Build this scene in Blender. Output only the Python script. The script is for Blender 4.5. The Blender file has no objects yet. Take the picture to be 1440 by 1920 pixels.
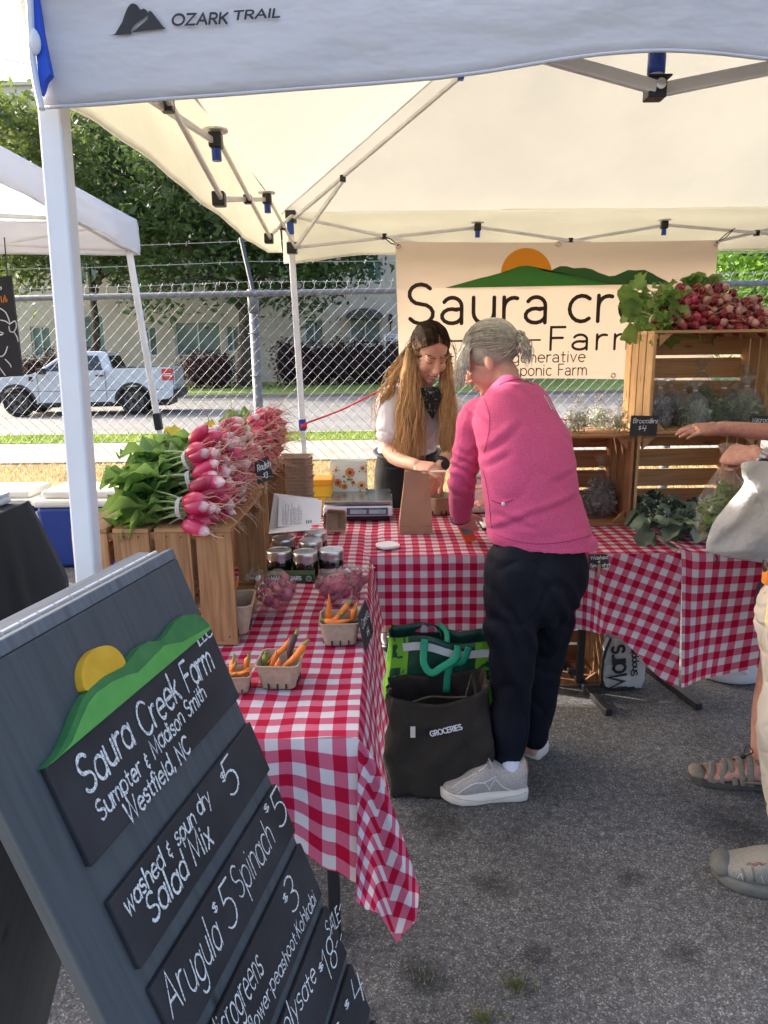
import bpy, bmesh, math, random
from mathutils import Vector, Matrix, Euler, noise
R=math.radians; PI=math.pi; rnd=random.Random(7)
SC=bpy.context.scene; COL=SC.collection
# ---------------- camera, world, sun, exposure ----------------
H=1.45; PITCH=R(12.6); ROLL=.012; FPX=1331.0
cd=bpy.data.cameras.new('camera'); cam=bpy.data.objects.new('camera',cd); COL.objects.link(cam); SC.camera=cam
cd.sensor_fit='VERTICAL'; cd.sensor_height=24.0; cd.lens=FPX/1920*24.0; cd.clip_start=.02; cd.clip_end=2000
cam.matrix_world=Matrix.Translation((0,0,H))@Matrix.Rotation(R(90)-PITCH,4,'X')@Matrix.Rotation(-ROLL,4,'Z')
SUN_EL=R(25); SUN_AZ=R(69)      # azimuth measured from +Y toward -X
W=bpy.data.worlds.new('World'); SC.world=W; W.use_nodes=True
_n=W.node_tree.nodes; _sky=_n.new('ShaderNodeTexSky'); _sky.sky_type='NISHITA'; _sky.sun_disc=False
_sky.sun_elevation=SUN_EL; _sky.sun_rotation=-SUN_AZ; _sky.air_density=.75; _sky.dust_density=6.5; _sky.ozone_density=1.0
_bg=_n['Background']; W.node_tree.links.new(_sky.outputs[0],_bg.inputs[0]); _bg.inputs[1].default_value=.15
sl=bpy.data.lights.new('sun','SUN'); sl.energy=2.2; sl.angle=R(.6); sl.color=(1.0,.945,.86)
sun=bpy.data.objects.new('sun',sl); COL.objects.link(sun)
_d=Vector((-math.sin(SUN_AZ)*math.cos(SUN_EL),math.cos(SUN_AZ)*math.cos(SUN_EL),math.sin(SUN_EL)))
sun.rotation_euler=_d.to_track_quat('Z','Y').to_euler(); sun.location=(-8,10,12)
vs=SC.view_settings; vs.view_transform='Standard'; vs.look='None'; vs.gamma=1; vs.use_curve_mapping=False; vs.exposure=2.33
SC.cycles.max_bounces=9; SC.cycles.diffuse_bounces=4; SC.cycles.glossy_bounces=3; SC.cycles.transmission_bounces=6; SC.cycles.transparent_max_bounces=14
SC.cycles.use_denoising=True; SC.cycles.sample_clamp_indirect=8
# ---------------- pixel of the photograph -> world ----------------
_c,_s=math.cos(PITCH),math.sin(PITCH); FW=Vector((0,_c,-_s)); U0=Vector((0,_s,_c)); X0=Vector((1,0,0)); CAM=Vector((0,0,H))
RT=X0*math.cos(ROLL)-U0*math.sin(ROLL); UP=U0*math.cos(ROLL)+X0*math.sin(ROLL)
def ray(x,y): return FW+RT*((x-720)/FPX)+UP*((960-y)/FPX)
def PY(x,y,Y): d=ray(x,y); return CAM+d*(Y/d.y)
def PZ(x,y,Z): d=ray(x,y); return CAM+d*((Z-H)/d.z)
V=Vector
# ---------------- materials ----------------
MATS={}
def mat(name,col,rough=.6,col2=None,scale=20.,detail=3,bump=0.,bscale=None,spec=.4,metal=0.,trans=0.,coord='Object',stretch=(1,1,1),lo=.35,hi=.65,sheen=0.,coat=0.,sss=0.,island=0.,bdist=.004,trcol=None):
    m=bpy.data.materials.new(name); m.use_nodes=True; nt=m.node_tree; N=nt.nodes; L=nt.links; b=N['Principled BSDF']
    b.inputs['Base Color'].default_value=(*col,1); b.inputs['Roughness'].default_value=rough; b.inputs['Metallic'].default_value=metal
    b.inputs['Specular IOR Level'].default_value=spec
    if sheen: b.inputs['Sheen Weight'].default_value=sheen
    if coat: b.inputs['Coat Weight'].default_value=coat; b.inputs['Coat Roughness'].default_value=.08
    if sss:
        b.inputs['Subsurface Weight'].default_value=sss; b.inputs['Subsurface Radius'].default_value=(.012,.005,.003); b.inputs['Subsurface Scale'].default_value=1.0
    tc=N.new('ShaderNodeTexCoord'); mp=N.new('ShaderNodeMapping'); mp.inputs['Scale'].default_value=stretch; L.new(tc.outputs[coord],mp.inputs[0])
    out=None
    if col2 is not None:
        nz=N.new('ShaderNodeTexNoise'); nz.inputs['Scale'].default_value=scale; nz.inputs['Detail'].default_value=detail; L.new(mp.outputs[0],nz.inputs['Vector'])
        rp=N.new('ShaderNodeValToRGB'); rp.color_ramp.elements[0].position=lo; rp.color_ramp.elements[1].position=hi
        rp.color_ramp.elements[0].color=(*col,1); rp.color_ramp.elements[1].color=(*col2,1); L.new(nz.outputs[0],rp.inputs[0]); out=rp.outputs[0]
    if island:
        g=N.new('ShaderNodeNewGeometry'); hs=N.new('ShaderNodeHueSaturation'); mr=N.new('ShaderNodeMapRange'); mr.inputs['To Min'].default_value=1-island; mr.inputs['To Max'].default_value=1+island
        L.new(g.outputs['Random Per Island'],mr.inputs[0]); L.new(mr.outputs[0],hs.inputs['Value'])
        if out: L.new(out,hs.inputs['Color'])
        else: hs.inputs['Color'].default_value=(*col,1)
        out=hs.outputs[0]
    if out: L.new(out,b.inputs['Base Color'])
    if bump:
        nb=N.new('ShaderNodeTexNoise'); nb.inputs['Scale'].default_value=bscale or scale*3; nb.inputs['Detail'].default_value=4; L.new(mp.outputs[0],nb.inputs['Vector'])
        bp=N.new('ShaderNodeBump'); bp.inputs['Strength'].default_value=bump; bp.inputs['Distance'].default_value=bdist; L.new(nb.outputs[0],bp.inputs['Height']); L.new(bp.outputs[0],b.inputs['Normal'])
    if trans:
        tr=N.new('ShaderNodeBsdfTranslucent'); tr.inputs[0].default_value=(*(trcol or col),1)
        if out and trcol is None: L.new(out,tr.inputs[0])
        mx=N.new('ShaderNodeMixShader'); mx.inputs[0].default_value=trans; L.new(b.outputs[0],mx.inputs[1]); L.new(tr.outputs[0],mx.inputs[2]); L.new(mx.outputs[0],N['Material Output'].inputs[0])
    MATS[name]=m; return m
def gingham(name,sq=.0254,red=(.50,.006,.045),white=(.74,.72,.74)):
    m=bpy.data.materials.new(name); m.use_nodes=True; nt=m.node_tree; N=nt.nodes; L=nt.links; b=N['Principled BSDF']; b.inputs['Roughness'].default_value=.85; b.inputs['Specular IOR Level'].default_value=.2
    tc=N.new('ShaderNodeTexCoord'); sp=N.new('ShaderNodeSeparateXYZ'); L.new(tc.outputs['UV'],sp.inputs[0])
    def op(o,a,bv=None):
        x=N.new('ShaderNodeMath'); x.operation=o
        for i,q in enumerate((a,bv)):
            if q is None: continue
            if isinstance(q,(int,float)): x.inputs[i].default_value=q
            else: L.new(q,x.inputs[i])
        return x.outputs[0]
    st=[op('LESS_THAN',op('FRACT',op('MULTIPLY',sp.outputs[i],.5/sq)),.5) for i in (0,1)]
    h=op('MULTIPLY',op('ADD',st[0],st[1]),.5)
    # woven fuzz
    nz=N.new('ShaderNodeTexNoise'); nz.inputs['Scale'].default_value=900; L.new(tc.outputs['UV'],nz.inputs['Vector'])
    rp=N.new('ShaderNodeValToRGB'); e=rp.color_ramp.elements; e[0].position=0; e[0].color=(*white,1); e[1].position=1; e[1].color=(*red,1)
    k=rp.color_ramp.elements.new(.5); k.color=(.66,.15,.25,1); L.new(h,rp.inputs[0])
    mx=N.new('ShaderNodeMix'); mx.data_type='RGBA'; mx.blend_type='MULTIPLY'; mx.inputs[0].default_value=.35; L.new(rp.outputs[0],mx.inputs[6]); L.new(nz.outputs[0],mx.inputs[7])
    cs=[op('MULTIPLY',op('ABSOLUTE',op('SUBTRACT',op('FRACT',op('MULTIPLY',sp.outputs[i],3.1)),.5)),14.) for i in (0,1)]
    cre=op('MINIMUM',op('MINIMUM',cs[0],cs[1]),1.)
    n2=N.new('ShaderNodeTexNoise'); n2.inputs['Scale'].default_value=9; n2.inputs['Detail'].default_value=5; L.new(tc.outputs['Object'],n2.inputs['Vector'])
    bp=N.new('ShaderNodeBump'); bp.inputs['Strength'].default_value=.5; bp.inputs['Distance'].default_value=.012; L.new(op('ADD',n2.outputs[0],op('MULTIPLY',cre,.16)),bp.inputs['Height']); L.new(bp.outputs[0],b.inputs['Normal'])
    L.new(mx.outputs[2],b.inputs['Base Color'])
    tr=N.new('ShaderNodeBsdfTranslucent'); L.new(mx.outputs[2],tr.inputs[0]); ms=N.new('ShaderNodeMixShader'); ms.inputs[0].default_value=.22; L.new(b.outputs[0],ms.inputs[1]); L.new(tr.outputs[0],ms.inputs[2]); L.new(ms.outputs[0],N['Material Output'].inputs[0])
    return m
def film(name,col=(.9,.92,.93),op=.22,rough=.12):
    m=bpy.data.materials.new(name); m.use_nodes=True; nt=m.node_tree; N=nt.nodes; L=nt.links; N.remove(N['Principled BSDF'])
    t=N.new('ShaderNodeBsdfTransparent'); t.inputs[0].default_value=(.97,.98,.98,1); g=N.new('ShaderNodeBsdfGlossy'); g.inputs['Roughness'].default_value=rough; g.inputs['Color'].default_value=(.9,.9,.92,1)
    d=N.new('ShaderNodeBsdfDiffuse'); d.inputs[0].default_value=(*col,1); tc=N.new('ShaderNodeTexCoord'); nz=N.new('ShaderNodeTexNoise'); nz.inputs['Scale'].default_value=26; nz.inputs['Detail'].default_value=6; nz.inputs['Distortion'].default_value=1.4; L.new(tc.outputs['Object'],nz.inputs['Vector'])
    bp=N.new('ShaderNodeBump'); bp.inputs['Strength'].default_value=1; bp.inputs['Distance'].default_value=.03; L.new(nz.outputs[0],bp.inputs['Height'])
    for q in (g,d): L.new(bp.outputs[0],q.inputs['Normal'])
    lw=N.new('ShaderNodeLayerWeight'); lw.inputs[0].default_value=.25; L.new(bp.outputs[0],lw.inputs['Normal'])
    r=N.new('ShaderNodeMapRange'); r.inputs['To Min'].default_value=.025; r.inputs['To Max'].default_value=.42; L.new(lw.outputs['Facing'],r.inputs[0])
    m1=N.new('ShaderNodeMixShader'); m1.inputs[0].default_value=op; L.new(t.outputs[0],m1.inputs[1]); L.new(d.outputs[0],m1.inputs[2])
    m2=N.new('ShaderNodeMixShader'); L.new(r.outputs[0],m2.inputs[0]); L.new(m1.outputs[0],m2.inputs[1]); L.new(g.outputs[0],m2.inputs[2]); L.new(m2.outputs[0],N['Material Output'].inputs[0])
    return m
def woodmat(name,c1,c2,rough=.65,knot=True):
    m=bpy.data.materials.new(name); m.use_nodes=True; nt=m.node_tree; N=nt.nodes; L=nt.links; b=N['Principled BSDF']; b.inputs['Roughness'].default_value=rough; b.inputs['Specular IOR Level'].default_value=.25
    tc=N.new('ShaderNodeTexCoord'); mp=N.new('ShaderNodeMapping'); mp.inputs['Scale'].default_value=(3,55,1); L.new(tc.outputs['UV'],mp.inputs[0])
    nz=N.new('ShaderNodeTexNoise'); nz.inputs['Scale'].default_value=1.6; nz.inputs['Detail'].default_value=5; nz.inputs['Distortion'].default_value=.8; L.new(mp.outputs[0],nz.inputs['Vector'])
    rp=N.new('ShaderNodeValToRGB'); e=rp.color_ramp.elements; e[0].position=.3; e[0].color=(*c2,1); e[1].position=.62; e[1].color=(*c1,1); L.new(nz.outputs[0],rp.inputs[0])
    g=N.new('ShaderNodeNewGeometry'); mr=N.new('ShaderNodeMapRange'); mr.inputs['To Min'].default_value=.72; mr.inputs['To Max'].default_value=1.22; L.new(g.outputs['Random Per Island'],mr.inputs[0])
    m2=N.new('ShaderNodeMapping'); m2.inputs['Scale'].default_value=(5,16,1); L.new(tc.outputs['UV'],m2.inputs[0])
    vo=N.new('ShaderNodeTexVoronoi'); vo.inputs['Scale'].default_value=1.1; L.new(m2.outputs[0],vo.inputs['Vector'])
    kr=N.new('ShaderNodeValToRGB'); kr.color_ramp.elements[0].position=.03; kr.color_ramp.elements[0].color=(.28,.2,.16,1); kr.color_ramp.elements[1].position=.16; kr.color_ramp.elements[1].color=(1,1,1,1); L.new(vo.outputs['Distance'],kr.inputs[0])
    hs=N.new('ShaderNodeHueSaturation'); L.new(mr.outputs[0],hs.inputs['Value']); L.new(rp.outputs[0],hs.inputs['Color'])
    mx=N.new('ShaderNodeMix'); mx.data_type='RGBA'; mx.blend_type='MULTIPLY'; mx.inputs[0].default_value=.8 if knot else 0; L.new(hs.outputs[0],mx.inputs[6]); L.new(kr.outputs[0],mx.inputs[7]); L.new(mx.outputs[2],b.inputs['Base Color'])
    bp=N.new('ShaderNodeBump'); bp.inputs['Strength'].default_value=.35; bp.inputs['Distance'].default_value=.002; L.new(nz.outputs[0],bp.inputs['Height']); L.new(bp.outputs[0],b.inputs['Normal'])
    return m
# ---------------- mesh builder ----------------
def frame_of(d):
    d=V(d).normalized(); a=V((0,0,1)) if abs(d.z)<.92 else V((1,0,0)); x=d.cross(a).normalized(); return x,d.cross(x).normalized()
class MB:
    def __init__(s): s.v=[]; s.f=[]; s.u=[]; s.m=[]
    def add(s,vs,fs,us=None,mi=0):
        o=len(s.v); s.v+= [tuple(q) for q in vs]
        for i,f in enumerate(fs):
            s.f.append(tuple(o+k for k in f)); s.u.append(us[i] if us else None); s.m.append(mi)
        return s
    def obox(s,c,ax,h,mi=0,jit=0):
        """box: centre, three axes, half sizes; uv runs along the longest edge"""
        ax=[V(a).normalized() for a in ax]; c=V(c); P=[]; loc=[]
        for sx in (-1,1):
            for sy in (-1,1):
                for sz in (-1,1): P.append(c+ax[0]*h[0]*sx+ax[1]*h[1]*sy+ax[2]*h[2]*sz); loc.append((h[0]*sx,h[1]*sy,h[2]*sz))
        F=[(0,1,3,2),(4,6,7,5),(0,4,5,1),(2,3,7,6),(0,2,6,4),(1,5,7,3)]; o1,o2=rnd.random()*9,rnd.random()*9
        us=[]
        for i,f in enumerate(F):
            k=i//2; ab=[q for q in range(3) if q!=k]; ab.sort(key=lambda q:-h[q]); us.append([(loc[j][ab[0]]+o1,loc[j][ab[1]]+o2) for j in f])
        return s.add(P,F,us,mi)
    def box(s,a,b,mi=0):
        a=V(a);b=V(b); return s.obox((a+b)/2,(V((1,0,0)),V((0,1,0)),V((0,0,1))),[abs(q)/2 for q in (b-a)],mi)
    def bar(s,p,q,w,t,up=(0,0,1),mi=0):
        p=V(p);q=V(q);d=(q-p); x=d.cross(V(up)); 
        if x.length<1e-6: x=V((1,0,0))
        x.normalize(); y=x.cross(d).normalized(); return s.obox((p+q)/2,(d,x,y),(d.length/2,w/2,t/2),mi)
    def tube(s,pts,r,n=8,caps=True,mi=0,flat=1.,ref=None):
        pts=[V(p) for p in pts]; k=len(pts); rr=r if isinstance(r,(list,tuple)) else [r]*k; x=None; P=[]
        for i,p in enumerate(pts):
            d=(pts[min(i+1,k-1)]-pts[max(i-1,0)])
            if d.length<1e-9: d=V((0,0,1))
            d.normalize()
            if x is None:
                if ref is not None: x=V(ref); x=(x-d*x.dot(d)).normalized()
                else: x,_=frame_of(d)
            else:
                x=x-d*x.dot(d)
                x=x.normalized() if x.length>1e-6 else frame_of(d)[0]
            y=d.cross(x)
            for j in range(n): a=2*PI*j/n; P.append(p+x*math.cos(a)*rr[i]+y*math.sin(a)*rr[i]*flat)
        F=[]
        for i in range(k-1):
            for j in range(n): F.append((i*n+j,i*n+(j+1)%n,(i+1)*n+(j+1)%n,(i+1)*n+j))
        if caps: F.append(tuple(range(n-1,-1,-1))); F.append(tuple(range((k-1)*n,k*n)))
        return s.add(P,F,None,mi)
    def lathe(s,prof,c=(0,0,0),n=20,ax=None,mi=0,caps=True):
        c=V(c); z=V(ax).normalized() if ax is not None else V((0,0,1)); x,y=(V((1,0,0)),V((0,1,0))) if ax is None else frame_of(z)
        P=[c+x*(r*math.cos(2*PI*j/n))+y*(r*math.sin(2*PI*j/n))+z*h for r,h in prof for j in range(n)]; k=len(prof)
        up=1 if prof[-1][1]>=prof[0][1] else -1
        F=[(i*n+j,i*n+(j+1)%n,(i+1)*n+(j+1)%n,(i+1)*n+j) for i in range(k-1) for j in range(n)]
        if caps: F.append(tuple(range(n-1,-1,-1))); F.append(tuple(range((k-1)*n,k*n)))
        return s.add(P,F,None,mi)
    def ell(s,c,r,rot=None,n=14,m=9,mi=0):
        c=V(c); M3=rot if rot is not None else Matrix.Identity(3); P=[]
        for i in range(m+1):
            t=PI*i/m
            for j in range(n): a=2*PI*j/n; P.append(c+M3@V((r[0]*math.sin(t)*math.cos(a),r[1]*math.sin(t)*math.sin(a),-r[2]*math.cos(t))))
        F=[(i*n+j,i*n+(j+1)%n,(i+1)*n+(j+1)%n,(i+1)*n+j) for i in range(1,m-1) for j in range(n)]
        o=1*n; F+= [(n+(j+1)%n,n+j,0) for j in range(n)]; t=(m)*n; F+=[((m-1)*n+j,(m-1)*n+(j+1)%n,t) for j in range(n)]
        keep=[0]+list(range(n,m*n))+[m*n]; mp={k:i for i,k in enumerate(keep)}
        return s.add([P[k] for k in keep],[tuple(mp[q] for q in f) for f in F],None,mi)
    def prism(s,poly,xf,th,mi=0):
        """2D polygon mapped by xf(u,v,h), thickness th"""
        n=len(poly); P=[xf(u,v,0) for u,v in poly]+[xf(u,v,th) for u,v in poly]
        F=[tuple(range(n-1,-1,-1)),tuple(range(n,2*n))]+[(i,(i+1)%n,n+(i+1)%n,n+i) for i in range(n)]
        us=[[poly[i] for i in range(n-1,-1,-1)],list(poly)]+[[poly[i],poly[(i+1)%n],poly[(i+1)%n],poly[i]] for i in range(n)]
        return s.add(P,F,us,mi)
    def grid(s,fn,nu,nv,uv=None,mi=0):
        P=[fn(i/nu,j/nv) for j in range(nv+1) for i in range(nu+1)]; F=[];U=[]
        for j in range(nv):
            for i in range(nu):
                F.append((j*(nu+1)+i,j*(nu+1)+i+1,(j+1)*(nu+1)+i+1,(j+1)*(nu+1)+i))
                U.append([(uv or (lambda a,b:(a,b)))(a/nu,b/nv) for a,b in ((i,j),(i+1,j),(i+1,j+1),(i,j+1))])
        return s.add(P,F,U,mi)
    def build(s,name,m,parent=None,smooth=False,org=True,solid=0,sub=0,bevel=0,flip=False,edge=None):
        me=bpy.data.meshes.new(name); me.from_pydata(s.v,[],s.f)
        for q in (m if isinstance(m,(list,tuple)) else [m]): me.materials.append(q)
        if any(s.m): me.polygons.foreach_set('material_index',s.m)
        if any(u is not None for u in s.u):
            l=me.uv_layers.new(name='uv'); i=0
            for f,u in zip(s.f,s.u):
                for k in range(len(f)):
                    if u is not None: l.data[i].uv=u[k]
                    i+=1
        if smooth: me.polygons.foreach_set('use_smooth',[True]*len(me.polygons))
        me.update(); o=bpy.data.objects.new(name,me); COL.objects.link(o)
        if parent is not None: par(o,parent)
        elif org and s.v:
            xs=[[q[k] for q in s.v] for k in range(3)]; L=V(((min(xs[0])+max(xs[0]))/2,(min(xs[1])+max(xs[1]))/2,min(xs[2])))
            me.transform(Matrix.Translation(-L)); o.location=L
        if solid: md=o.modifiers.new('solid','SOLIDIFY'); md.thickness=solid; md.offset=0
        if bevel: md=o.modifiers.new('bevel','BEVEL'); md.width=bevel; md.segments=2; md.limit_method='ANGLE'
        if sub: md=o.modifiers.new('sub','SUBSURF'); md.levels=sub; md.render_levels=sub
        return o
def WM(o): return o.matrix_basis if o.parent is None else WM(o.parent)@o.matrix_parent_inverse@o.matrix_basis
def par(o,p): o.parent=p; o.matrix_parent_inverse=WM(p).inverted()
def tag(o,label=None,cat=None,group=None,kind=None):
    for k,v in (('label',label),('category',cat),('group',group),('kind',kind)):
        if v: o[k]=v
    return o
def empty(name,loc=(0,0,0),label=None,cat=None,group=None,rz=0):
    o=bpy.data.objects.new(name,None); COL.objects.link(o); o.location=loc; o.rotation_euler=(0,0,rz); o.empty_display_size=.1
    return tag(o,label,cat,group)
KIDS={}
def copy_tree(o,parent=None):
    c=o.copy(); COL.objects.link(c)
    if parent is not None: pi=o.matrix_parent_inverse.copy(); c.parent=parent; c.matrix_parent_inverse=pi
    for ch in [q for q in COL.objects if q.parent==o]: copy_tree(ch,c)
    return c
def dup(o,loc,rot=(0,0,0),label=None,group=None,scale=None):
    c=copy_tree(o); c.location=loc; c.rotation_euler=rot
    if scale: c.scale=(scale,)*3 if isinstance(scale,(int,float)) else scale
    if label: c['label']=label
    if group: c['group']=group
    return c
def xf_plane(o,u,v,w=None):
    o=V(o);u=V(u);v=V(v); w=V(w) if w is not None else u.cross(v).normalized()
    return lambda a,b,h=0: o+u*a+v*b+w*h
def cr(pts,k=6,closed=False):
    """Catmull-Rom through points"""
    P=[V((*p,0)) if len(p)==2 else V(p) for p in pts]; n=len(P); out=[]
    if n<3: return P
    for i in range(n if closed else n-1):
        a,b,c,d=(P[(i-1)%n],P[i],P[(i+1)%n],P[(i+2)%n]) if closed else (P[max(i-1,0)],P[i],P[i+1],P[min(i+2,n-1)])
        for j in range(k):
            t=j/k; out.append(.5*((2*b)+(c-a)*t+(2*a-5*b+4*c-d)*t*t+(3*b-a-3*c+d)*t**3))
    if not closed: out.append(P[-1])
    return out
def remesh(o,voxel,it=6,fac=.5,fn=None):
    """merge the closed pieces of o into one continuous skin"""
    md=o.modifiers.new('r','REMESH'); md.mode='VOXEL'; md.voxel_size=voxel; md.use_smooth_shade=True
    if it: ms=o.modifiers.new('s','SMOOTH'); ms.iterations=it; ms.factor=fac
    dg=bpy.context.evaluated_depsgraph_get(); dg.update(); me=bpy.data.meshes.new_from_object(o.evaluated_get(dg)); old=o.data; me.name=old.name
    ml=list(old.materials); o.modifiers.clear(); o.data=me; me.materials.clear()
    for q in ml: me.materials.append(q)
    me.polygons.foreach_set('use_smooth',[True]*len(me.polygons))
    me.polygons.foreach_set('material_index',[0]*len(me.polygons))
    if fn:
        me.update(); nn=[(v.co.copy(),v.normal.copy()) for v in me.vertices]
        for v,(c,nr) in zip(me.vertices,nn): v.co=c+fn(c,nr)
        me.update()
    return o
def paint(o,rules):
    """material slots by rule: list of (index, test(face centre))"""
    for p in o.data.polygons:
        for i,t in rules:
            if t(p.center): p.material_index=i
# ---------------- stroke lettering ----------------
def _arc(cx,cy,rx,ry,a0,a1,n=10): return [(cx+rx*math.cos(R(a0+(a1-a0)*i/n)),cy+ry*math.sin(R(a0+(a1-a0)*i/n))) for i in range(n+1)]
def _S(w,h,y0=0):   # S shape
    q=h/4; c=w/2
    return [_arc(c,y0+3*q,c*.92,q,35,270,9)+_arc(c,y0+q,c,q,90,-150,9)[1:]]
o_=_arc(.24,.25,.24,.25,90,450,16)
GL={
'a':(.5,[o_,[(.48,.5),(.48,0)]]),'A2':(.46,[_arc(.21,.33,.19,.17,150,0,8)+[(.4,0)],_arc(.2,.14,.2,.14,60,330,10)+[(.4,.12)],[(.4,.28),(.25,.27)]]),
'b':(.5,[[(.02,.78),(.02,0)],_arc(.26,.25,.24,.25,180,-180,16)]),'c':(.42,[_arc(.25,.25,.24,.25,50,310,12)]),'d':(.5,[o_,[(.48,.78),(.48,0)]]),
'e':(.48,[[(.02,.27),(.46,.27)]+_arc(.24,.25,.23,.25,5,310,14)]),'f':(.3,[_arc(.26,.64,.14,.14,60,180,6)+[(.12,0)],[(0,.48),(.26,.48)]]),
'g':(.5,[o_,[(.48,.5),(.48,-.08)]+_arc(.25,-.08,.23,.17,0,-150,8)]),'h':(.46,[[(.02,.78),(.02,0)],_arc(.23,.29,.21,.21,180,0,8)+[(.44,0)]]),
'i':(.1,[[(.04,.5),(.04,0)],[(.04,.66),(.04,.69)]]),'k':(.42,[[(.02,.78),(.02,0)],[(.38,.5),(.02,.2)],[(.14,.3),(.4,0)]]),'l':(.1,[[(.04,.8),(.04,0)]]),
'm':(.74,[[(.02,.5),(.02,0)],_arc(.19,.32,.17,.18,180,0,8)+[(.36,0)],_arc(.53,.32,.17,.18,180,0,8)+[(.7,0)]]),'n':(.46,[[(.02,.5),(.02,0)],_arc(.23,.29,.21,.21,180,0,8)+[(.44,0)]]),
'o':(.5,[o_]),'p':(.5,[[(.02,.5),(.02,-.26)],_arc(.26,.25,.24,.25,180,-180,16)]),'q':(.5,[o_,[(.48,.5),(.48,-.26)]]),'r':(.3,[[(.02,.5),(.02,0)],_arc(.22,.28,.2,.21,180,70,6)]),
's':(.36,_S(.34,.5)),'t':(.3,[[(.12,.68),(.12,.12)]+_arc(.22,.12,.1,.12,180,300,5),[(0,.48),(.27,.48)]]),'u':(.46,[[(.02,.5),(.02,.21)]+_arc(.23,.21,.21,.21,180,360,8)+[(.44,.5)],[(.44,.5),(.44,0)]]),
'v':(.42,[[(0,.5),(.2,0),(.4,.5)]]),'w':(.62,[[(0,.5),(.15,0),(.3,.46),(.45,0),(.6,.5)]]),'x':(.42,[[(0,.5),(.38,0)],[(.38,.5),(0,0)]]),'y':(.42,[[(0,.5),(.2,.04)],[(.4,.5),(.1,-.26)]]),'j':(.12,[[(.06,.5),(.06,-.12),(-.04,-.24)]]),'z':(.4,[[(0,.5),(.36,.5),(0,0),(.38,0)]]),
'S':(.52,_S(.5,.76)),'C':(.6,[_arc(.34,.38,.33,.38,45,315,14)]),'F':(.44,[[(.42,.76),(.03,.76),(.03,0)],[(.03,.4),(.36,.4)]]),'M':(.74,[[(.02,0),(.08,.76),(.36,.1),(.64,.76),(.7,0)]]),
'W':(.86,[[(0,.76),(.2,0),(.42,.7),(.64,0),(.84,.76)]]),'N':(.6,[[(.03,0),(.03,.76),(.55,0),(.55,.76)]]),'L':(.4,[[(.03,.76),(.03,0),(.4,0)]]),'A':(.62,[[(0,0),(.3,.76),(.6,0)],[(.1,.26),(.5,.26)]]),
'G':(.66,[_arc(.36,.38,.35,.38,45,350,14)+[(.7,.34),(.42,.34)]]),'R':(.5,[[(.03,0),(.03,.76)]+_arc(.25,.56,.2,.2,90,-90,8)+[(.03,.36)],[(.24,.36),(.47,0)]]),'O':(.74,[_arc(.36,.38,.36,.38,90,450,20)]),
'E':(.46,[[(.44,.76),(.03,.76),(.03,0),(.44,0)],[(.03,.4),(.38,.4)]]),'I':(.12,[[(.05,.76),(.05,0)]]),'H':(.58,[[(.03,.76),(.03,0)],[(.55,.76),(.55,0)],[(.03,.4),(.55,.4)]]),'K':(.5,[[(.03,.76),(.03,0)],[(.46,.76),(.03,.32)],[(.18,.46),(.48,0)]]),
'B':(.5,[[(.03,0),(.03,.76)]+_arc(.24,.58,.18,.18,90,-90,7)+[(.03,.4)],_arc(.24,.2,.22,.2,90,-90,8)+[(.03,0)]]),'J':(.4,[[(.36,.76),(.36,.2)]+_arc(.18,.2,.18,.2,0,-170,8)]),'T':(.54,[[(0,.76),(.52,.76)],[(.26,.76),(.26,0)]]),'Z':(.56,[[(.02,.76),(.52,.76),(0,0),(.54,0)]]),'P':(.48,[[(.03,0),(.03,.76)]+_arc(.25,.55,.2,.21,90,-90,8)+[(.03,.34)]]),
'0':(.5,[_arc(.24,.37,.22,.37,90,450,16)]),'1':(.24,[[(.02,.6),(.16,.76),(.16,0)]]),'3':(.44,[_arc(.2,.57,.19,.18,140,-90,9)+_arc(.2,.19,.22,.2,90,-140,9)]),'4':(.48,[[(.1,.76),(.04,.34),(.46,.34)],[(.38,.7),(.34,0)]]),'5':(.46,[[(.1,.74),(.07,.44)]+_arc(.18,.22,.24,.25,110,-140,10),[(.1,.74),(.42,.76)]]),'8':(.46,_S(.4,.76)+[_arc(.2,.57,.18,.19,-90,35,6)+[],_arc(.2,.19,.2,.19,90,215,6)]),
'$':(.26,[[(p[0]*.5,p[1]*.55+.25) for p in _S(.46,.7)[0]],[(.11,.68),(.11,.2)]]),'&':(.34,[_arc(.16,.36,.13,.11,60,270,7)+_arc(.16,.13,.16,.12,90,300,8),[(.18,.56),(.18,.5)],[(.18,-.02),(.18,-.08)]]),
',':(.14,[[(.08,.04),(.03,-.12)]]),'.':(.12,[[(.05,.0),(.05,.03)]]),'-':(.26,[[(.03,.25),(.22,.25)]]),'~':(.16,[[(.06,.28),(.08,.26)]]),'!':(.12,[[(.1,.7),(.0,.2)]]),' ':(.3,[]),
}
def lay(text,size,track=.1,alt=None,slant=0,jit=0,xs=1.):
    """-> list of 2D polylines and total width"""
    x=0; out=[]
    for ch in text:
        k=alt[ch] if alt and ch in alt else ch
        w,st=GL.get(k,GL[' ']); jy=rnd.uniform(-jit,jit); js=1+rnd.uniform(-jit,jit)
        for s_ in st:
            if len(s_)>1: out.append([((x+(p[0]*js)*xs+p[1]*slant)*size,(p[1]*js+jy)*size) for p in s_])
        x+=(w*js)*xs+track
    return out,(x-track)*size
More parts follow.
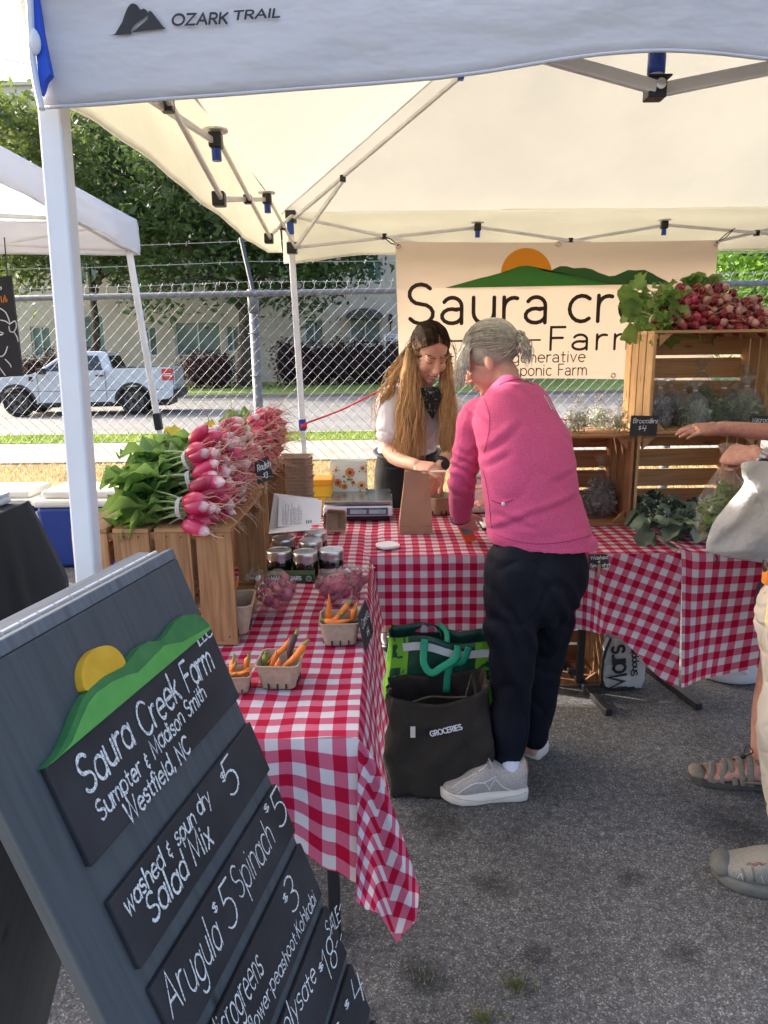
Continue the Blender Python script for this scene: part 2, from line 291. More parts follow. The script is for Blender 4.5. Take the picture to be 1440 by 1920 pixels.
def ribbon(mb,pls,width,xf,h=.0008,jit=0,mi=0,cap=True):
    for n,pl in enumerate(pls):
        P=[V((p[0],p[1],0)) for p in pl]; P=[p for i,p in enumerate(P) if i==0 or (p-P[i-1]).length>1e-5]; k=len(P)
        if k<2: continue
        Lf=[];Rt=[]; hh=h+.00012*(n%7)
        wv=[width*(1+rnd.uniform(-jit,jit)) for _ in P]
        for i in range(k):
            a=(P[i]-P[i-1]).normalized() if i else None; b=(P[i+1]-P[i]).normalized() if i<k-1 else None
            d=(a+b) if a and b else (a or b)
            if d.length<1e-4: d=b
            d.normalize(); nrm=V((-d.y,d.x,0)); sc=1
            if a and b: sc=1/max(.5,abs(nrm.dot(V((-b.y,b.x,0)))))
            Lf.append(P[i]+nrm*wv[i]/2*sc); Rt.append(P[i]-nrm*wv[i]/2*sc)
        vs=[xf(p.x,p.y,hh) for p in Lf]+[xf(p.x,p.y,hh) for p in Rt]; fs=[(i,k+i,k+i+1,i+1) for i in range(k-1)]
        mb.add(vs,fs,None,mi)
        if cap:
            for e,(i,j) in enumerate(((0,1),(k-1,k-2))):
                d=(P[i]-P[j]).normalized(); c=P[i]; r=wv[i]/2; a0=math.atan2(d.y,d.x)-PI/2
                mb.add([xf(c.x+r*math.cos(a0+PI*q/5),c.y+r*math.sin(a0+PI*q/5),hh) for q in range(6)],[(0,1,2,3,4,5)],None,mi)
def write(name,text,size,width,o,u,v,m,parent,w=None,track=.1,fit=None,alt=None,slant=0,jit=0,wj=0,h=.0012,center=False,xs=1.):
    """lettering as raised strokes on a plane; fit = total width"""
    pl,tw=lay(text,size,track,alt,slant,jit,xs); k=(fit/tw) if fit else 1.
    pl=[[(p[0]*k-(tw*k/2 if center else 0),p[1]) for p in q] for q in pl]
    mb=MB(); ribbon(mb,pl,width,xf_plane(o,u,v,w),h=h,jit=wj); return mb.build(name,m,parent)
# ======================= SETTING =======================
def speckle(name,c0,c1,c2,sc=190.,bump=.6,spots=()):
    m=bpy.data.materials.new(name); m.use_nodes=True; nt=m.node_tree; N=nt.nodes; L=nt.links; b=N['Principled BSDF']; b.inputs['Roughness'].default_value=.8; b.inputs['Specular IOR Level'].default_value=.3
    tc=N.new('ShaderNodeTexCoord'); vo=N.new('ShaderNodeTexVoronoi'); vo.inputs['Scale'].default_value=sc; L.new(tc.outputs['Object'],vo.inputs['Vector'])
    sx=N.new('ShaderNodeSeparateColor'); L.new(vo.outputs['Color'],sx.inputs[0])
    rp=N.new('ShaderNodeValToRGB'); e=rp.color_ramp.elements; e[0].position=0; e[0].color=(*c0,1); e[1].position=1; e[1].color=(*c2,1)
    for p_,c_ in ((.55,c1),(.86,tuple(q*1.5 for q in c1))): k=e.new(p_); k.color=(*c_,1)
    L.new(sx.outputs[0],rp.inputs[0])
    nz=N.new('ShaderNodeTexNoise'); nz.inputs['Scale'].default_value=1.7; nz.inputs['Detail'].default_value=7; nz.inputs['Roughness'].default_value=.65; L.new(tc.outputs['Object'],nz.inputs['Vector'])
    r2=N.new('ShaderNodeValToRGB'); r2.color_ramp.elements[0].position=.3; r2.color_ramp.elements[0].color=(.42,.42,.42,1); r2.color_ramp.elements[1].position=.58; r2.color_ramp.elements[1].color=(1,1,1,1); L.new(nz.outputs[0],r2.inputs[0])
    mx=N.new('ShaderNodeMix'); mx.data_type='RGBA'; mx.blend_type='MULTIPLY'; mx.inputs[0].default_value=.75; L.new(rp.outputs[0],mx.inputs[6]); L.new(r2.outputs[0],mx.inputs[7])
    n3=N.new('ShaderNodeTexNoise'); n3.inputs['Scale'].default_value=42; n3.inputs['Detail'].default_value=6; L.new(tc.outputs['Object'],n3.inputs['Vector'])
    r3=N.new('ShaderNodeValToRGB'); r3.color_ramp.elements[0].position=.25; r3.color_ramp.elements[0].color=(.55,.55,.55,1); r3.color_ramp.elements[1].position=.7; r3.color_ramp.elements[1].color=(1.25,1.25,1.25,1); L.new(n3.outputs[0],r3.inputs[0])
    m3=N.new('ShaderNodeMix'); m3.data_type='RGBA'; m3.blend_type='MULTIPLY'; m3.inputs[0].default_value=1; L.new(mx.outputs[2],m3.inputs[6]); L.new(r3.outputs[0],m3.inputs[7]); last=m3.outputs[2]
    for (x,y,r_) in spots:
        vm=N.new('ShaderNodeVectorMath'); vm.operation='DISTANCE'; L.new(tc.outputs['Object'],vm.inputs[0]); vm.inputs[1].default_value=(x,y,0)
        n4=N.new('ShaderNodeTexNoise'); n4.inputs['Scale'].default_value=14; n4.inputs['Detail'].default_value=5; L.new(tc.outputs['Object'],n4.inputs['Vector'])
        ma=N.new('ShaderNodeMath'); ma.operation='MULTIPLY_ADD'; L.new(n4.outputs[0],ma.inputs[0]); ma.inputs[1].default_value=-r_*1.6; L.new(vm.outputs['Value'],ma.inputs[2])
        mr=N.new('ShaderNodeMapRange'); mr.inputs[1].default_value=-r_*.5; mr.inputs[2].default_value=r_*.35; mr.inputs['To Min'].default_value=.48; mr.inputs['To Max'].default_value=1; L.new(ma.outputs[0],mr.inputs[0])
        mm=N.new('ShaderNodeMix'); mm.data_type='RGBA'; mm.blend_type='MULTIPLY'; mm.inputs[0].default_value=1; L.new(last,mm.inputs[6]); L.new(mr.outputs[0],mm.inputs[7]); last=mm.outputs[2]
    L.new(last,b.inputs['Base Color'])
    bp=N.new('ShaderNodeBump'); bp.inputs['Strength'].default_value=bump; bp.inputs['Distance'].default_value=.004; L.new(vo.outputs['Distance'],bp.inputs['Height']); L.new(bp.outputs[0],b.inputs['Normal'])
    return m
def sheet(name,x0,x1,y0,y1,z,m,kind='structure',th=0.):
    mb=MB()
    if th: mb.box((x0,y0,z-th),(x1,y1,z))
    else: mb.add([(x0,y0,z),(x1,y0,z),(x1,y1,z),(x0,y1,z)],[(0,1,2,3)])
    return tag(mb.build(name,m,org=False),kind=kind)
mAsph=speckle('asphalt',(.074,.073,.073),(.122,.120,.119),(.36,.345,.325),sc=280.,spots=[tuple(PZ(x,y,0)[:2])+(r_,) for x,y,r_ in ((820,1545,.09),(1385,1555,.13),(1180,1640,.05),(925,1660,.06),(1005,1790,.05),(790,1830,.07),(1290,1790,.05))])
mEarth=mat('earth',(.16,.13,.06),.95,(.26,.2,.08),scale=3,detail=6,bump=.5)
mDry=mat('dry turf',(.20,.14,.05),.95,(.30,.215,.085),scale=5,detail=8,bump=.8,bscale=60,bdist=.03)
mConc=mat('concrete',(.185,.17,.145),.9,(.25,.23,.195),scale=2.2,detail=8,bump=.25,bscale=70)
mRoad=mat('road surface',(.115,.115,.112),.85,(.165,.16,.152),scale=.7,detail=8,bump=.2,bscale=50,stretch=(.25,1,1))
mLawn=mat('lawn',(.10,.17,.03),.95,(.19,.25,.05),scale=3,detail=8,bump=.8,bscale=50,bdist=.03)
mVerge=mat('verge turf',(.10,.17,.02),.95,(.21,.27,.04),scale=6,detail=8,bump=.8,bscale=50,bdist=.03)
sheet('ground',-400,400,-60,600,-.02,mEarth)
sheet('asphalt_lot',-26,26,-14,5.75,0,mAsph)
sheet('dry_grass_strip',-60,60,5.75,9.8,-.004,mDry)
sheet('sidewalk',-60,60,9.8,12.05,.02,mConc,th=.03)
sheet('grass_verge',-60,60,12.05,13.15,.03,mVerge,th=.04)
sheet('kerb',-60,60,13.15,13.32,.045,mConc,th=.055)
sheet('road',-90,90,13.32,25.2,-.008,mRoad)
sheet('kerb',-90,90,25.2,25.4,.1,mConc,th=.115)
sheet('lawn',-90,90,25.4,37.6,.06,mLawn,th=.07)
def blades(name,n,x0,x1,y0,y1,h,w,m,z=0,lean=.6):
    mb=MB()
    for _ in range(n):
        x,y=rnd.uniform(x0,x1),rnd.uniform(y0,y1); a=rnd.random()*2*PI; hh=h*rnd.uniform(.5,1.3); b=rnd.random()*2*PI; l=hh*lean*rnd.random()
        dx,dy=w*math.cos(a),w*math.sin(a)
        mb.add([(x-dx,y-dy,z),(x+dx,y+dy,z),(x+l*math.cos(b),y+l*math.sin(b),z+hh)],[(0,1,2)])
    return tag(mb.build(name,m,org=False),kind='stuff')
mStraw=mat('straw',(.32,.22,.075),.9,(.45,.33,.13),scale=2,trans=.35,island=.35)
mBlade=mat('blade',(.13,.21,.03),.8,(.25,.32,.05),scale=2,trans=.4,island=.3)
blades('dry_grass',15000,-6.6,4.5,5.72,9.75,.06,.006,mStraw)
blades('verge_grass',9000,-8.5,6,12.07,13.12,.07,.008,mBlade,z=.03)
# ---------------- the building across the street ----------------
YB=38.
mStone=mat('pale stone',(.50,.45,.38),.85,(.60,.54,.46),scale=1.2,detail=6,bump=.3,bscale=14)
mBrick=mat('red brown brick',(.12,.06,.05),.9,(.19,.10,.08),scale=6,detail=4,bump=.3)
mTrim=mat('cornice paint',(.62,.60,.53),.7)
mGlass=mat('window glass',(.10,.17,.17),.06,(.22,.32,.31),scale=.8,spec=.9)
mWhite=mat('white paint',(.74,.74,.72),.5)
mDark=mat('dark metal',(.02,.02,.022),.5)
def facade():
    g=empty('office_building',(-6,YB,0),'pale stone and red brick office building behind the trees across the street','building')
    def px(r): a=PY(r[0],r[3],YB); b=PY(r[1],r[2],YB); return (a.x,b.x,a.z,b.z)
    low=[(62,92,612,668),(156,192,590,662),(330,412,602,668),(266,292,612,668),(572,606,598,652),(656,714,592,646),(140,180,483,527),(688,716,488,530),(425,447,610,660)]
    holes=[px(r) for r in low]
    xs0=-30.
    for k in range(15):
        x=xs0+k*2.9
        holes+=[(x,x+1.25,7.6,9.5),(x,x+1.25,10.6,12.4)]
        if x<-20.5 or x>1.5: holes+=[(x,x+1.3,1.2,3.0),(x,x+1.25,4.4,6.1)]
    def wall(name,m,x0,x1,z0,z1):
        hs=[h for h in holes if h[2]>=z0-.01 and h[3]<=z1+.01 and h[0]>=x0 and h[1]<=x1]
        X=sorted({x0,x1,*[h[0] for h in hs],*[h[1] for h in hs]}); Z=sorted({z0,z1,*[h[2] for h in hs],*[h[3] for h in hs]}); mb=MB()
        for a,b in zip(X,X[1:]):
            for c_,d_ in zip(Z,Z[1:]):
                mx_,mz=(a+b)/2,(c_+d_)/2
                if any(h[0]<mx_<h[1] and h[2]<mz<h[3] for h in hs): continue
                mb.add([(a,YB,c_),(b,YB,c_),(b,YB,d_),(a,YB,d_)],[(0,1,2,3)])
        for h in hs:
            for p,q in (((h[0],h[2]),(h[1],h[2])),((h[1],h[2]),(h[1],h[3])),((h[1],h[3]),(h[0],h[3])),((h[0],h[3]),(h[0],h[2]))):
                mb.add([(p[0],YB,p[1]),(q[0],YB,q[1]),(q[0],YB+.3,q[1]),(p[0],YB+.3,p[1])],[(0,1,2,3)])
        mb.build(name,m,g)
        return hs
    x0,x1=-31.,14.; hs=wall('wall',mStone,x0,x1,0,6.45)+wall('wall',mBrick,x0,x1,6.45,13.0)
    mb=MB(); mb.box((x0,YB+.31,0),(x1,YB+12,12.98)); mb.build('core',mBrick,g)
    mb=MB()
    for z,h,d in ((13.0,.28,.25),(13.28,.3,.4),(13.58,.5,.55),(14.08,.14,.7)): mb.box((x0-.2,YB-d,z),(x1+.2,YB+.28,z+h))
    mb.build('cornice',mTrim,g)
    mb=MB()
    for z in (.75,1.25,1.75,2.3,2.85,3.4,3.95,4.2): 
        for a,b in zip([x0]+sorted(h[1] for h in hs if h[2]<4),sorted(h[0] for h in hs if h[2]<4)+[x1]):
            if b>a+.1: mb.box((a,YB-.02,z),(b,YB-.001,z+.045))
    mb.build('course_band',mStone,g)
    for h in hs:
        p=MB(); p.add([(h[0],YB+.22,h[2]),(h[1],YB+.22,h[2]),(h[1],YB+.22,h[3]),(h[0],YB+.22,h[3])],[(0,1,2,3)])
        f=MB(); w=.07; xm=(h[0]+h[1])/2; zm=h[2]+(h[3]-h[2])*.66
        for a,b in (((h[0],h[2]),(h[0]+w,h[3])),((h[1]-w,h[2]),(h[1],h[3])),((h[0]+w,h[2]),(h[1]-w,h[2]+w)),((h[0]+w,h[3]-w),(h[1]-w,h[3])),((xm-.03,h[2]+w),(xm+.03,h[3]-w))): f.box((a[0],YB+.12,a[1]),(b[0],YB+.2,b[1]))
        fo=f.build('window',mWhite,g); p.build('pane',mGlass,fo)
    # arched dark awning over the entrance
    a=PY(684,598,YB); r=.95; mb=MB(); poly=[(r*1.02*math.cos(PI*i/14),.48*math.sin(PI*i/14)) for i in range(15)]
    mb.prism(poly,lambda u,v,h:V((a.x+u,YB-.02-h,a.z+v)),.9); mb.build('awning',mat('awning cloth',(.09,.085,.08),.8),g)
    l=PY(732,604,YB); mb=MB(); mb.lathe([(.03,-.5),(.03,-.08),(.09,-.05),(.11,.0),(.11,.3),(.13,.32),(.02,.42)],(l.x,YB-.25,l.z),10); mb.box((l.x-.03,YB-.25,l.z-.4),(l.x+.03,YB,l.z-.34)); mb.build('wall_lamp',mDark,g)
    mb=MB(); mb.lathe([(.085,.02),(.085,.28)],(l.x,YB-.25,l.z),10); mb.build('lamp_glass',mat('lamp glass',(.8,.78,.7),.3),g)
facade()
mb=MB(); q=PY(733,632,33.2); mb.box((q.x-.33,33.2,q.z-.16),(q.x+.33,33.24,q.z+.14)); mb.box((q.x-.28,33.21,.06),(q.x-.24,33.235,q.z-.16)); mb.box((q.x+.24,33.21,.06),(q.x+.28,33.235,q.z-.16))
yard=empty('yard_sign',(q.x,33.2,.06),'small white yard sign standing among the purple hedge by the entrance','sign'); mb.build('sign_board',mWhite,yard)
for k,t in enumerate(('OFFICE','FOR RENT')): write('lettering',t,.11,.014,(q.x-.22,33.195,q.z+.0-.13*k+.01),(1,0,0),(0,0,1),mat('blue ink%d'%k,(.03,.07,.3),.6),yard,w=(0,-1,0),fit=.44)
# ---------------- leaves, trees, hedges ----------------
def leafmat(name,c1,c2,tr=.35,sc=.7): return mat(name,c1,.55,c2,scale=sc,detail=3,trans=tr,island=.45,spec=.3,trcol=tuple(min(1,q*1.6) for q in c2))
mL1=leafmat('dark leaves',(.028,.056,.022),(.075,.12,.036)); mL2=leafmat('yellow green leaves',(.035,.065,.018),(.11,.15,.035)); mL3=leafmat('bright leaves',(.08,.17,.02),(.2,.34,.05)); mPurp=leafmat('purple leaves',(.035,.014,.018),(.085,.03,.035),.2,2)
mBark=mat('bark',(.06,.048,.038),.9,(.11,.09,.075),scale=9,stretch=(1,1,.15),bump=.8,bdist=.03)
def crown(mb,blobs,n,size,clump=9,rs=None):
    q=rs or rnd; wts=[b[3]*b[4]*b[5] for b in blobs]; tot=sum(wts)
    for b,wt in zip(blobs,wts):
        for _ in range(int(n*wt/tot/clump)+1):
            while 1:
                d=V((q.uniform(-1,1),q.uniform(-1,1),q.uniform(-1,1)))
                if .35<d.length<1: break
            if q.random()<.75: d=d.normalized()*q.uniform(.72,1.02)
            c=V((b[0]+d.x*b[3],b[1]+d.y*b[4],b[2]+d.z*b[5])); cl=size*2.6
            for k in range(clump):
                p=c+V((q.gauss(0,cl),q.gauss(0,cl),q.gauss(0,cl*.7))); s_=size*q.uniform(.6,1.3)
                a=V((q.uniform(-1,1),q.uniform(-1,1),q.uniform(-.9,.2))).normalized(); x=a.cross(V((q.uniform(-1,1),q.uniform(-1,1),q.uniform(-1,1)))).normalized()
                mb.add([p-a*s_,p+x*s_*.42-a*s_*.1,p+a*s_,p-x*s_*.42+a*s_*.05],[(0,1,2,3)])
def tree(name,label,x,y,trunk_r,trunk_h,blobs,n,size,m,group='trees across the street',rs=None):
    g=empty(name,(x,y,0),label,'tree',group); mb=MB(); q=rs or rnd
    mb.tube([(x,y,-.05),(x,y,trunk_h*.35),(x+.1,y,trunk_h*.7),(x+.05,y,trunk_h*1.15)],[trunk_r*1.35,trunk_r,trunk_r*.85,trunk_r*.6],12)
    for b in blobs[:9]:
        s0=V((x+.05,y,trunk_h*q.uniform(.75,1.1))); e=V((b[0],b[1],b[2])); mid=s0.lerp(e,.5)+V((q.uniform(-.4,.4),q.uniform(-.4,.4),.4)); mb.tube(cr([s0,mid,e],4),[trunk_r*.45*(1-.1*k) for k in range(9)],7)
    mb.build('trunk',mBark,g,smooth=True); mb=MB(); crown(mb,blobs,n,size,rs=rs); mb.build('crown',m,g); return g
def bl(px,py,Y,r,ry=None,rz=None): p=PY(px,py,Y); return (p.x,p.y,p.z,r,ry or r,rz or r)
T=PZ(462,722,0); Yt=33.
x_=PY(462,700,Yt).x
tree('street_tree','dark leafy street tree with the thick trunk behind the fence post',x_,Yt,.36,4.2,[bl(430,330,32,3.6),bl(560,400,31,3.0),bl(320,420,31.5,2.6),bl(640,500,31,1.7,1.8,1.1),bl(520,520,31,2.2,2,1.2),bl(400,520,30.5,1.8,2,1.0),bl(300,540,30,1.5,1.6,1.0),bl(480,250,32,3.0),bl(610,430,32,2.4),bl(560,560,30.8,1.0,1.2,.9),bl(345,330,33,2.6)],14000,.2,mL1)
x_=PY(30,700,30).x
tree('street_tree','yellow green tree at the left edge above the white canopy roof',x_-.5,30,.26,4.,[bl(40,330,30,2.6),bl(-40,300,30,2.8),bl(90,400,29.5,2.0),bl(20,430,29.5,2.0),bl(120,330,30,1.5),bl(75,250,30,1.2),bl(80,500,29,1.4,1.4,1.1),bl(-30,520,29,1.6,1.6,1.2)],9500,.17,mL2)
x_=PY(185,700,35).x
tree('street_tree','slender dark tree between the two fuller street trees',x_,35,.2,4.5,[bl(185,360,35,2.2),bl(240,440,35,2.0),bl(160,440,35,1.8),bl(210,300,35,1.9),bl(250,360,35,1.6),bl(265,520,34,1.2),bl(190,250,35,1.5)],7000,.18,mL1)
x_=PY(1450,700,24).x
tree('bright_tree','bright green tree showing beyond the banner on the right',x_+1.5,24,.24,3.4,[bl(1420,480,24,1.8),bl(1500,430,24,2.6),bl(1370,520,23.5,1.2),bl(1440,560,23.5,1.6),bl(1330,480,24,1.1),bl(1400,600,23,1.2)],9000,.12,mL3)
def hedge(name,label,px0,px1,pyt,Y,d,n,m=None):
    a=PY(px0,pyt,Y);b=PY(px1,pyt,Y); g=empty(name,((a.x+b.x)/2,Y,.06),label,'hedge','purple hedges along the office wall'); mb=MB(); k=max(2,int((b.x-a.x)/.8)); q=rnd; bs=[]
    for i in range(k):
        x=a.x+(b.x-a.x)*(i+.5)/k; bs.append((x,Y,a.z*.5+q.uniform(-.1,.1),.62,d/2,a.z*.52))
    crown(mb,bs,n,.085,8); mb.build('foliage',m or mPurp,g); mb=MB()
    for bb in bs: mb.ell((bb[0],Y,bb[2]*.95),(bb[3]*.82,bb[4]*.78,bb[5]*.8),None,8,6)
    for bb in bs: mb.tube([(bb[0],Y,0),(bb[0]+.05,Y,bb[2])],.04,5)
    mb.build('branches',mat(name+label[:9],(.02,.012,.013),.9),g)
hedge('hedge','long purple leaved hedge between the white tent pole and the banner',520,790,636,33.5,1.6,6500)
hedge('hedge','purple leaved hedge behind the bed of the white pickup',350,432,668,31.5,1.4,2600)
hedge('hedge','purple leaved hedge at the far left behind the pickup hood',40,190,664,33,1.4,3200)
for k,(px_,lab) in enumerate(((596,'low pale shrub at the foot of the purple hedge'),)):
    pass
# overhead wire with its two poles beyond the picture
mb=MB(); a=PY(0,107,44); b=PY(60,122,44); d=(b-a); pts=[a+d*t for t in (-12,-6,0,1,8,20,40)]; 
for i,p in enumerate(pts): p.z+=[3.0,.8,0,0,1.2,6,20][i]*.6
tag(MB().tube(cr(pts,4),.03,5).build('overhead_wire',mDark),'thin dark utility wire crossing the sky at the top left corner','wire')
# ---------------- chain link fence ----------------
YF=5.3; mGalv=mat('galvanised steel',(.135,.145,.155),.6,(.19,.20,.21),scale=30,metal=.2); mWire=mat('bright wire',(.22,.23,.235),.6)
fe=empty('chain_link_fence',(-.93,YF,0),'galvanised chain link fence topped with three strands of barbed wire','fence')
ZR=1.885; mArm=mat('dark grey steel',(.07,.075,.08),.7)  # arm steel in a darker grey than the posts
def rz(x): return ZR+.008*x
posts=[-7.05,-3.98,-.925,2.13,5.2]
for x in posts:
    mb=MB(); mb.tube([(x,YF+.03,-.1),(x,YF+.03,rz(x)-.13)],.034,12); mb.tube([(x,YF+.03,rz(x)-.13),(x,YF+.03,rz(x)+.03)],.040,12)
    for z in (.4,.85,1.3,1.6): mb.tube([(x-.04,YF-.01,z),(x+.04,YF-.01,z)],.005,5)
    po=mb.build('post',mGalv,fe,smooth=True)
    mb=MB(); mb.bar((x,YF+.03,rz(x)+.03),(x-.09,YF+.16,rz(x)+.40),.026,.018); mb.build('barb_arm',mArm,po)
mb=MB(); mb.tube([(-8.2,YF,rz(-8.2)),(6.4,YF,rz(6.4))],.0215,10); mb.build('top_rail',mGalv,fe,smooth=True)
mb=MB(); w=.078; hh=.078; n=int(14.2/(w/2)); x0=-8.0; rows=49; r=.0015
for i in range(n):
    xi=x0+i*w/2; top=rz(xi)+.035; P=[]
    for k in range(rows+1): P.append(V((xi+((k+i)%2)*w/2,YF-.022+.004*((k+i)%2)+.012*math.sin(xi*1.3+k*.11),top-(rows-k)*hh/2)))
    for a,b in zip(P,P[1:]):
        d=(b-a); x,y=frame_of(d); vs=[]
        for p in (a,b):
            for j in range(3): an=2*PI*j/3; vs.append(p+x*r*math.cos(an)+y*r*math.sin(an))
        mb.add(vs,[(0,1,4,3),(1,2,5,4),(2,0,3,5)])
    if (rows+i)%2==0:
        p=P[-1]
        for s_ in (-1,1): mb.tube([p,p+V((0,0,.022)),p+V((s_*.014,0,.045))],.0022,4)
mb.build('mesh',mWire,fe)
for x in [x0+.35+.62*k for k in range(23)]: MB().tube([(x+.026*math.cos(a),YF+.026*math.sin(a)*0-.026*math.sin(a),rz(x)+.026*math.sin(a+.6)) for a in [PI*2*q/10 for q in range(11)]],.0025,4,caps=False).build('tie_wire',mWire,fe)
for k,(dy,dz) in enumerate(((.05,.09),(.105,.235),(.16,.385))):
    mb=MB(); 
    for a,b in zip(posts,posts[1:]):
        pts=[V((a+(b-a)*t,YF+.03+dy,rz(a+(b-a)*t)+dz-.02*math.sin(PI*t))) for t in [q/8 for q in range(9)]]; mb.tube(pts,.0022,4)
        for q in range(int((b-a)/.125)):
            x=a+.06+q*.125; c=V((x,YF+.03+dy,rz(x)+dz-.02*math.sin(PI*(x-a)/(b-a)))); 
            for _ in range(2): d=V((rnd.uniform(-.5,.5),rnd.uniform(-.6,.6),rnd.uniform(-1,1))).normalized()*.014; mb.tube([c-d,c+d],.0018,3)
    mb.build('barbed_strand',mWire,fe)
# ---------------- white pickup ----------------
mPaint=mat('white car paint',(.50,.53,.55),.25,coat=1.0); mRub=mat('tyre rubber',(.015,.015,.016),.85); mTint=mat('tinted glass',(.012,.016,.018),.05,spec=.9); mPlast=mat('black trim',(.025,.026,.028),.6); mRim=mat('alloy rim',(.12,.12,.125),.35,metal=.7)
def pickup():
    f0=PZ(8,775,0); th=R(7); g=empty('pickup_truck',(f0.x,f0.y,0),'white pickup truck driving on the road beyond the fence','pickup truck',rz=th); g.location=(-9.72,17.9,0)
    K=.985; Wd=1.8
    def P_(x,y,z): return V((x*K,y,z*K))
    def shell(name,m,prof,y0,y1,ins=0.,zi=1e9,par_=None):
        n=len(prof); a=[P_(x,y0+(max(0,z-zi)*ins),z) for x,z in prof]; b=[P_(x,y1-(max(0,z-zi)*ins),z) for x,z in prof]
        mb=MB(); mb.add(a+b,[tuple(range(n)),tuple(range(2*n-1,n-1,-1))]+[((i+1)%n,i,n+i,n+(i+1)%n) for i in range(n)])
        o=mb.build(name,m,None,org=False,bevel=.035); o.parent=par_ or g; return o
    arch=lambda cx,r:[(cx+r*math.cos(PI*i/10),.34+r*math.sin(PI*i/10)) for i in range(11)]
    body=[(.06,.34),(0,.55),(0,.84),(.08,.93),(.3,.99),(1.05,1.06),(1.02,1.08),(2.98,1.14),(2.98,1.17),(4.42,1.2),(4.47,1.05),(4.45,.45),(4.3,.38)]+arch(3.45,.43)+[(2.9,.28),(1.1,.28)]+arch(.58,.43)
    body=[p for p in body]; shell('body',mPaint,body,0,Wd,ins=.1,zi=.95)
    cab=[(1.0,1.05),(1.68,1.52),(2.2,1.62),(2.7,1.61),(2.82,1.56),(2.97,1.12)]; shell('cab',mPaint,cab,.05,Wd-.05,ins=.36,zi=1.0)
    def pane(poly,side):
        mb=MB(); pts=[P_(x,(.05+(z-1.0)*.36-.012) if side==0 else Wd-.05-(z-1.0)*.36+.012,z) for x,z in poly]; n=len(pts); back=[p+V((0,.03 if side==0 else -.03,0)) for p in pts]
        mb.add(pts+back,[tuple(range(n)),tuple(range(2*n-1,n-1,-1))]+[(i,(i+1)%n,n+(i+1)%n,n+i) for i in range(n)]); o=mb.build('window',mTint,None,org=False); o.parent=g
    for s_ in (0,1):
        pane([(1.22,1.12),(1.68,1.43),(1.92,1.5),(1.92,1.13)],s_); pane([(2.0,1.13),(2.0,1.51),(2.6,1.5),(2.72,1.14)],s_)
    for a,b in (((1.06,1.1),(1.64,1.49)),((2.95,1.18),(2.84,1.5))):
        mb=MB(); ya,yb=.05+(a[1]-1)*.36+.05,.05+(b[1]-1)*.36+.06; dx=-.02 if a[0]<2 else .02
        v=[P_(a[0]+dx,ya,a[1]),P_(a[0]+dx,Wd-ya,a[1]),P_(b[0]+dx,Wd-yb,b[1]),P_(b[0]+dx,yb,b[1])]; mb.add(v+[p-V((dx,0,.01)) for p in v],[(0,1,2,3),(7,6,5,4),(0,4,5,1),(1,5,6,2),(2,6,7,3),(3,7,4,0)]); o=mb.build('windscreen' if a[0]<2 else 'rear_window',mTint,None,org=False); o.parent=g
    for cx in (.58,3.45):
        for side in (0,1):
            y=.02 if side==0 else Wd-.02; s_=1 if side==0 else -1; c=P_(cx,y,.34); ax=V((0,s_,0))
            mb=MB(); mb.lathe([(.2,0),(.335*K,.0),(.36*K,.03),(.36*K,.2),(.3,.24)],c,24,ax); w_=mb.build('wheel',mRub,None,org=False,smooth=True); w_.parent=g
            mb=MB(); mb.lathe([(.0,.02),(.06,.0),(.08,.02)],c,20,ax,caps=False)
            for k in range(6):
                a=2*PI*k/6; d=V((math.cos(a),0,math.sin(a))); mb.bar(c+d*.06+ax*.01,c+d*.21+ax*.005,.07,.03,up=(0,1,0))
            mb.lathe([(.205,.04),(.215,-.005),(.235,-.005),(.24,.05)],c,24,ax,caps=False); o=mb.build('rim',mRim,None,org=False); o.parent=w_
            if side==0:
                mb=MB(); R1=.43*K+.05; r1=.43*K-.02; cc=P_(cx,-.012,.34); n=16
                vs=[cc+V((r_*math.cos(PI*i/n),dy,r_*math.sin(PI*i/n))) for dy in (0,.05) for i in range(n+1) for r_ in (r1,R1)]; q=2*(n+1)
                F=[]
                for i in range(n): a=2*i; F+=[(a,a+1,a+3,a+2),(a+1,q+a+1,q+a+3,a+3),(a,a+2,q+a+2,q+a)]
                mb.add(vs,F); o=mb.build('wheel_arch',mPlast,None,org=False); o.parent=g
    def bx(name,m,a,b):
        mb=MB(); mb.box(P_(*a),P_(*b)); o=mb.build(name,m,None,org=False,bevel=.015); o.parent=g; return o
    bx('sill',mPlast,(1.08,-.005,.26),(2.92,Wd+.005,.34)); bx('bumper',mPlast,(4.35,.05,.4),(4.58,Wd-.05,.6)); bx('bumper',mPlast,(-.06,.1,.34),(.1,Wd-.1,.52))
    bx('tailgate',mPaint,(4.46,.14,.62),(4.5,Wd-.14,1.16)); bx('headlight',mat('headlamp',(.8,.82,.85),.1),(-.015,.02,.72),(.3,.3,.84))
    tl=bx('tail_light',mat('tail lamp red',(.5,.01,.02),.15,coat=1),(4.2,-.014,.86),(4.485,.16,1.15))
    mb=MB()
    for a,b in (((4.25,.975),(4.44,.975)),((4.25,1.02),(4.44,1.02))): mb.bar(P_(a[0],-.0165,a[1]),P_(b[0],-.0165,b[1]),.002,.022,up=(0,0,1))
    o=mb.build('lamp_marking',mWhite,None,org=False); o.parent=tl
    for x in (1.12,1.97,2.78): bx('door_gap',mDark,(x,-.0025,.36),(x+.012,.03,1.1))
    bx('body_crease',mPlast,(.3,-.003,.62),(4.2,.02,.632))
    for x in (1.78,2.55): bx('door_handle',mPlast,(x,-.02,.98),(x+.2,.02,1.02))
    bx('side_mirror',mPlast,(1.18,-.2,1.06),(1.36,.02,1.2)); bx('bed_rail',mPlast,(3.0,.03,1.175),(4.42,.12,1.215)); bx('side_vent',mPlast,(.92,-.01,.88),(1.02,.02,1.0))
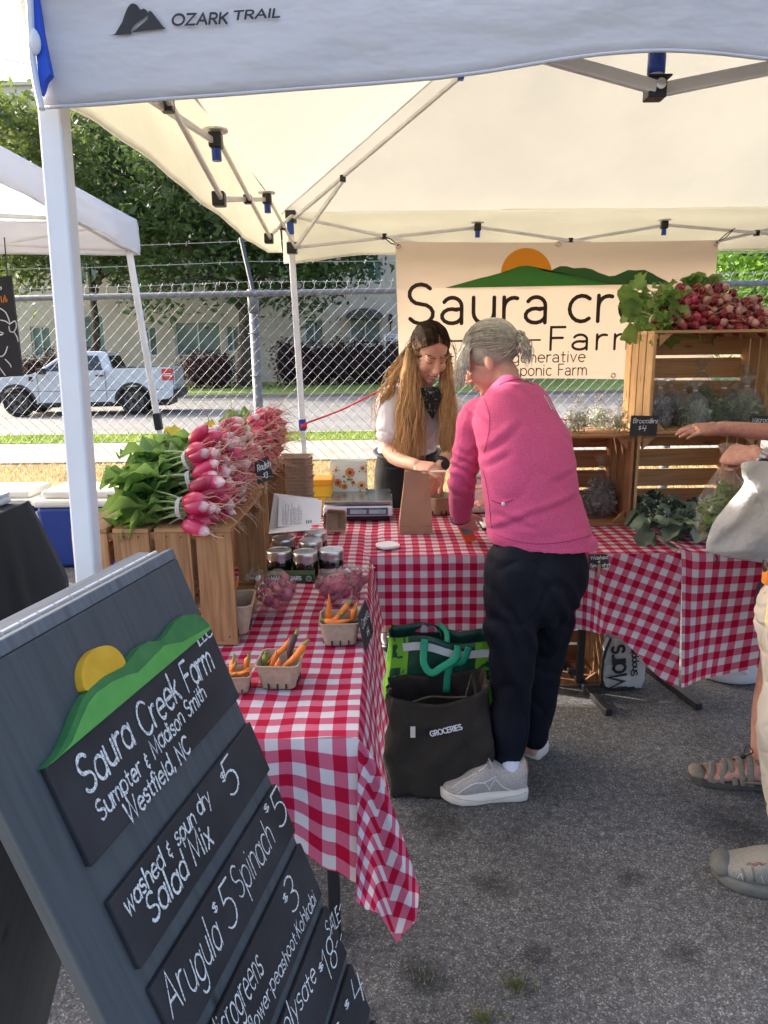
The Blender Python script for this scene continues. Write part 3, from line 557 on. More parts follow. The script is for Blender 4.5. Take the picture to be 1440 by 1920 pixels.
    bx('bed_cavity',mPlast,(3.02,.14,1.16),(4.38,Wd-.14,1.205))
    mb=MB(); mb.box(P_(.3,.2,.2),P_(4.3,Wd-.2,.4)); o=mb.build('underbody',mDark,None,org=False); o.parent=g
pickup()
# ======================= TENTS =======================
mCan=mat('sun tinted canopy cloth',(.665,.655,.59),.75,(.60,.59,.525),scale=2.5,detail=5,bump=.35,bscale=11,bdist=.02,trans=.15,trcol=(.80,.785,.67),spec=.2)  # white cloth; the cream of sunlight coming through is put into its colour
mCan2=mat('white canopy cloth',(.62,.64,.70),.75,(.56,.58,.65),scale=2.5,detail=5,bump=.3,bscale=5,bdist=.03,trans=.30,trcol=(.82,.80,.78),spec=.2)
mCanV=mat('sun tinted valance cloth',(.69,.685,.635),.75,(.63,.625,.575),scale=2.5,detail=5,bump=.35,bscale=11,bdist=.02,trans=.38,trcol=(.84,.82,.71),spec=.2)  # same cloth, paler and more translucent to even out its dimmer backlight
mValF=mat('valance cloth',(.60,.60,.62),.6,(.55,.55,.57),scale=2.5,detail=5,bump=.55,bscale=7,bdist=.03,stretch=(.6,1,1.6),trans=.18,trcol=(.7,.68,.64))
mPole=mat('white powder coated steel',(.66,.67,.68),.35,(.72,.73,.74),scale=8,spec=.5)
mAlu=mat('grey truss bar',(.60,.59,.565),.4,(.67,.66,.635),scale=14,metal=.25)
mBlk=mat('black plastic',(.014,.014,.016),.4); mBlue=mat('blue plastic',(.012,.05,.3),.35); mBlueCloth=mat('blue nylon',(.012,.075,.5),.5,bump=.3,bscale=30)
mInk=mat('black print',(.022,.022,.024),.6); mSteel=mat('bolt steel',(.6,.6,.6),.3,metal=.9)
XL,XR,YN,YB_=-.485,2.45,1.09,3.95
def zE(y): return 2.03+.12*(y-YN)/(YB_-YN)      # eave height: the tent stands on a slight slope
PK=V((.98,2.52,2.92))
te=empty('canopy_tent',(.98,2.52,0),'white pop up canopy tent tinted sunlit cream inside sheltering the vegetable stall','canopy tent')
def roof(pk,cor,name,m,par_,sag=.05,dz=.03):
    for a,b in zip(cor,cor[1:]+cor[:1]):
        def fn(i,j,a=a,b=b):
            e=a.lerp(b,i); p=e.lerp(pk,j); s_=math.sin(PI*i)*math.sin(PI*min(1,j*1.1)); 
            return p+V((0,0,dz-sag*s_+.012*noise.noise(p*2.3)+.006*noise.noise(p*7)))
        MB().grid(fn,28,22).build(name,m,par_,smooth=True)
ov=.035; XFL=PY(68,100,YN-.04).x; cor=[V((XFL,YN-ov,zE(YN))),V((XR+ov,YN-ov,zE(YN))),V((XR+ov,YB_+ov,zE(YB_))),V((XL-ov,YB_+ov,zE(YB_)))]
roof(PK,cor,'roof_panel',mCan,te)
def lerpt(tab,x):
    if x<=tab[0][0]: return tab[0][1]
    for (a,p),(b,q) in zip(tab,tab[1:]):
        if x<=b: t=(x-a)/(b-a); t=t*t*(3-2*t); return p+(q-p)*t
    return tab[-1][1]
def valance(a,b,ztab,m,par_,out,amp=.012,n=70,name='valance',seed=0,lt=None):
    """hanging strip from a to b (top edge), bottom height by table over 0..1"""
    d=b-a
    def fn(i,j):
        t=a.lerp(b,i); zb=(lt or lerpt)(ztab,i); p=V((t.x,t.y,t.z+.03+(zb-t.z-.03)*j)); w=amp*j*(math.sin(i*23+seed)+.6*math.sin(i*51+1.3+seed))+.008*noise.noise(V((i*6,j*3,seed)))*math.sin(PI*min(1,j*1.02))+.010*math.sin(j*9+i*4)*noise.noise(V((i*3,j*2,seed+5)))*(1-j)
        return p+out*(w+.012*math.sin(j*2.5))
    o=MB().grid(fn,n,16).build(name,m,par_,smooth=True,solid=.0012)
    mb=MB(); mb.tube([fn(i/n,1)+out*.002 for i in range(n+1)],.0024,6); mb.build('hem',m,o,smooth=True); return fn
VT=[]
for x,y in ((66,213),(180,207),(300,197),(430,188),(560,178),(700,167),(830,155),(920,143),(1000,130),(1070,119),(1130,112),(1190,107),(1245,105),(1300,107),(1370,113),(1440,122)):
    p=PY(x,y,YN-.045); VT.append(((p.x-cor[0].x)/(cor[1].x-cor[0].x),p.z+.007))
VT+=[(.5,VT[-1][1]-.012),(.62,VT[-1][1]-.01),(.7,VT[-1][1]+.01),(.85,1.82),(1,1.79)]; VT[0]=(0,VT[0][1])
def lin(tab,x):
    for (a,p),(b,q) in zip(tab,tab[1:]):
        if x<=b: return p+(q-p)*max(0,(x-a)/(b-a))
    return tab[-1][1]
fnF=valance(cor[0],cor[1],VT,mValF,te,V((0,-1,0)),.001,n=110,lt=lin)
valance(cor[1],cor[2],[(0,1.80),(.5,1.84),(1,1.93)],mCan,te,V((1,0,0)))
valance(cor[2],cor[3],[(0,1.93),(.15,1.965),(.5,1.955),(.85,1.965),(1,1.925)],mCanV,te,V((0,1,0)),.004,seed=3)
VL=[]
for x,y in ((545,491),(500,473),(450,446),(400,410),(330,362),(250,309),(180,263),(125,226)):
    d=ray(x,y); p=CAM+d*((XL-ov)/d.x); VL.append(((cor[3].y-p.y)/(cor[3].y-cor[0].y),p.z))
VL=[(0,VL[0][1]+.01)]+[v for v in VL if .01<v[0]<.99]+[(1,1.80)]
valance(cor[3],cor[0],VL,mCanV,te,V((-1,0,0)),.004,seed=5,lt=lin)
# open corner flap with its blue pocket
c0=PY(90,140,YN-.06)
mb=MB(); poly=[(60,-60),(78,60),(88,110),(94,138),(84,150),(78,170),(74,176),(70,120),(62,40)]
P=[PY(x,y,YN-.062) for x,y in poly]; n=len(P); mb.add(P+[p+V((0,.012,0)) for p in P],[tuple(range(n)),tuple(range(2*n-1,n-1,-1))]+[(i,n+i,n+(i+1)%n,(i+1)%n) for i in range(n)]); mb.build('corner_pocket',mBlueCloth,te)
mb=MB(); mb.tube([PY(x,y,YN-.066) for x,y in ((52,-80),(56,20),(60,110),(68,160),(78,205))],.0075,6,flat=.5); mb.build('corner_tape',mat('white tape',(.72,.72,.75),.6),te)
mb=MB(); mb.ell(PY(63,78,YN-.066),(.009,.008,.016)); mb.build('corner_tab',mPole,te)
def leg(x0,x1,y,zt,par_,w=.0165,lower=True,clip=.62,foot=True,m=mPole):
    """square upper tube, thinner lower tube"""
    a=V((x1,y,clip if lower else 0)); b=V((x0,y,zt)); mb=MB(); mb.bar(a,b,w*2,w*2,up=(0,1,0)); o=mb.build('leg',m,par_,bevel=.004)
    if lower:
        d=(b-a).normalized(); c=a-d*(a.z/d.z); mb=MB(); mb.bar(a,c,w*1.5,w*1.5,up=(0,1,0)); mb.build('lower_leg',m,o)
        mb=MB(); mb.bar(a+d*.012,a-d*.05,w*2.5,w*2.5,up=(0,1,0)); mb.build('leg_clip',mBlue,o,bevel=.004)
        mb=MB(); mb.box((c.x-.045,y-.045,0),(c.x+.045,y+.045,.006)); mb.build('foot',mSteel,o)
    return o
pf1=PY(105,260,YN); pf2=PY(166,1060,YN); sl_=(pf1.x-pf2.x)/(pf1.z-pf2.z)
leg(pf1.x+sl_*(zE(YN)-pf1.z),pf2.x-sl_*pf2.z,YN,zE(YN),te,w=.0168,lower=False)
pb1=PY(549,500,YB_); pb2=PY(567,790,YB_); sl2=(pb1.x-pb2.x)/(pb1.z-pb2.z); ck=pb2.z
leg(pb1.x+sl2*(zE(YB_)-pb1.z),pb2.x,YB_,zE(YB_)-.02,te,w=.0155,lower=True,clip=ck)
leg(XR,XR+.02,YN,zE(YN),te,lower=True); leg(XR,XR+.02,YB_,zE(YB_),te,lower=True)
CB=V((pb1.x,YB_,0))
def clampblk(p,par_,s_=.018,m=None): 
    mb=MB(); mb.obox(p,(V((1,0,0)),V((0,1,0)),V((0,0,1))),(s_,s_,s_*1.1)); return mb.build('bracket',m or mBlk,par_,bevel=.004)
for x,y in ((CB.x,YB_),(XR,YB_),(pf1.x+.02,YN+.01),(XR,YN)):
    z=zE(y); clampblk(V((x,y,z-.0)),te,.027); clampblk(V((x,y,z-.155)),te,.026); mb=MB(); mb.box((x-.02,y-.03,z-.09),(x+.016,y-.017,z-.03)); mb.build('release_button',mBlue,te,bevel=.004)
def truss(a,b,par_,n=3,zt=None,dz=.145,off=V((0,0,0)),bw=.02):
    ax=(b-a).normalized(); nodes=[]
    for i in range(n+1):
        p=a.lerp(b,i/n)+off; sg=.0 if i in (0,n) else -.065; nodes.append((p+V((0,0,sg)),p+V((0,0,sg-(dz if i not in(0,n) else .155)))))
    for i in range(n):
        for k,(p,q) in enumerate(((nodes[i][0],nodes[i+1][1]),(nodes[i][1],nodes[i+1][0]))):
            s_=V((-ax.y,ax.x,0))*(.008 if k else -.008); mb=MB(); mb.bar(p+s_,q+s_,.010,bw*.8,up=(0,0,1)); mb.build('truss_bar',mAlu,par_,bevel=.003)
        clampblk((nodes[i][0]+nodes[i+1][1])/2,par_,.013)
    for i in range(1,n):
        clampblk(nodes[i][0],par_,.017); clampblk(nodes[i][1],par_,.017)
        mb=MB(); mb.lathe([(.034,0),(.034,.004)],nodes[i][0]+V((0,0,.022)),14); mb.build('joint_plate',mAlu,par_)
        mb=MB(); mb.tube([nodes[i][0]-V((0,0,.02)),nodes[i][0]-V((0,0,.05))],.013,8); mb.build('joint_collar',mBlue,par_)
    return nodes
mSeam=mat('canopy seam',(.62,.60,.54),.8,trans=.15)
for a_ in cor: MB().tube([a_.lerp(PK,t)+V((0,0,.022-.002*math.sin(PI*t))) for t in [q/10 for q in range(11)]],.0035,5,flat=.35).build('roof_seam',mSeam,te)
zf=V((0,0,-.0))
truss(V((pf1.x+.02,YN+.02,zE(YN)-.0)),V((CB.x,YB_-.02,zE(YB_))),te,off=V((.012,0,0)))
truss(V((CB.x,YB_-.02,zE(YB_))),V((XR,YB_-.02,zE(YB_))),te)
truss(V((XR,YN,zE(YN))),V((XR,YB_,zE(YB_))),te,off=V((-.012,0,0)))
jf=PY(1228,168,1.14); A=V((pf1.x+.02,1.13,zE(YN))); w3=jf.x-A.x
# front truss: first low joint hangs where the valance peaks
ndsF=[A+V((w3*k,0,0)) for k in range(4)]; ndsF[3].x=XR
lowF=[A+V((0,0,-.155)),V((jf.x,1.14,jf.z)),V((jf.x+w3,1.14,jf.z)),V((XR,1.13,zE(YN)-.155))]; topF=[A,V((jf.x,1.14,jf.z+.145)),V((jf.x+w3,1.14,jf.z+.145)),V((XR,1.13,zE(YN)))]
for i in range(3):
    for k,(p,q) in enumerate(((topF[i],lowF[i+1]),(lowF[i],topF[i+1]))): mb=MB(); s_=V((0,.008 if k else -.008,0)); mb.bar(p+s_,q+s_,.011,.019); mb.build('truss_bar',mAlu,te,bevel=.003)
for i in (1,2):
    c=lowF[i]; mb=MB(); mb.tube([c+V((0,0,.0)),c+V((0,0,.145))],.0105,10); mb.build('joint_post',mPole,te,smooth=True)
    mb=MB(); mb.tube([c+V((0,0,.02)),c+V((0,0,.048))],.0125,10); mb.build('joint_collar',mBlue,te,smooth=True)
    mb=MB(); mb.obox(c,(V((1,0,0)),V((0,1,0)),V((0,0,1))),(.0132,.013,.0135)); mb.box((c.x-.015,c.y-.014,c.z+.0135),(c.x+.020,c.y+.009,c.z+.0165)); b_=mb.build('joint',mBlk,te,bevel=.005)
    mb=MB(); mb.lathe([(.006,0),(.0075,.003),(.003,.0045)],c+V((.003,-.0135,.003)),12,V((0,-1,0))); mb.build('bolt',mSteel,b_)
    clampblk(topF[i],te,.017)
# ridge poles and their braces
for (x,y) in ((CB.x,YB_),(XR,YB_),(pf1.x,YN),(XR,YN)):
    a=V((x,y,zE(y)-.02)); pk=PK+V((0,0,-.06)); m_=a.lerp(pk,.3)+V((0,0,-.02)); mb=MB(); mb.bar(a,a.lerp(pk,.55),.016,.016); mb.build('ridge_pole',mAlu,te,bevel=.004); mb=MB(); mb.bar(a.lerp(pk,.55),pk,.013,.013); mb.build('ridge_pole',mPole,te,bevel=.003)
    q=a.lerp(pk,.20); mb=MB(); mb.bar(V((x+(.02 if x<1 else -.02),y-(.02 if y>2 else -.02),zE(y)-.155)),q-V((0,0,.015)),.014,.018); mb.build('ridge_brace',mAlu,te,bevel=.003); clampblk(q-V((0,0,.008)),te,.014); clampblk(a.lerp(pk,.55),te,.013,mBlue); clampblk(a.lerp(pk,.6),te,.013)
mb=MB(); mb.lathe([(.05,-.05),(.05,.02),(.02,.03)],PK+V((0,0,-.05)),12); mb.build('peak_hub',mBlk,te)
# print on the front valance
def onval(px,py,lift=.004):
    p=PY(px,py,YN-.05); i=(p.x-cor[0].x)/(cor[1].x-cor[0].x); zb=lin(VT,i); zt=cor[0].z+.03; j=max(0,min(1,(zt-p.z)/(zt-zb))); q=fnF(i,j); return V((p.x,q.y-lift,p.z))
def decal(name,poly,m,par_,k=5,close=True):
    pts=[(p.x,p.y) for p in cr(poly,k,True)] if k>1 else poly
    c=(sum(p[0] for p in pts)/len(pts),sum(p[1] for p in pts)/len(pts)); mb=MB(); n=len(pts)
    bmv=bmesh.new(); vs=[bmv.verts.new(onval(*p)) for p in pts]; bmv.faces.new(vs); bmesh.ops.triangulate(bmv,faces=bmv.faces[:]); bmv.verts.index_update()
    mb.add([v.co.copy() for v in bmv.verts],[[v.index for v in f.verts] for f in bmv.faces]); bmv.free(); return mb.build(name,m,par_)
decal('logo_print',[(203,67),(216,64),(226,50),(236,24),(243,12),(250,8),(258,11),(264,19),(270,17),(277,22),(278,28),(272,33),(260,41),(250,50),(246,57),(247,63),(238,65)],mInk,te,k=3)
decal('logo_print',[(248,61),(256,54),(268,44),(277,36),(281,28),(279,22),(284,22),(290,30),(296,40),(303,48),(311,54),(300,55),(280,57),(262,60)],mInk,te,k=3)
pl,tw=lay('OZARK',1,.16,xs=1.25); pl2,tw2=lay('TRAIL',1,.16,xs=1.25)
mb=MB()
for P_,tw_,x0,x1,yb0,yb1,hgt in ((pl,tw,323,426,48,45,20),(pl2,tw2,438,524,38,33,16)):
    def xf(a,b,h=0,tw_=tw_,x0=x0,x1=x1,yb0=yb0,yb1=yb1,hgt=hgt): t=a/tw_; return onval(x0+(x1-x0)*t+b*3,yb0+(yb1-yb0)*t-b*hgt/.76,.0045+h)
    ribbon(mb,P_,.17,xf,h=.0002)
mb.build('brand_lettering',mInk,te)
# ---------------- neighbouring white tent ----------------
def side_tent():
    Yt=4.3; c=PY(262,484,Yt); x1=c.x; y1=Yt; x0=x1-3.05; y0=Yt-3.05; zc=PY(258,412,Yt).z; g=empty('canopy_tent',((x0+x1)/2,(y0+y1)/2,0),'white canopy tent of the stall next door at the left edge','canopy tent')
    zb=PY(258,478,Yt).z; ze=zc+.0; cor_=[V((x0,y0,ze)),V((x1,y0,ze)),V((x1,y1,ze)),V((x0,y1,ze))]
    roof(V(((x0+x1)/2,(y0+y1)/2,ze+.78)),cor_,'roof_panel',mCan2,g,sag=.03,dz=.0)
    for k,(a,b,o) in enumerate(((cor_[0],cor_[1],V((0,-1,0))),(cor_[1],cor_[2],V((1,0,0))),(cor_[2],cor_[3],V((0,1,0))),(cor_[3],cor_[0],V((-1,0,0))))): valance(a-V((0,0,.03)),b-V((0,0,.03)),[(0,zb),(.25,zb+.015),(.5,zb+.05),(.8,zb+.03),(1,zb)],mCan2,g,o,.008,seed=k*2)
    f=PY(297,790,Yt-.04); lg=MB(); top=V((x1-.05,Yt-.05,zb+.12)); bot=V((f.x,Yt-.05,f.z)); lg.bar(top,bot,.032,.032,up=(0,1,0)); o=lg.build('leg',mPole,g,bevel=.004); mb=MB(); mb.bar(bot+(top-bot).normalized()*.05,bot-(top-bot).normalized()*.05,.042,.042,up=(0,1,0)); mb.build('leg_clip',mBlk,o,bevel=.005)
    d=(bot-top).normalized(); e=bot+d*(bot.z/-d.z); mb=MB(); mb.bar(bot,e,.024,.024,up=(0,1,0)); mb.build('lower_leg',mPole,o)
    for x,y in ((x0+.05,y0+.05),(x1-.05,y0+.05),(x0+.05,y1-.05)): leg(x,x,y,ze-.04,g,lower=True)
    clampblk(top,g,.026); clampblk(top+V((-.03,-.05,.02)),g,.02)
    for (a,b) in ((V((x1-.06,y0+.05,0)),V((x1-.06,y1-.05,0))),(V((x0+.05,y1-.06,0)),V((x1-.05,y1-.06,0))),(V((x0+.05,y0+.06,0)),V((x1-.05,y0+.06,0)))): 
        a.z=b.z=ze-.02; truss(a,b,g,n=2,dz=.16)
side_tent()
# ---------------- banner on the back truss ----------------
YBN=3.85; mBan=mat('banner vinyl',(.68,.59,.49),.55,(.71,.62,.52),scale=1.5,bump=.2,bscale=4,bdist=.03,trans=.28,trcol=(.78,.60,.44))
bn=empty('vinyl_banner',(.9,YBN,1.3),'cream vinyl banner with sun and green hills hanging from the back of the stall','banner')
tl,tr_,bl_,br_=PY(741,453,YBN),PY(1348,450,YBN),PY(749,706,YBN),PY(1330,713,YBN)
def bfn(i,j):
    p=tl.lerp(tr_,i).lerp(bl_.lerp(br_,i),j); p.z-= .008*math.sin(PI*i)*(1-j); 
    e=max(0,(abs(i-.5)*2-.93))*.6; return V((p.x,YBN+e*math.sin(j*5)*.3,p.z))
MB().grid(bfn,40,18).build('banner_cloth',mBan,bn,smooth=True)
def BP(px,py): p=PY(px,py,YBN); return (p.x,p.z)
def flat(name,poly,m,lift,k=1,y=YBN,P_=None):
    pts=[BP(*p) for p in poly]; pts=[(p.x,p.y) for p in cr(pts,5,True)] if k>1 else pts; b_=bmesh.new(); b_.faces.new([b_.verts.new((x,y-lift,z)) for x,z in pts]); bmesh.ops.triangulate(b_,faces=b_.faces[:]); b_.verts.index_update(); mb=MB(); mb.add([v.co.copy() for v in b_.verts],[[v.index for v in f.verts] for f in b_.faces]); b_.free(); return mb.build(name,m,bn)
def prt(n,c): return mat(n,c,.55,trans=.3)
sun_=[(987+48*math.cos(PI*2*i/40),514+49*math.sin(PI*2*i/40)) for i in range(40)]; flat('sun_print',[p for p in sun_ if p[1]<520],prt('orange print',(.75,.30,.01)),.001)
flat('hill_print',[(1028,512),(1037,505),(1050,499),(1062,499),(1075,503),(1096,502),(1110,505),(1126,513),(1142,518),(1153,517),(1166,512),(1178,506),(1192,507),(1208,506),(1224,513),(1240,524),(1261,533),(1200,534),(1150,534),(1080,526)],prt('dark green print',(.035,.12,.03)),.0018)
flat('hill_print',[(834,540),(870,530),(902,521),(930,515),(955,506),(975,499),(990,498),(1005,501),(1020,508),(1035,511),(1080,518),(1112,525),(1135,531),(1152,534),(1000,537)],prt('green print',(.05,.22,.035)),.0026)
mBI=prt('brown black print',(.03,.022,.018))
def bw(text,px0,px1,yb0,yb1,cap,wd,track=.12,name='lettering'):
    a,b=PY(px0,yb0,YBN-.003),PY(px1,yb1,YBN-.003); u=(b-a); L_=u.length; u.normalize(); vv=V((0,-1,0)).cross(u)*-1; vv=V((0,0,1)); sz=cap/.76*(3.85/FPX)*1.0; pl,tw=lay(text,sz,track,alt={'a':'A2'}); mb=MB(); ribbon(mb,[[(p[0]*L_/tw,p[1]) for p in q] for q in pl],wd,xf_plane(a,u,vv,V((0,-1,0))),h=.0006); mb.build(name,mBI,bn)
bw('Saura',766,1027,607,605,68,.020,.16); bw('creek',1066,1316,603,600,68,.020,.14); bw('Farm',1030,1200,656,654,40,.013,.2)
bw('Innovative & Regenerative',757,1097,683,678,20,.0055,.13); bw('Hydroponic & Aquaponic Farm',757,1100,707,703,20,.0055,.13)
mb=MB(); a,b=PY(770,642,YBN-.003),PY(1014,639,YBN-.003); mb.add([a,b,b+V((0,0,.009)),a+V((0,0,.009))],[(0,1,2,3)]); mb.build('rule_print',mBI,bn)
for px_,py_ in ((747,461),(1047,457),(1344,456),(1150,704)):
    p=PY(px_,py_,YBN-.006); mb=MB(); mb.tube([p+V((.011*math.cos(a),0,.011*math.sin(a))) for a in [2*PI*q/12 for q in range(13)]],.004,6,caps=False); mb.build('grommet',mat('brass%d'%px_,(.55,.5,.42),.35,metal=.8),bn)
for a,b in ((PY(747,460,YBN-.01),PY(718,443,3.93)),(PY(1343,455,YBN-.01),PY(1378,428,3.93))):
    mb=MB(); mb.tube([a,a.lerp(b,.5)+V((0,-.01,.008)),b],.0028,5); mb.tube([a,a.lerp(b,.5)+V((0,0,-.012)),b],.0028,5); mb.build('tie_cord',mDark,bn)
# red strap from the back leg
a=PY(570,795,YB_-.02); b=PY(716,731,YB_); c=V((.42,YB_,1.12)); mb=MB(); mb.tube(cr([a,a.lerp(b,.5)+V((0,0,-.012)),b,V((.12,YB_,b.z+.03)),c,V((XR-.02,YB_-.02,1.02))],6),.0055,6); mb.tube([a+V((-.018,0,-.012)),a+V((.016,0,-.012))],.013,8)
tag(mb.build('red_strap',mat('red webbing',(.55,.02,.03),.6)),'thin red strap tied to the back tent leg above its blue clip','strap')
# ======================= TABLES, CLOTHS, CRATES =======================
mGing=gingham('red gingham')
ZT=.74
# table tops and legs
def ftable(label,x0,x1,y0,y1,legs):
    g=empty('folding_table',((x0+x1)/2,(y0+y1)/2,0),label,'folding table'); mb=MB(); mb.box((x0,y0,ZT-.042),(x1,y1,ZT-.006)); mb.build('tabletop',mat('table plastic'+label[:6],(.6,.6,.58),.6),g,bevel=.006)
    for L_ in legs:
        mb=MB(); 
        for p,q in L_: mb.bar(p,q,.03,.03,up=(0,1,0))
        mb.build('leg',mDark,g,bevel=.004)
    return g
TL=(-.72,-.055,1.215,2.47)
lp=PZ(629,1755,0)
ftable('small folding table with black legs under the long gingham cloth beside the chalkboard sign',TL[0]+.02,TL[1]-.02,TL[2]+.03,TL[3]-.0,[[((lp.x,lp.y,0),(lp.x,lp.y,.7)),((lp.x-.012,lp.y,.47),(lp.x-.42,lp.y,.47)),((lp.x-.45,lp.y,0),(lp.x-.45,lp.y,.7))],[((lp.x,2.3,0),(lp.x,2.3,.7)),((lp.x-.45,2.3,0),(lp.x-.45,2.3,.7))]])
TA=(-.05,1.05,2.44,3.24); TBx=(1.055,2.35,2.44,3.24)
t1=PZ(1142,1343,0); t2=PZ(1311,1332,0)
ftable('folding table with angled black feet behind the woman in pink',TA[0]+.02,TA[1]-.01,TA[2]+.03,TA[3]-.03,[[((t1.x-.05,2.9,.02),(t1.x-.05,2.9,.7)),((t1.x-.07,3.12,.015),(t1.x,t1.y,.015))],[((.12,2.9,.02),(.12,2.9,.7)),((.12,3.1,.015),(.12,2.66,.015))]])
ftable('folding table at the right end holding up the crate stack',TBx[0]+.01,TBx[1]-.02,TBx[2]+.03,TBx[3]-.03,[[((t2.x-.06,2.95,.02),(t2.x-.06,2.95,.7)),((t2.x-.1,3.15,.015),(t2.x,t2.y,.015))],[((2.1,2.9,.02),(2.1,2.9,.7)),((2.1,3.1,.015),(2.1,2.66,.015))]])
def wob(x,y): return (x+.007*noise.noise(V((x*3,y*4,5)))+.0025*noise.noise(V((x*9,y*14,8))),y+.012*noise.noise(V((x*5,y*2.5,2)))+.004*noise.noise(V((x*15,y*8,6))))
# --- cloth on the small table
def cloth_left():
    mb=MB(); x0,x1,y0,y1=TL
    wr=lambda x,y:.005*noise.noise(V((x*5,y*4,1)))+.003*noise.noise(V((x*13,y*11,4)))
    def top(i,j): x=x0+(x1-x0)*i; y=y0+(y1-y0)*j; return V((x,y,ZT+.002+wr(x,y)))
    mb.grid(top,40,70,lambda i,j:wob(x0+(x1-x0)*i,y0+(y1-y0)*j))
    rows=22
    def drop_side(i,j):     # along right edge, i 0..1 from back to front corner
        y=y1+(y0-y1)*i; d=lerpt([(0,.235),(.5,.27),(.85,.29),(1,.30)],i)*j; f=math.sin(y*19)*.5+math.sin(y*43+1)*.25
        o=.012*(1-math.exp(-d*40))+d*.13+ .028*j*f*(.35+.65*i)
        return V((x1+o,y,ZT+.002-d*.985+(wr(x1,y) if j==0 else 0)))
    mb.grid(drop_side,80,rows,lambda i,j:wob(x1+.30*j,y1+(y0-y1)*i))
    def drop_front(i,j):    # i 0..1 from right corner to left
        x=x1+(x0-x1)*i; d=lerpt([(0,.30),(.08,.27),(.22,.20),(.5,.195),(1,.22)],i)*j; f=math.sin(x*24+.6)*.6+math.sin(x*51)*.25
        o=.012*(1-math.exp(-d*40))+d*.08+.016*j*f
        return V((x,y0-o,ZT+.002-d*.985))
    mb.grid(drop_front,44,rows,lambda i,j:wob(x1+(x0-x1)*i,y0-.22*j))
    # hanging corner: the excess falls in a long ear
    ear=[V((.052,.03,0)),V((.075,.06,0)),V((.10,.03,0)),V((.118,-.005,0)),V((.108,-.035,0)),V((.07,-.02,0)),V((.035,-.015,0)),V((.012,-.05,0)),V((-.008,-.058,0)),V((-.005,-.04,0)),V((0,-.036,0))]
    def corner(i,j):
        k=i*(len(ear)-1); a=int(min(k,len(ear)-2)); e=ear[a].lerp(ear[a+1],k-a); ph=i*PI/2; d=.30/max(math.cos(ph),math.sin(ph)); d=.30+(d-.30)*1.25
        s_=j**.8; base=V((.012*math.cos(ph)*min(1,j*6),-.012*math.sin(ph)*min(1,j*6),0)); return V((x1,y0,ZT+.002-d*j*.97))+base*(1-s_)+e*s_
    mb.grid(corner,40,rows,lambda i,j:wob(x1+.42*j*math.cos(i*PI/2),y0-.42*j*math.sin(i*PI/2)))
    o=tag(mb.build('tablecloth',mGing,smooth=True,org=False),'red and white gingham cloth hanging to a long corner beside the chalkboard sign','tablecloth')
cloth_left()
def cloth_a():
    mb=MB(); x0,x1,y0,y1=TA[0],1.05,TA[2],TA[3]; x0-=.75
    wr=lambda x,y:.004*noise.noise(V((x*5,y*3,7)))+.002*noise.noise(V((x*17,y*9,2)))
    x0t=-.75
    mb.grid(lambda i,j:V((x0t+(x1-x0t)*i,(y0 if x0t+(x1-x0t)*i>-.09 else 2.475)+(y1-(y0 if x0t+(x1-x0t)*i>-.09 else 2.475))*j,ZT+.0015+(wr(x0t+(x1-x0t)*i,y0+(y1-y0)*j) if x0t+(x1-x0t)*i>-.02 else -.004))),90,36,lambda i,j:wob(x0t+(x1-x0t)*i,y0+(y1-y0)*j))
    xa=-.06
    def fr(i,j):
        x=xa+(x1+.01-xa)*i; tw=max(0,(x-.70))/.36; d=lerpt([(0,.285),(.62,.285),(.70,.27),(.76,.29),(1,.49)],i)*j
        f=math.sin(x*15)*.5+math.sin(x*37+2)*.3; o=.010*(1-math.exp(-d*45))+d*.045+.013*j*f+(.05*j*math.exp(-((x-.74)/.05)**2))+.035*j*tw*(1+math.sin(x*12))
        return V((x,y0-o,ZT+.0015-d*.985))
    def uv(i,j):
        x=xa+(x1+.01-xa)*i; d=lerpt([(0,.285),(.62,.285),(.70,.27),(.76,.29),(1,.49)],i)*j; k=max(0,min(1,(x-.70)/.08)); a=R(21)*k; dx,dy=x-.72,-d; return (.72+dx*math.cos(a)-dy*math.sin(a)*1,y0+dx*math.sin(a)*1+dy*math.cos(a))
    mb.grid(fr,110,24,uv)
    tag(mb.build('tablecloth',mGing,smooth=True,org=False),'red and white gingham cloth on the middle table behind the woman in pink','tablecloth')
    mb=MB(); x0,x1=1.052,2.36
    mb.grid(lambda i,j:V((x0+(x1-x0)*i,y0-.01+(y1-y0)*j,ZT+.005+wr(x0+(x1-x0)*i+3,y0+(y1-y0)*j)+.014*math.exp(-((i*(x1-x0))/.035)**2))),70,36,lambda i,j:(x0+(x1-x0)*i,y0+(y1-y0)*j))
    def fb(i,j):
        x=x0+(x1-x0)*i; d=lerpt([(0,.475),(.12,.47),(.3,.415),(1,.40)],i)*j; f=math.sin(x*13+.5)*.6+math.sin(x*29)*.3; o=.010*(1-math.exp(-d*45))+d*.07+.02*j*f+.05*j*math.exp(-((i*1.3)/.06)**2)
        return V((x+.02*j*math.sin(x*9),y0-.012-o,ZT+.005+.014*math.exp(-((i*(x1-x0))/.035)**2)*(1-j)-d*.985))
    mb.grid(fb,90,26,lambda i,j:(x0+(x1-x0)*i+.02*j*math.sin(i*9),y0-.42*j))
    tag(mb.build('tablecloth',mGing,smooth=True,org=False),'red and white gingham cloth under the crate stack, reaching the right edge','tablecloth')
cloth_a()
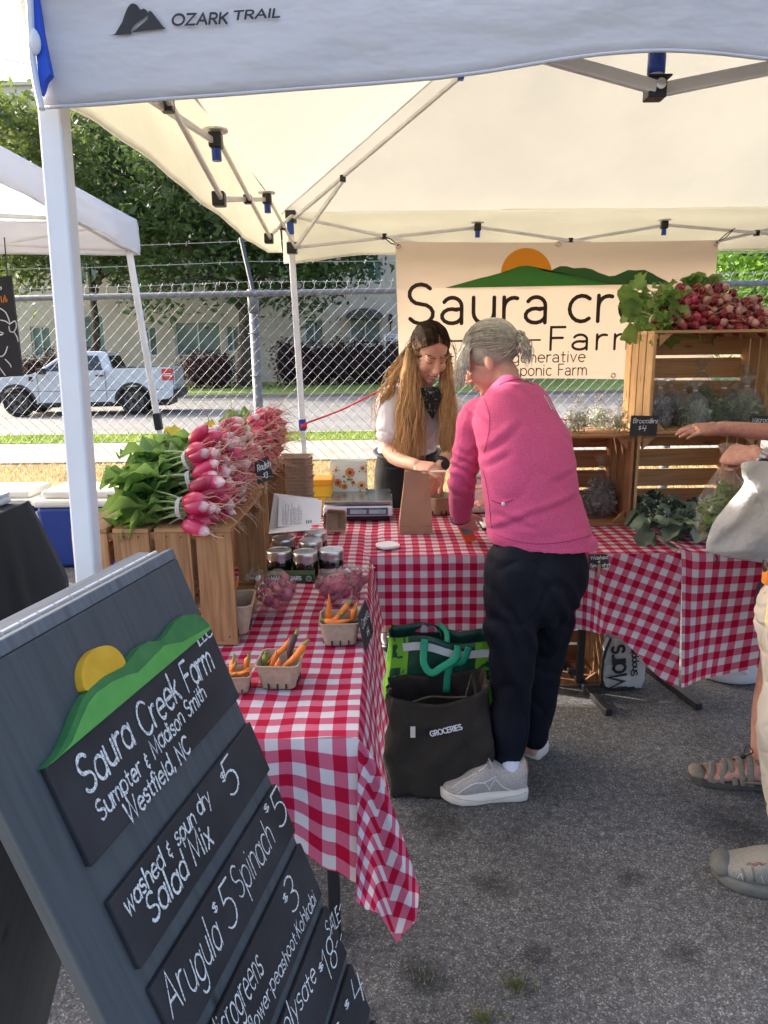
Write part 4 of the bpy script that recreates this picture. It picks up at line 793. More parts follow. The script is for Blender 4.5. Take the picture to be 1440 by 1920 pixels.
# ---------------- wooden crates ----------------
mPine=woodmat('pine',(.60,.39,.20),(.45,.26,.115)); mOld=woodmat('weathered pine',(.42,.225,.10),(.23,.115,.048)); mRed=woodmat('reddish pine',(.42,.21,.10),(.29,.13,.06))
mNail=mat('nail heads',(.05,.045,.04),.5,metal=.5)
def crate(label,loc,W_,D_,H_,m,rz=0,group=None,end=4,gap=.012,t=.011):
    """open towards local -y; origin front left bottom"""
    g=empty('wooden_crate',loc,label,'crate',group,rz)
    def bd(mb): o=mb.build(name,[m,mNail],None,org=False,bevel=.0018); o.parent=g; return o
    name='back_panel'; mb=MB(); n=4; sh=(H_-2*t-gap*(n-1))/n
    for i in range(n): z=t+i*(sh+gap); mb.box((t,D_-t,z),(W_-t,D_,z+sh))
    bd(mb)
    for name,z in (('top_panel',H_-t),('bottom_panel',0)):
        mb=MB(); n=end; sw=(D_-gap*(n-1))/n
        for i in range(n): y=i*(sw+gap); mb.box((0,y,z),(W_,y+sw,z+t))
        bd(mb)
    def nails(mb,x,sg,y,sw,H_,t):
        for z in (.022,H_-.022):
            for k in (.25,.7): mb.lathe([(.0022,0),(.0022,.0006)],(x,y+sw*k+rnd.uniform(-.004,.004),z+rnd.uniform(-.003,.003)),6,V((sg,0,0)),mi=1)
    for x in (0,W_-t):
        name='end_panel'; mb=MB(); n=end; sw=(D_-gap*(n-1))/n
        for i in range(n): y=i*(sw+gap); mb.box((x,y,t+.0005),(x+t,y+sw,H_-t-.0005)); nails(mb,x if x==0 else x+t,-1 if x==0 else 1,y,sw,H_,t)
        s_=t if x==0 else -t
        xa,xb=sorted((x+s_+(0 if x==0 else t),x+2*s_+(0 if x==0 else t)))
        mb.box((xa,.012,t+.001),(xb,D_-t-.001,t+.02)); mb.box((xa,.012,H_-t-.02),(xb,D_-t-.001,H_-t-.001))
        bd(mb)
    for sx in (0,1):
        for sz in (0,1):
            name='corner_block'; mb=MB(); x=2*t+.001 if sx==0 else W_-2*t-.001; z=t+.001 if sz==0 else H_-t-.001; dx=.05*(1 if sx==0 else -1); dz=.05*(1 if sz==0 else -1)
            P=[V((x,.006,z)),V((x+dx,.006,z)),V((x,.006,z+dz))]; mb.add(P+[p+V((0,.018,0)) for p in P],[(0,1,2),(5,4,3),(0,3,4,1),(1,4,5,2),(2,5,3,0)]); bd(mb)
    return g
GRC='wooden crates of the stall'
crate('weathered crate standing on the small table under the leafy pink radishes',(-.368,1.655,ZT+.004),.465,.385,.302,mOld,R(90),GRC,gap=.014)
crate('weathered crate behind the front one on the left, at the end of the radish row',(-.385,2.30,ZT+.004),.46,.37,.315,mOld,R(90),GRC)
crF=PZ(1190,986,ZT)
YC=2.84
crate('reddish crate left in the right hand stack, bagged greens on its top',(.535,YC,ZT+.004),.475,.33,.375,mRed,0,GRC)
crate('lower crate of the right hand stack with bare slats behind the broccolini',(1.022,YC,ZT+.008),.50,.33,.372,mPine,R(1),GRC)
crate('topmost pale pine crate, red radishes piled on its top',(1.052,YC-.02,1.124),.505,.335,.40,mPine,R(-1),GRC)
cu=PY(1090,1250,2.93)
crate('crate half hidden on the ground under the middle table',(.55,2.90,.0),.40,.30,.30,mRed,0,GRC)
# ======================= CHALKBOARD SIGN =======================
mSlate=woodmat('grey stained wood',(.095,.104,.111),(.074,.082,.088),.6); mSlateB=woodmat('light grey stained edge',(.18,.195,.21),(.12,.135,.15),.6)
mChalkB=mat('chalkboard paint',(.016,.016,.019),.65,(.045,.045,.05),scale=5,detail=8,lo=.42,hi=.78,bump=.15,bscale=60,stretch=(1,1,1))
def chalkmat():
    m=mat('chalk',(.72,.72,.70),.95); nt=m.node_tree; N=nt.nodes; L=nt.links; b=N['Principled BSDF']; tc=N.new('ShaderNodeTexCoord'); nz=N.new('ShaderNodeTexNoise'); nz.inputs['Scale'].default_value=420; nz.inputs['Detail'].default_value=3; L.new(tc.outputs['Object'],nz.inputs['Vector'])
    rp=N.new('ShaderNodeValToRGB'); rp.color_ramp.elements[0].position=.34; rp.color_ramp.elements[0].color=(.2,.2,.2,1); rp.color_ramp.elements[1].position=.52; rp.color_ramp.elements[1].color=(.78,.78,.76,1); L.new(nz.outputs[0],rp.inputs[0]); L.new(rp.outputs[0],b.inputs['Base Color']); return m
mChalk=chalkmat()
TR=PY(332,1046,1.02); bu=V((math.sin(R(12.2)),math.cos(R(12.2)),0)); bwv=V((.326,-.041,-.944)); bwv-=bu*bwv.dot(bu); bwv.normalize(); bwv=(bwv+bu*.028).normalized(); bn_=bu.cross(bwv)*-1
if bn_.x<0: bn_=-bn_
bn_.normalize()
def BD(px,py):
    d=ray(px,py); t=(TR-CAM).dot(bn_)/d.dot(bn_); q=CAM+d*t-TR; bb=q.dot(bwv-bu*bwv.dot(bu))/(1-bwv.dot(bu)**2); return (q.dot(bu)-bb*bwv.dot(bu),bb)
XB=lambda a,b,h=0: TR+bu*a+bwv*b+bn_*h
def sign():
    k=1.02/.9; Wb=.437; Hb=TR.z/-bwv.z; g=empty('sandwich_board',XB(-Wb/2,Hb,-.25)*1.0,'grey wooden sandwich board chalked with the farm name and vegetable prices','chalkboard sign'); g.location.z=0
    def slab(name,a0,a1,b0,b1,h0,h1,m,X=XB,parent=g,bev=.002):
        mb=MB(); c=X((a0+a1)/2,(b0+b1)/2,(h0+h1)/2); ux=(X(1,0,0)-X(0,0,0)); vx=(X(0,1,0)-X(0,0,0)); nx=(X(0,0,1)-X(0,0,0)); 
        P=[X(a,b,h) for a in (a0,a1) for b in (b0,b1) for h in (h0,h1)]; F=[(0,1,3,2),(4,6,7,5),(0,4,5,1),(2,3,7,6),(0,2,6,4),(1,5,7,3)]
        q=[(a,b,h) for a in (a0,a1) for b in (b0,b1) for h in (h0,h1)]; o1=rnd.random()*5
        us=[[(q[j][1]+o1,q[j][0]+o1) if i>3 else ((q[j][1]+o1,q[j][2]) if i<2 else (q[j][0]+o1,q[j][2])) for j in f] for i,f in enumerate(F)]
        mb.add(P,F,us); return mb.build(name,m,parent,bevel=bev)
    slab('front_panel',-Wb,0,0,Hb-.02,-.018,0,mSlate)
    slab('edge_rail',-Wb,0,-.0165,-.0005,-.018,.0004,mSlateB)
    # rear panel leans the other way from the hinge
    bw2=V((-bwv.x*.95+bu.x*.0,-bwv.y+.02,bwv.z)).normalized(); n2=V((-bn_.x,-bn_.y,bn_.z)).normalized(); O2=XB(0,.004,-.021)
    XR_=lambda a,b,h=0: O2+bu*a+bw2*b-V((bn_.x,bn_.y,0)).normalized()*(-h)
    slab('rear_panel',-Wb,-.012,.03,Hb-.02,-.03,-.008,mSlate,X=XR_); slab('rear_rail',-Wb-.002,-.012,-.022,.03,-.045,-.003,mSlateB,X=XR_)
    mb=MB(); n=14
    for i in range(n): a=-Wb+.02+(Wb-.03)*i/n; mb.tube([XB(a,-.0185,-.0215),XB(a+(Wb-.03)/n*.9,-.0185,-.0215)],.0035,7)
    mb.build('hinge',mat('hinge steel',(.55,.56,.58),.4,metal=.6),g)
    rows=[(.104,.208),(.246,.322),(.344,.421),(.441,.528),(.546,.632),(.648,.732),(.750,.83),(.85,.93),(.95,1.03)]
    for i,(b0,b1) in enumerate(rows):
        bd=slab('price_board',-.336*k,-.002,b0*k,b1*k,.0005,.0085,mChalkB)
        if i==0: title=bd
        rows[i]=bd
    hb=[(200,1170),(212,1140),(260,1070),(300,990),(330,920),(360,840),(390,780),(430,732),(500,672),(560,642),(602,620),(628,588),(680,522),(730,490),(790,488),(830,450),(870,390),(920,352),(980,345),(1018,365),(1048,395)]
    hp=[BD(x*.3611,1030+y*.3611) for x,y in hb]; b_base=.1035*k; poly=[(p[0],min(p[1],b_base-.001)) for p in hp]+[(hp[-1][0],b_base),(hp[0][0],b_base)]
    mG1=mat('dark green paint',(.03,.16,.045),.55,(.05,.2,.06),scale=40,bump=.2); mG2=mat('green paint',(.085,.32,.06),.55,(.11,.37,.08),scale=30,bump=.2); mY=mat('yellow paint',(.62,.33,.015),.5,(.72,.42,.03),scale=25,bump=.2)
    def cut(name,poly,h0,h1,m,bev=.003):
        mb=MB(); n=len(poly); b_=bmesh.new(); vs=[b_.verts.new(XB(a,b,h1)) for a,b in poly]; b_.faces.new(vs); bmesh.ops.triangulate(b_,faces=b_.faces[:]); b_.verts.index_update()
        top=[v.co.copy() for v in b_.verts]; tf=[[v.index for v in f.verts] for f in b_.faces]; b_.free()
        mb.add(top,tf); mb.add([XB(a,b,h1) for a,b in poly]+[XB(a,b,h0) for a,b in poly],[(i,(i+1)%n,n+(i+1)%n,n+i) for i in range(n)]); return mb.build(name,m,g)
    cut('hill_cutout',poly,.0005,.012,mG1)
    # lighter foreground hill with its own outline
    lb=[(215,1165),(262,1085),(310,1000),(350,900),(395,800),(440,745),(520,690),(600,655),(660,640),(740,560),(800,500),(850,490),(900,480),(1000,425),(1046,398)]; lp_=[BD(x*.3611,1030+y*.3611) for x,y in lb]; poly2=[(p[0]+.002,min(p[1]+.004,b_base-.001)) for p in lp_]+[(lp_[-1][0],b_base-.0005),(lp_[0][0]+.004,b_base-.0005)]
    cut('hill_face',poly2,.0121,.0135,mG2)
    sb=[(405,742),(388,690),(388,630),(415,565),(465,522),(530,510),(580,538),(615,592),(600,632),(540,652),(480,692),(448,732)]; sp_=[BD(x*.3611,1030+y*.3611) for x,y in sb]; sp_=[(p.x,p.y) for p in cr(sp_,3,True)]
    cut('sun_cutout',sp_,.0004,.0105,mY)
    def ch(text,p0,p1,cap,wd,parent,jit=.05,track=.1,alt=None,slant=0,h=.0092):
        A_=BD(*p0);B_=BD(*p1); pl,tw=lay(text,cap/.76,track,alt,slant,jit); L_=math.hypot(B_[0]-A_[0],B_[1]-A_[1]); ca,sa=(B_[0]-A_[0])/L_,(B_[1]-A_[1])/L_
        mb=MB(); xs=L_/tw
        def xf(a,b,hh=0): a=a*xs; return XB(A_[0]+a*ca+b*sa,A_[1]+a*sa-b*ca,h+hh)
        for _ in range(1): ribbon(mb,pl,wd,xf,h=.0003,jit=.3)
        mb.build('chalk_lettering',mChalk,parent)
    ch('LLC',(364,1214),(388,1192),.014,.0024,title)
    ch('Saura Creek Farm',(150,1490),(392,1254),.040,.0046,title,slant=.1)
    ch('Sumpter & Madison Smith',(178,1543),(376,1308),.022,.0031,title,slant=.1); ch('Westfield, NC',(232,1548),(347,1410),.0235,.0034,title,slant=.1)
    r=rows[1]; ch('washed & spun dry',(228,1720),(384,1505),.023,.0030,r,slant=.12); ch('Salad Mix',(276,1736),(388,1580),.033,.0036,r,slant=.1); ch('5',(424,1496),(442,1470),.050,.0034,r); ch('$',(411,1478),(418,1468),.022,.0018,r)
    r=rows[2]; ch('Arugula',(312,1914),(408,1776),.046,.0033,r); ch('$',(393,1722),(400,1712),.020,.0018,r); ch('5',(421,1750),(440,1722),.056,.0028,r); ch('Spinach',(440,1690),(505,1580),.046,.0028,r); ch('$',(492,1534),(498,1524),.020,.0018,r); ch('5',(516,1556),(532,1528),.052,.0028,r)
    r=rows[3]; ch('Microgreens',(394,1985),(483,1822),.040,.0030,r); ch('$',(527,1704),(533,1693),.020,.0017,r); ch('3',(538,1716),(553,1690),.050,.0026,r); ch('sunflower~peashoot~Kohlrabi',(440,1992),(583,1692),.022,.0022,r)
    r=rows[4]; ch('hydrolysate',(484,2030),(584,1838),.030,.0026,r); ch('$',(592,1830),(598,1818),.018,.0017,r); ch('18',(606,1842),(626,1800),.046,.0024,r); ch('SALE',(606,1762),(629,1728),.024,.0022,r)
    for (a,b) in (((610,1722),(612,1712)),((618,1712),(620,1702)),((626,1708),(629,1696)),((614,1778),(610,1790)),((622,1766),(619,1778)),((630,1752),(628,1764))):
        A_,B_=BD(*a),BD(*b); mb=MB(); ribbon(mb,[[A_,B_]],.002,lambda a_,b_,h=0:XB(a_,b_,.0093+h)); mb.build('chalk_tick',mChalk,r)
    r=rows[5]; ch('$',(641,1902),(647,1890),.018,.0017,r); ch('4',(660,1898),(676,1864),.048,.0024,r); ch('beets',(560,2080),(630,1935),.03,.0026,r)
    for b0 in rows[:6]:
        pass
sign()
# ---------------- the stall next door ----------------
mBlackCloth=mat('black tablecloth',(.012,.014,.018),.85,(.02,.022,.027),scale=4,detail=4,bump=.6,bscale=3,bdist=.03,stretch=(1,1,.3))
def dark_table():
    c=PZ(53,940,.74); x1,y1=c.x,c.y; x0,y0=x1-.75,y1-1.83; g=empty('covered_table',((x0+x1)/2,(y0+y1)/2,0),'table of the next stall covered to the ground in black cloth','table')
    mb=MB(); mb.grid(lambda i,j:V((x0+(x1-x0)*i,y0+(y1-y0)*j,.742)),4,10)
    per=[V((x0,y0,0)),V((x1,y0,0)),V((x1,y1,0)),V((x0,y1,0)),V((x0,y0,0))]; cum=[0,.75,2.58,3.33,5.16]
    def fn(i,j):
        s_=i*cum[-1]; k=max(q for q in range(4) if cum[q]<=s_+1e-9); t=(s_-cum[k])/(cum[k+1]-cum[k]); p=per[k].lerp(per[k+1],t); c_=V(((x0+x1)/2,(y0+y1)/2,0)); o=V((1 if k==1 else -1 if k==3 else 0,-1 if k==0 else 1 if k==2 else 0,0))
        cornr=min(abs(s_-q) for q in cum); f=math.exp(-(cornr/.12)**2); dd=(p-c_); dd.normalize()
        d=.72*j; return V((p.x,p.y,.742-d))+o*(.01+.05*j+.022*j*math.sin(s_*17)+.012*j*math.sin(s_*41+1))+dd*f*.17*min(1,j*1.6)
    mb.grid(fn,140,14); mb.build('cloth',mBlackCloth,g,smooth=True)
    mb=MB(); mb.box((x0+.01,y0+.01,.7),(x1-.01,y1-.01,.738)); mb.build('tabletop',mWhite,g)
    for x in (x0+.08,x1-.08):
        for y in (y0+.08,y1-.08): MB().tube([(x,y,0),(x,y,.7)],.015,8).build('leg',mDark,g)
    # grey egg carton near the corner
    e=PZ(2,944,.745); mE=mat('grey pulp',(.5,.52,.55),.9,(.56,.58,.6),scale=60); mb=MB(); 
    g2=empty('egg_carton',(e.x-.1,e.y,.744),'grey pulp egg carton on the black tablecloth','egg carton'); mb.box((e.x-.25,e.y-.1,.746),(e.x+.045,e.y+.02,.783)); 
    mb.build('tray',mE,g2,bevel=.012); mb=MB()
    for i in range(6): mb.lathe([(.012,0),(.021,.03),(.022,.034)],(e.x-.23+.05*i,e.y-.115,.747),8)
    mb.box((e.x-.25,e.y-.095,.784),(e.x+.04,e.y+.018,.80)); mb.build('lid',mE,g2,bevel=.008)
dark_table()
mCool=mat('royal blue plastic',(.012,.035,.21),.4,(.016,.045,.25),scale=3); mLid=mat('cream lid plastic',(.66,.62,.53),.5,(.7,.67,.6),scale=3)
def cooler(label,x0,x1,y0,d,h,rz=0):
    g=empty('cooler',((x0+x1)/2,y0+d/2,0),label,'cooler','blue coolers behind the tents'); mb=MB(); xm,ym=(x0+x1)/2,y0+d/2; w=(x1-x0)/2
    mb.add([(xm-w*.9,y0+.03,.01),(xm+w*.9,y0+.03,.01),(xm+w*.9,y0+d-.03,.01),(xm-w*.9,y0+d-.03,.01),(x0,y0,h*.8),(x1,y0,h*.8),(x1,y0+d,h*.8),(x0,y0+d,h*.8)],[(3,2,1,0),(4,5,6,7),(0,1,5,4),(1,2,6,5),(2,3,7,6),(3,0,4,7)]); mb.build('body',mCool,g,bevel=.025)
    mb=MB(); mb.box((x0-.012,y0-.012,h*.8+.001),(x1+.012,y0+d+.012,h*.9)); mb.box((x0+.03,y0+.03,h*.9),(x1-.03,y0+d-.03,h)); l=mb.build('lid',mLid,g,bevel=.018)
    for x in (x0-.012,x1+.012): MB().tube([(x,y0+.06,h*.62),(x+(-.03 if x<xm else .03),y0+.08,h*.7),(x+(-.03 if x<xm else .03),y0+d-.08,h*.7),(x,y0+d-.06,h*.62)],.012,6).build('handle',mLid,g,smooth=True)
    MB().tube([(xm-.07,y0-.016,h*.85),(xm+.07,y0-.016,h*.85)],.009,6).build('latch',mLid,g)
c1=PZ(140,1068,0); hx=PY(150,912,c1.y+.2).z; xa=PY(72,1000,c1.y).x; xb=PY(250,1000,c1.y).x
cooler('royal blue cooler with cream lid on the asphalt beside the black tablecloth',xa,xb,c1.y,.42,hx); cooler('blue cooler with cream lid mostly hidden behind the black tablecloth',xa-.72,xa-.06,c1.y+.08,.42,hx-.01)
def pigboard():
    Y=3.62; g=empty('hanging_chalkboard',PY(-40,700,Y),'black chalkboard with white line drawing hanging at the left edge','chalkboard'); P=[PY(-130,540,Y),PY(-110,712,Y),PY(42,705,Y),PY(20,517,Y)]
    mb=MB(); mb.add(P+[p+V((0,.015,0)) for p in P],[(0,1,2,3),(7,6,5,4)]+[(i,4+i,4+(i+1)%4,(i+1)%4) for i in range(4)]); mb.build('board',mat('slate black',(.015,.014,.018),.6),g)
    def st(pts,w,m,nm): mb=MB(); q=[PY(x,y,Y-.002) for x,y in pts]; ribbon(mb,[[(p.x,p.z) for p in cr(q,4)]],w,lambda a,b,h=0:V((a,Y-.002-h,b))); mb.build(nm,m,g)
    for pts in ([(0,578),(10,585),(16,597),(18,607),(10,602),(0,600)],[(18,608),(28,602),(31,612),(26,622),(19,621),(17,612)],[(26,622),(32,632),(34,640)],[(0,622),(6,625),(2,628),(0,627)],[(14,650),(10,662),(4,668),(0,668)],[(10,674),(18,682),(21,688)],[(0,690),(10,704)],[(-30,570),(-14,572),(0,578)],[(-40,600),(-20,590),(0,600)]): st(pts,.0055,mChalk,'chalk_drawing')
    mO=mat('orange chalk',(.6,.2,.04),.9); st([(2,556),(3,566)],.005,mO,'chalk_mark'); st([(6,567),(9,554)],.005,mO,'chalk_mark'); st([(10,556),(10,565),(13,565),(13,561),(10,561)],.004,mO,'chalk_mark'); st([(0,540),(2,538),(3,541),(1,543),(0,541)],.004,mChalk,'chalk_mark')
    for x,y,x2,y2 in ((-120,540,-120,440),(14,520,8,445)): MB().tube([PY(x,y,Y+.01),PY(x2,y2,Y+.02)],.003,5).build('cord',mDark,g)
pigboard()
# ======================= PRODUCE AND THINGS ON THE TABLES =======================
def radmat(name,tip,base,pos,soft=.12):
    """root colour runs from base to tip along the root (generated x)"""
    m=bpy.data.materials.new(name); m.use_nodes=True; nt=m.node_tree; N=nt.nodes; L=nt.links; b=N['Principled BSDF']; b.inputs['Roughness'].default_value=.32; b.inputs['Specular IOR Level'].default_value=.5
    b.inputs['Subsurface Weight'].default_value=.15; b.inputs['Subsurface Radius'].default_value=(.008,.003,.003)
    tc=N.new('ShaderNodeTexCoord'); sp=N.new('ShaderNodeSeparateXYZ'); L.new(tc.outputs['UV'],sp.inputs[0]); nz=N.new('ShaderNodeTexNoise'); nz.inputs['Scale'].default_value=90; L.new(tc.outputs['Object'],nz.inputs['Vector'])
    ad=N.new('ShaderNodeMath'); ad.operation='MULTIPLY_ADD'; L.new(nz.outputs[0],ad.inputs[0]); ad.inputs[1].default_value=.22; L.new(sp.outputs[0],ad.inputs[2])
    rp=N.new('ShaderNodeValToRGB'); e=rp.color_ramp.elements; e[0].position=pos-soft+.11; e[0].color=(*base,1); e[1].position=pos+soft+.11; e[1].color=(*tip,1); L.new(ad.outputs[0],rp.inputs[0])
    oi=N.new('ShaderNodeObjectInfo'); mr=N.new('ShaderNodeMapRange'); mr.inputs['To Min'].default_value=.75; mr.inputs['To Max'].default_value=1.25; L.new(oi.outputs['Random'],mr.inputs[0]); hs=N.new('ShaderNodeHueSaturation'); L.new(mr.outputs[0],hs.inputs['Value']); L.new(rp.outputs[0],hs.inputs['Color']); L.new(hs.outputs[0],b.inputs['Base Color'])
    return m
mRadA=radmat('pink radish',(.72,.52,.52),(.46,.022,.085),.90,.2); mRadB=radmat('magenta radish',(.52,.07,.13),(.40,.012,.05),.9,.2)
mRadC=radmat('red round radish',(.24,.02,.035),(.16,.004,.014),.8); mRadD=radmat('pale round radish',(.60,.34,.30),(.38,.06,.08),.55)
mTail=mat('radish root hair',(.50,.27,.18),.7,(.62,.42,.30),scale=30); mLeafR=leafmat('radish leaves',(.075,.165,.035),(.22,.35,.09),.35,9); mYelLeaf=leafmat('yellow leaf',(.42,.33,.03),(.55,.46,.06),.35,9); mStem=mat('radish stems',(.28,.36,.12),.6,(.4,.46,.2),scale=20); mTie=mat('white twist tie',(.6,.58,.52),.7)
def radish_mesh(L_,r,kind,q):
    mb=MB(); n=10; 
    prof=[(0,.25),(.04,.62),(.14,.88),(.32,1.0),(.55,.98),(.75,.8),(.88,.52),(.96,.22),(1.0,.08)] if kind=='long' else [(0,.2),(.05,.55),(.2,.88),(.42,1.0),(.62,.96),(.8,.72),(.92,.38),(1,.1)]
    bend=q.uniform(-.006,.006); c=[V((t*L_,bend*math.sin(PI*t),0)) for t,_ in prof]; P=[];U=[]
    for (t,k),cc in zip(prof,c):
        for j in range(n): a=2*PI*j/n; P.append(cc+V((0,math.cos(a)*r*k,math.sin(a)*r*k)))
    F=[];us=[]
    for i in range(len(prof)-1):
        for j in range(n): F.append((i*n+j,(i+1)*n+j,(i+1)*n+(j+1)%n,i*n+(j+1)%n)); a,b=prof[i][0],prof[i+1][0]; us.append([(a,0),(b,0),(b,0),(a,0)])
    F.append(tuple(range(n))); us.append([(0,0)]*n); mb.add(P,F,us); return mb
def leaf(mb,base,d,L_,w,up,q,mi=0,droop=.35,nl=6):
    d=V(d).normalized(); up=V(up); s_=d.cross(up).normalized(); u=s_.cross(d).normalized(); P=[];k=[.16,.5,.82,1.0,1.0,.82,.25]; ph=q.random()*6
    for i in range(nl+1):
        t=i/nl; c=V(base)+d*(L_*t)+u*(L_*(.12*math.sin(t*2.5)-droop*t*t)); ww=w*k[i]*(1+.25*math.sin(t*16+ph)); e=u*(w*.34*(1+1.1*math.sin(t*9+ph)))
        P+= [c-s_*ww+e,c-s_*ww*.5+e*.15,c-u*w*.05,c+s_*ww*.5+e*.15,c+s_*ww*(1+.15*math.sin(t*17))+e*(1+.4*math.cos(t*11))]
    F=[(i*5+j,i*5+j+1,(i+1)*5+j+1,(i+1)*5+j) for i in range(nl) for j in range(4)]; mb.add(P,F,None,mi)
def bunch_proto(kind,seed,n,mats,L_,r,leafL,nleaf,tail=True):
    q=random.Random(seed); g=empty('radish_bunch',(0,0,0)); k=0
    for i in range(n):
        rr=.0 if i==0 else r*(1.25 if i<6 else 2.1); a=i*2.4+q.uniform(-.3,.3); pos=V((q.uniform(.0,.014)-(.01 if i>6 else 0),math.cos(a)*rr,math.sin(a)*rr)); sc=q.uniform(.78,1.18)
        o=radish_mesh(L_*sc,r*q.uniform(.85,1.15),kind,q).build('radish',q.choice(mats),None,smooth=True,org=False); o.location=pos; o.rotation_euler=(q.uniform(0,6),-math.sin(a)*q.uniform(.1,.5)*(rr>0),math.cos(a)*q.uniform(.1,.5)*(rr>0)); o.parent=g
        if tail:
            mb=MB()
            for _ in range(1):
                e=V((L_*sc*.97,0,0)); l=q.uniform(.05,.11) if kind=='long' else q.uniform(.03,.08); pts=[e]; d=V((1,q.uniform(-.3,.3),q.uniform(-.3,.3)))
                for s_ in range(5): d+=V((q.uniform(-.1,.1),q.uniform(-.5,.5),q.uniform(-.55,.4))); d.normalize(); pts.append(pts[-1]+d*l/5)
                mb.tube(cr(pts,3),[.0016*(1-t/16*.85) for t in range(16)],4)
            if kind=='long':
                for _ in range(2):
                    s0=V((L_*sc*q.uniform(.6,.95),0,0))+V((0,q.uniform(-1,1),q.uniform(-1,1)))*r*.3; d=V((q.uniform(.1,.8),q.uniform(-1,1),q.uniform(-1,1))); pts=[s0]
                    for s_ in range(3): d+=V((q.uniform(-.6,.6),)*1+(q.uniform(-.6,.6),q.uniform(-.6,.6))); d.normalize(); pts.append(pts[-1]+d*q.uniform(.012,.02))
                    mb.tube(cr(pts,2),.0006,3)
            t=mb.build('root_tail',mTail,None,smooth=True,org=False); t.parent=o
    mb=MB(); mb.tube([V((-.012,.026*math.cos(a),.026*math.sin(a))) for a in [2*PI*i/14 for i in range(15)]],.0028,5,caps=False); mb.tube([V((-.018,.025*math.cos(a),.025*math.sin(a))) for a in [2*PI*i/14 for i in range(15)]],.0025,5,caps=False); o=mb.build('twist_tie',mTie,None,org=False); o.parent=g
    mb=MB()
    for i in range(nleaf):
        a=q.uniform(0,6.28); rr=q.uniform(.004,.02); b=V((-.0,math.cos(a)*rr,math.sin(a)*rr)); sp_=q.uniform(.1,.5); L1=leafL*q.uniform(.3,.55); d=V((-1,math.cos(a)*sp_,math.sin(a)*sp_+.03)).normalized(); e=b+d*L1; mb.tube(cr([b,b.lerp(e,.5)+V((0,0,.004)),e],3),[.0026]*7,4,mi=1)
        leaf(mb,e,d+V((0,q.uniform(-.3,.3),q.uniform(-.2,.25))),leafL*q.uniform(.5,.75),leafL*q.uniform(.17,.27),V((q.uniform(-.4,.3),q.uniform(-.5,.5),1)),q,droop=q.uniform(.1,.6))
        if q.random()<.6: leaf(mb,e-d*.02,d+V((0,q.uniform(-.9,.9),q.uniform(-.4,.4))),leafL*.3,leafL*.12,V((0,0,1)),q)
    o=mb.build('leaves',[mLeafR,mStem],None,smooth=True,org=False); o.parent=g
    return g
protoL=[bunch_proto('long',s,8,[mRadA,mRadB,mRadA],.074,.0205,.19,16) for s in (3,5)]; protoM=[bunch_proto('long',8,10,[mRadB,mRadB,mRadA],.054,.0175,.13,9)]
protoR=[bunch_proto('round',s,10,[mRadC,mRadC,mRadD,mRadB],.040,.0195,.15,6) for s in (11,12)]
used=set()
def put(p,loc,rot,label,group,scale=1.):
    if p.name not in used:
        used.add(p.name); o=p; o.location=loc; o.rotation_euler=rot; o.scale=(scale,)*3; o['label']=label; o['category']='radish bunch'; o['group']=group; return o
    o=dup(p,loc,rot,label,group,scale); o['category']='radish bunch'; return o
GL_='pink radish bunches on the left crates'; zc_=ZT+.306
k=0
names=['nearest','second','third','fourth','farthest']
for lay_,(n,z,x,sc) in enumerate(((5,.042,-.470,1.0),(5,.100,-.470,1.0),(4,.150,-.465,.95))):
    for i in range(n):
        y=1.69+.096*i+(.045 if lay_ else 0)+.02*lay_; 
        lab='long pink radish bunch, %s from the sandwich board in the %s layer'%(names[i],('bottom','middle','top')[lay_])
        put(protoL[(i+lay_)%2],(x+rnd.uniform(-.015,.015),y,zc_+z),(rnd.uniform(-.6,.6),(.05,-.16,-.34)[lay_]+rnd.uniform(-.1,.1),rnd.uniform(-.45,.1)),lab,GL_,sc); k+=1
zc2=ZT+.319
for lay_,(n,z) in enumerate(((4,.037),(4,.092),(3,.142))):
    for i in range(n):
        lab='small magenta radish bunch, %s one of the %s layer, rear left crate'%(names[i],('bottom','middle','top')[lay_])
        put(protoM[0],(-.45+.01*lay_,2.34+.11*i+.04*lay_,zc2+z),(rnd.uniform(-1,1),(.05,-.15,-.3)[lay_]+rnd.uniform(-.1,.1),rnd.uniform(-.6,.1)),lab,'magenta radish bunches on the rear left crate',1.05)
zr=1.124+.404
for lay_,(n,z) in enumerate(((6,.033),(5,.082),(4,.128))):
    for i in range(n):
        x=1.10+.083*i+.035*(lay_%2)+.02*lay_; sidew=(i==0)
        lab='round red radish bunch, %s from the left, %s row on the top crate'%(('first','second','third','fourth','fifth','sixth')[i],('front','middle','back')[lay_])
        put(protoR[(i+lay_)%2],(x,YC+.10+.045*lay_,zr+z),(rnd.uniform(-2,2),rnd.uniform(-.15,.2),R(-90)+rnd.uniform(-.35,.35)+(.5 if sidew else 0)),lab,'round red radish bunches on the top crate',1.0)
# loose leafy bunch hanging over the left end of the top crate
mb=MB(); q=random.Random(4)
for i in range(70):
    t=q.random(); c=V((1.135-.055*t+q.gauss(0,.018),YC+.02+q.uniform(-.02,.12),zr+.165-.20*t+q.gauss(0,.015))); leaf(mb,c,V((q.uniform(-1,.25),q.uniform(-1,.1),q.uniform(-.7,.6))),q.uniform(.03,.05),q.uniform(.014,.022),V((q.uniform(-.4,.4),-.6,.8)),q,droop=.2)
tag(mb.build('radish_greens',mLeafR,smooth=True),'round green radish leaves spilling over the left end of the top crate','radish leaves'); mb=MB()
for i in range(14): leaf(mb,V((1.27+q.uniform(0,.08),YC+.2,zr+.15+q.uniform(0,.03))),V((q.uniform(-1,1),-.2,.6)),.06,.024,V((0,-.8,.6)),q)
tag(mb.build('radish_greens',mLeafR,smooth=True),'clump of radish leaves sticking up behind the round red radishes','radish leaves')
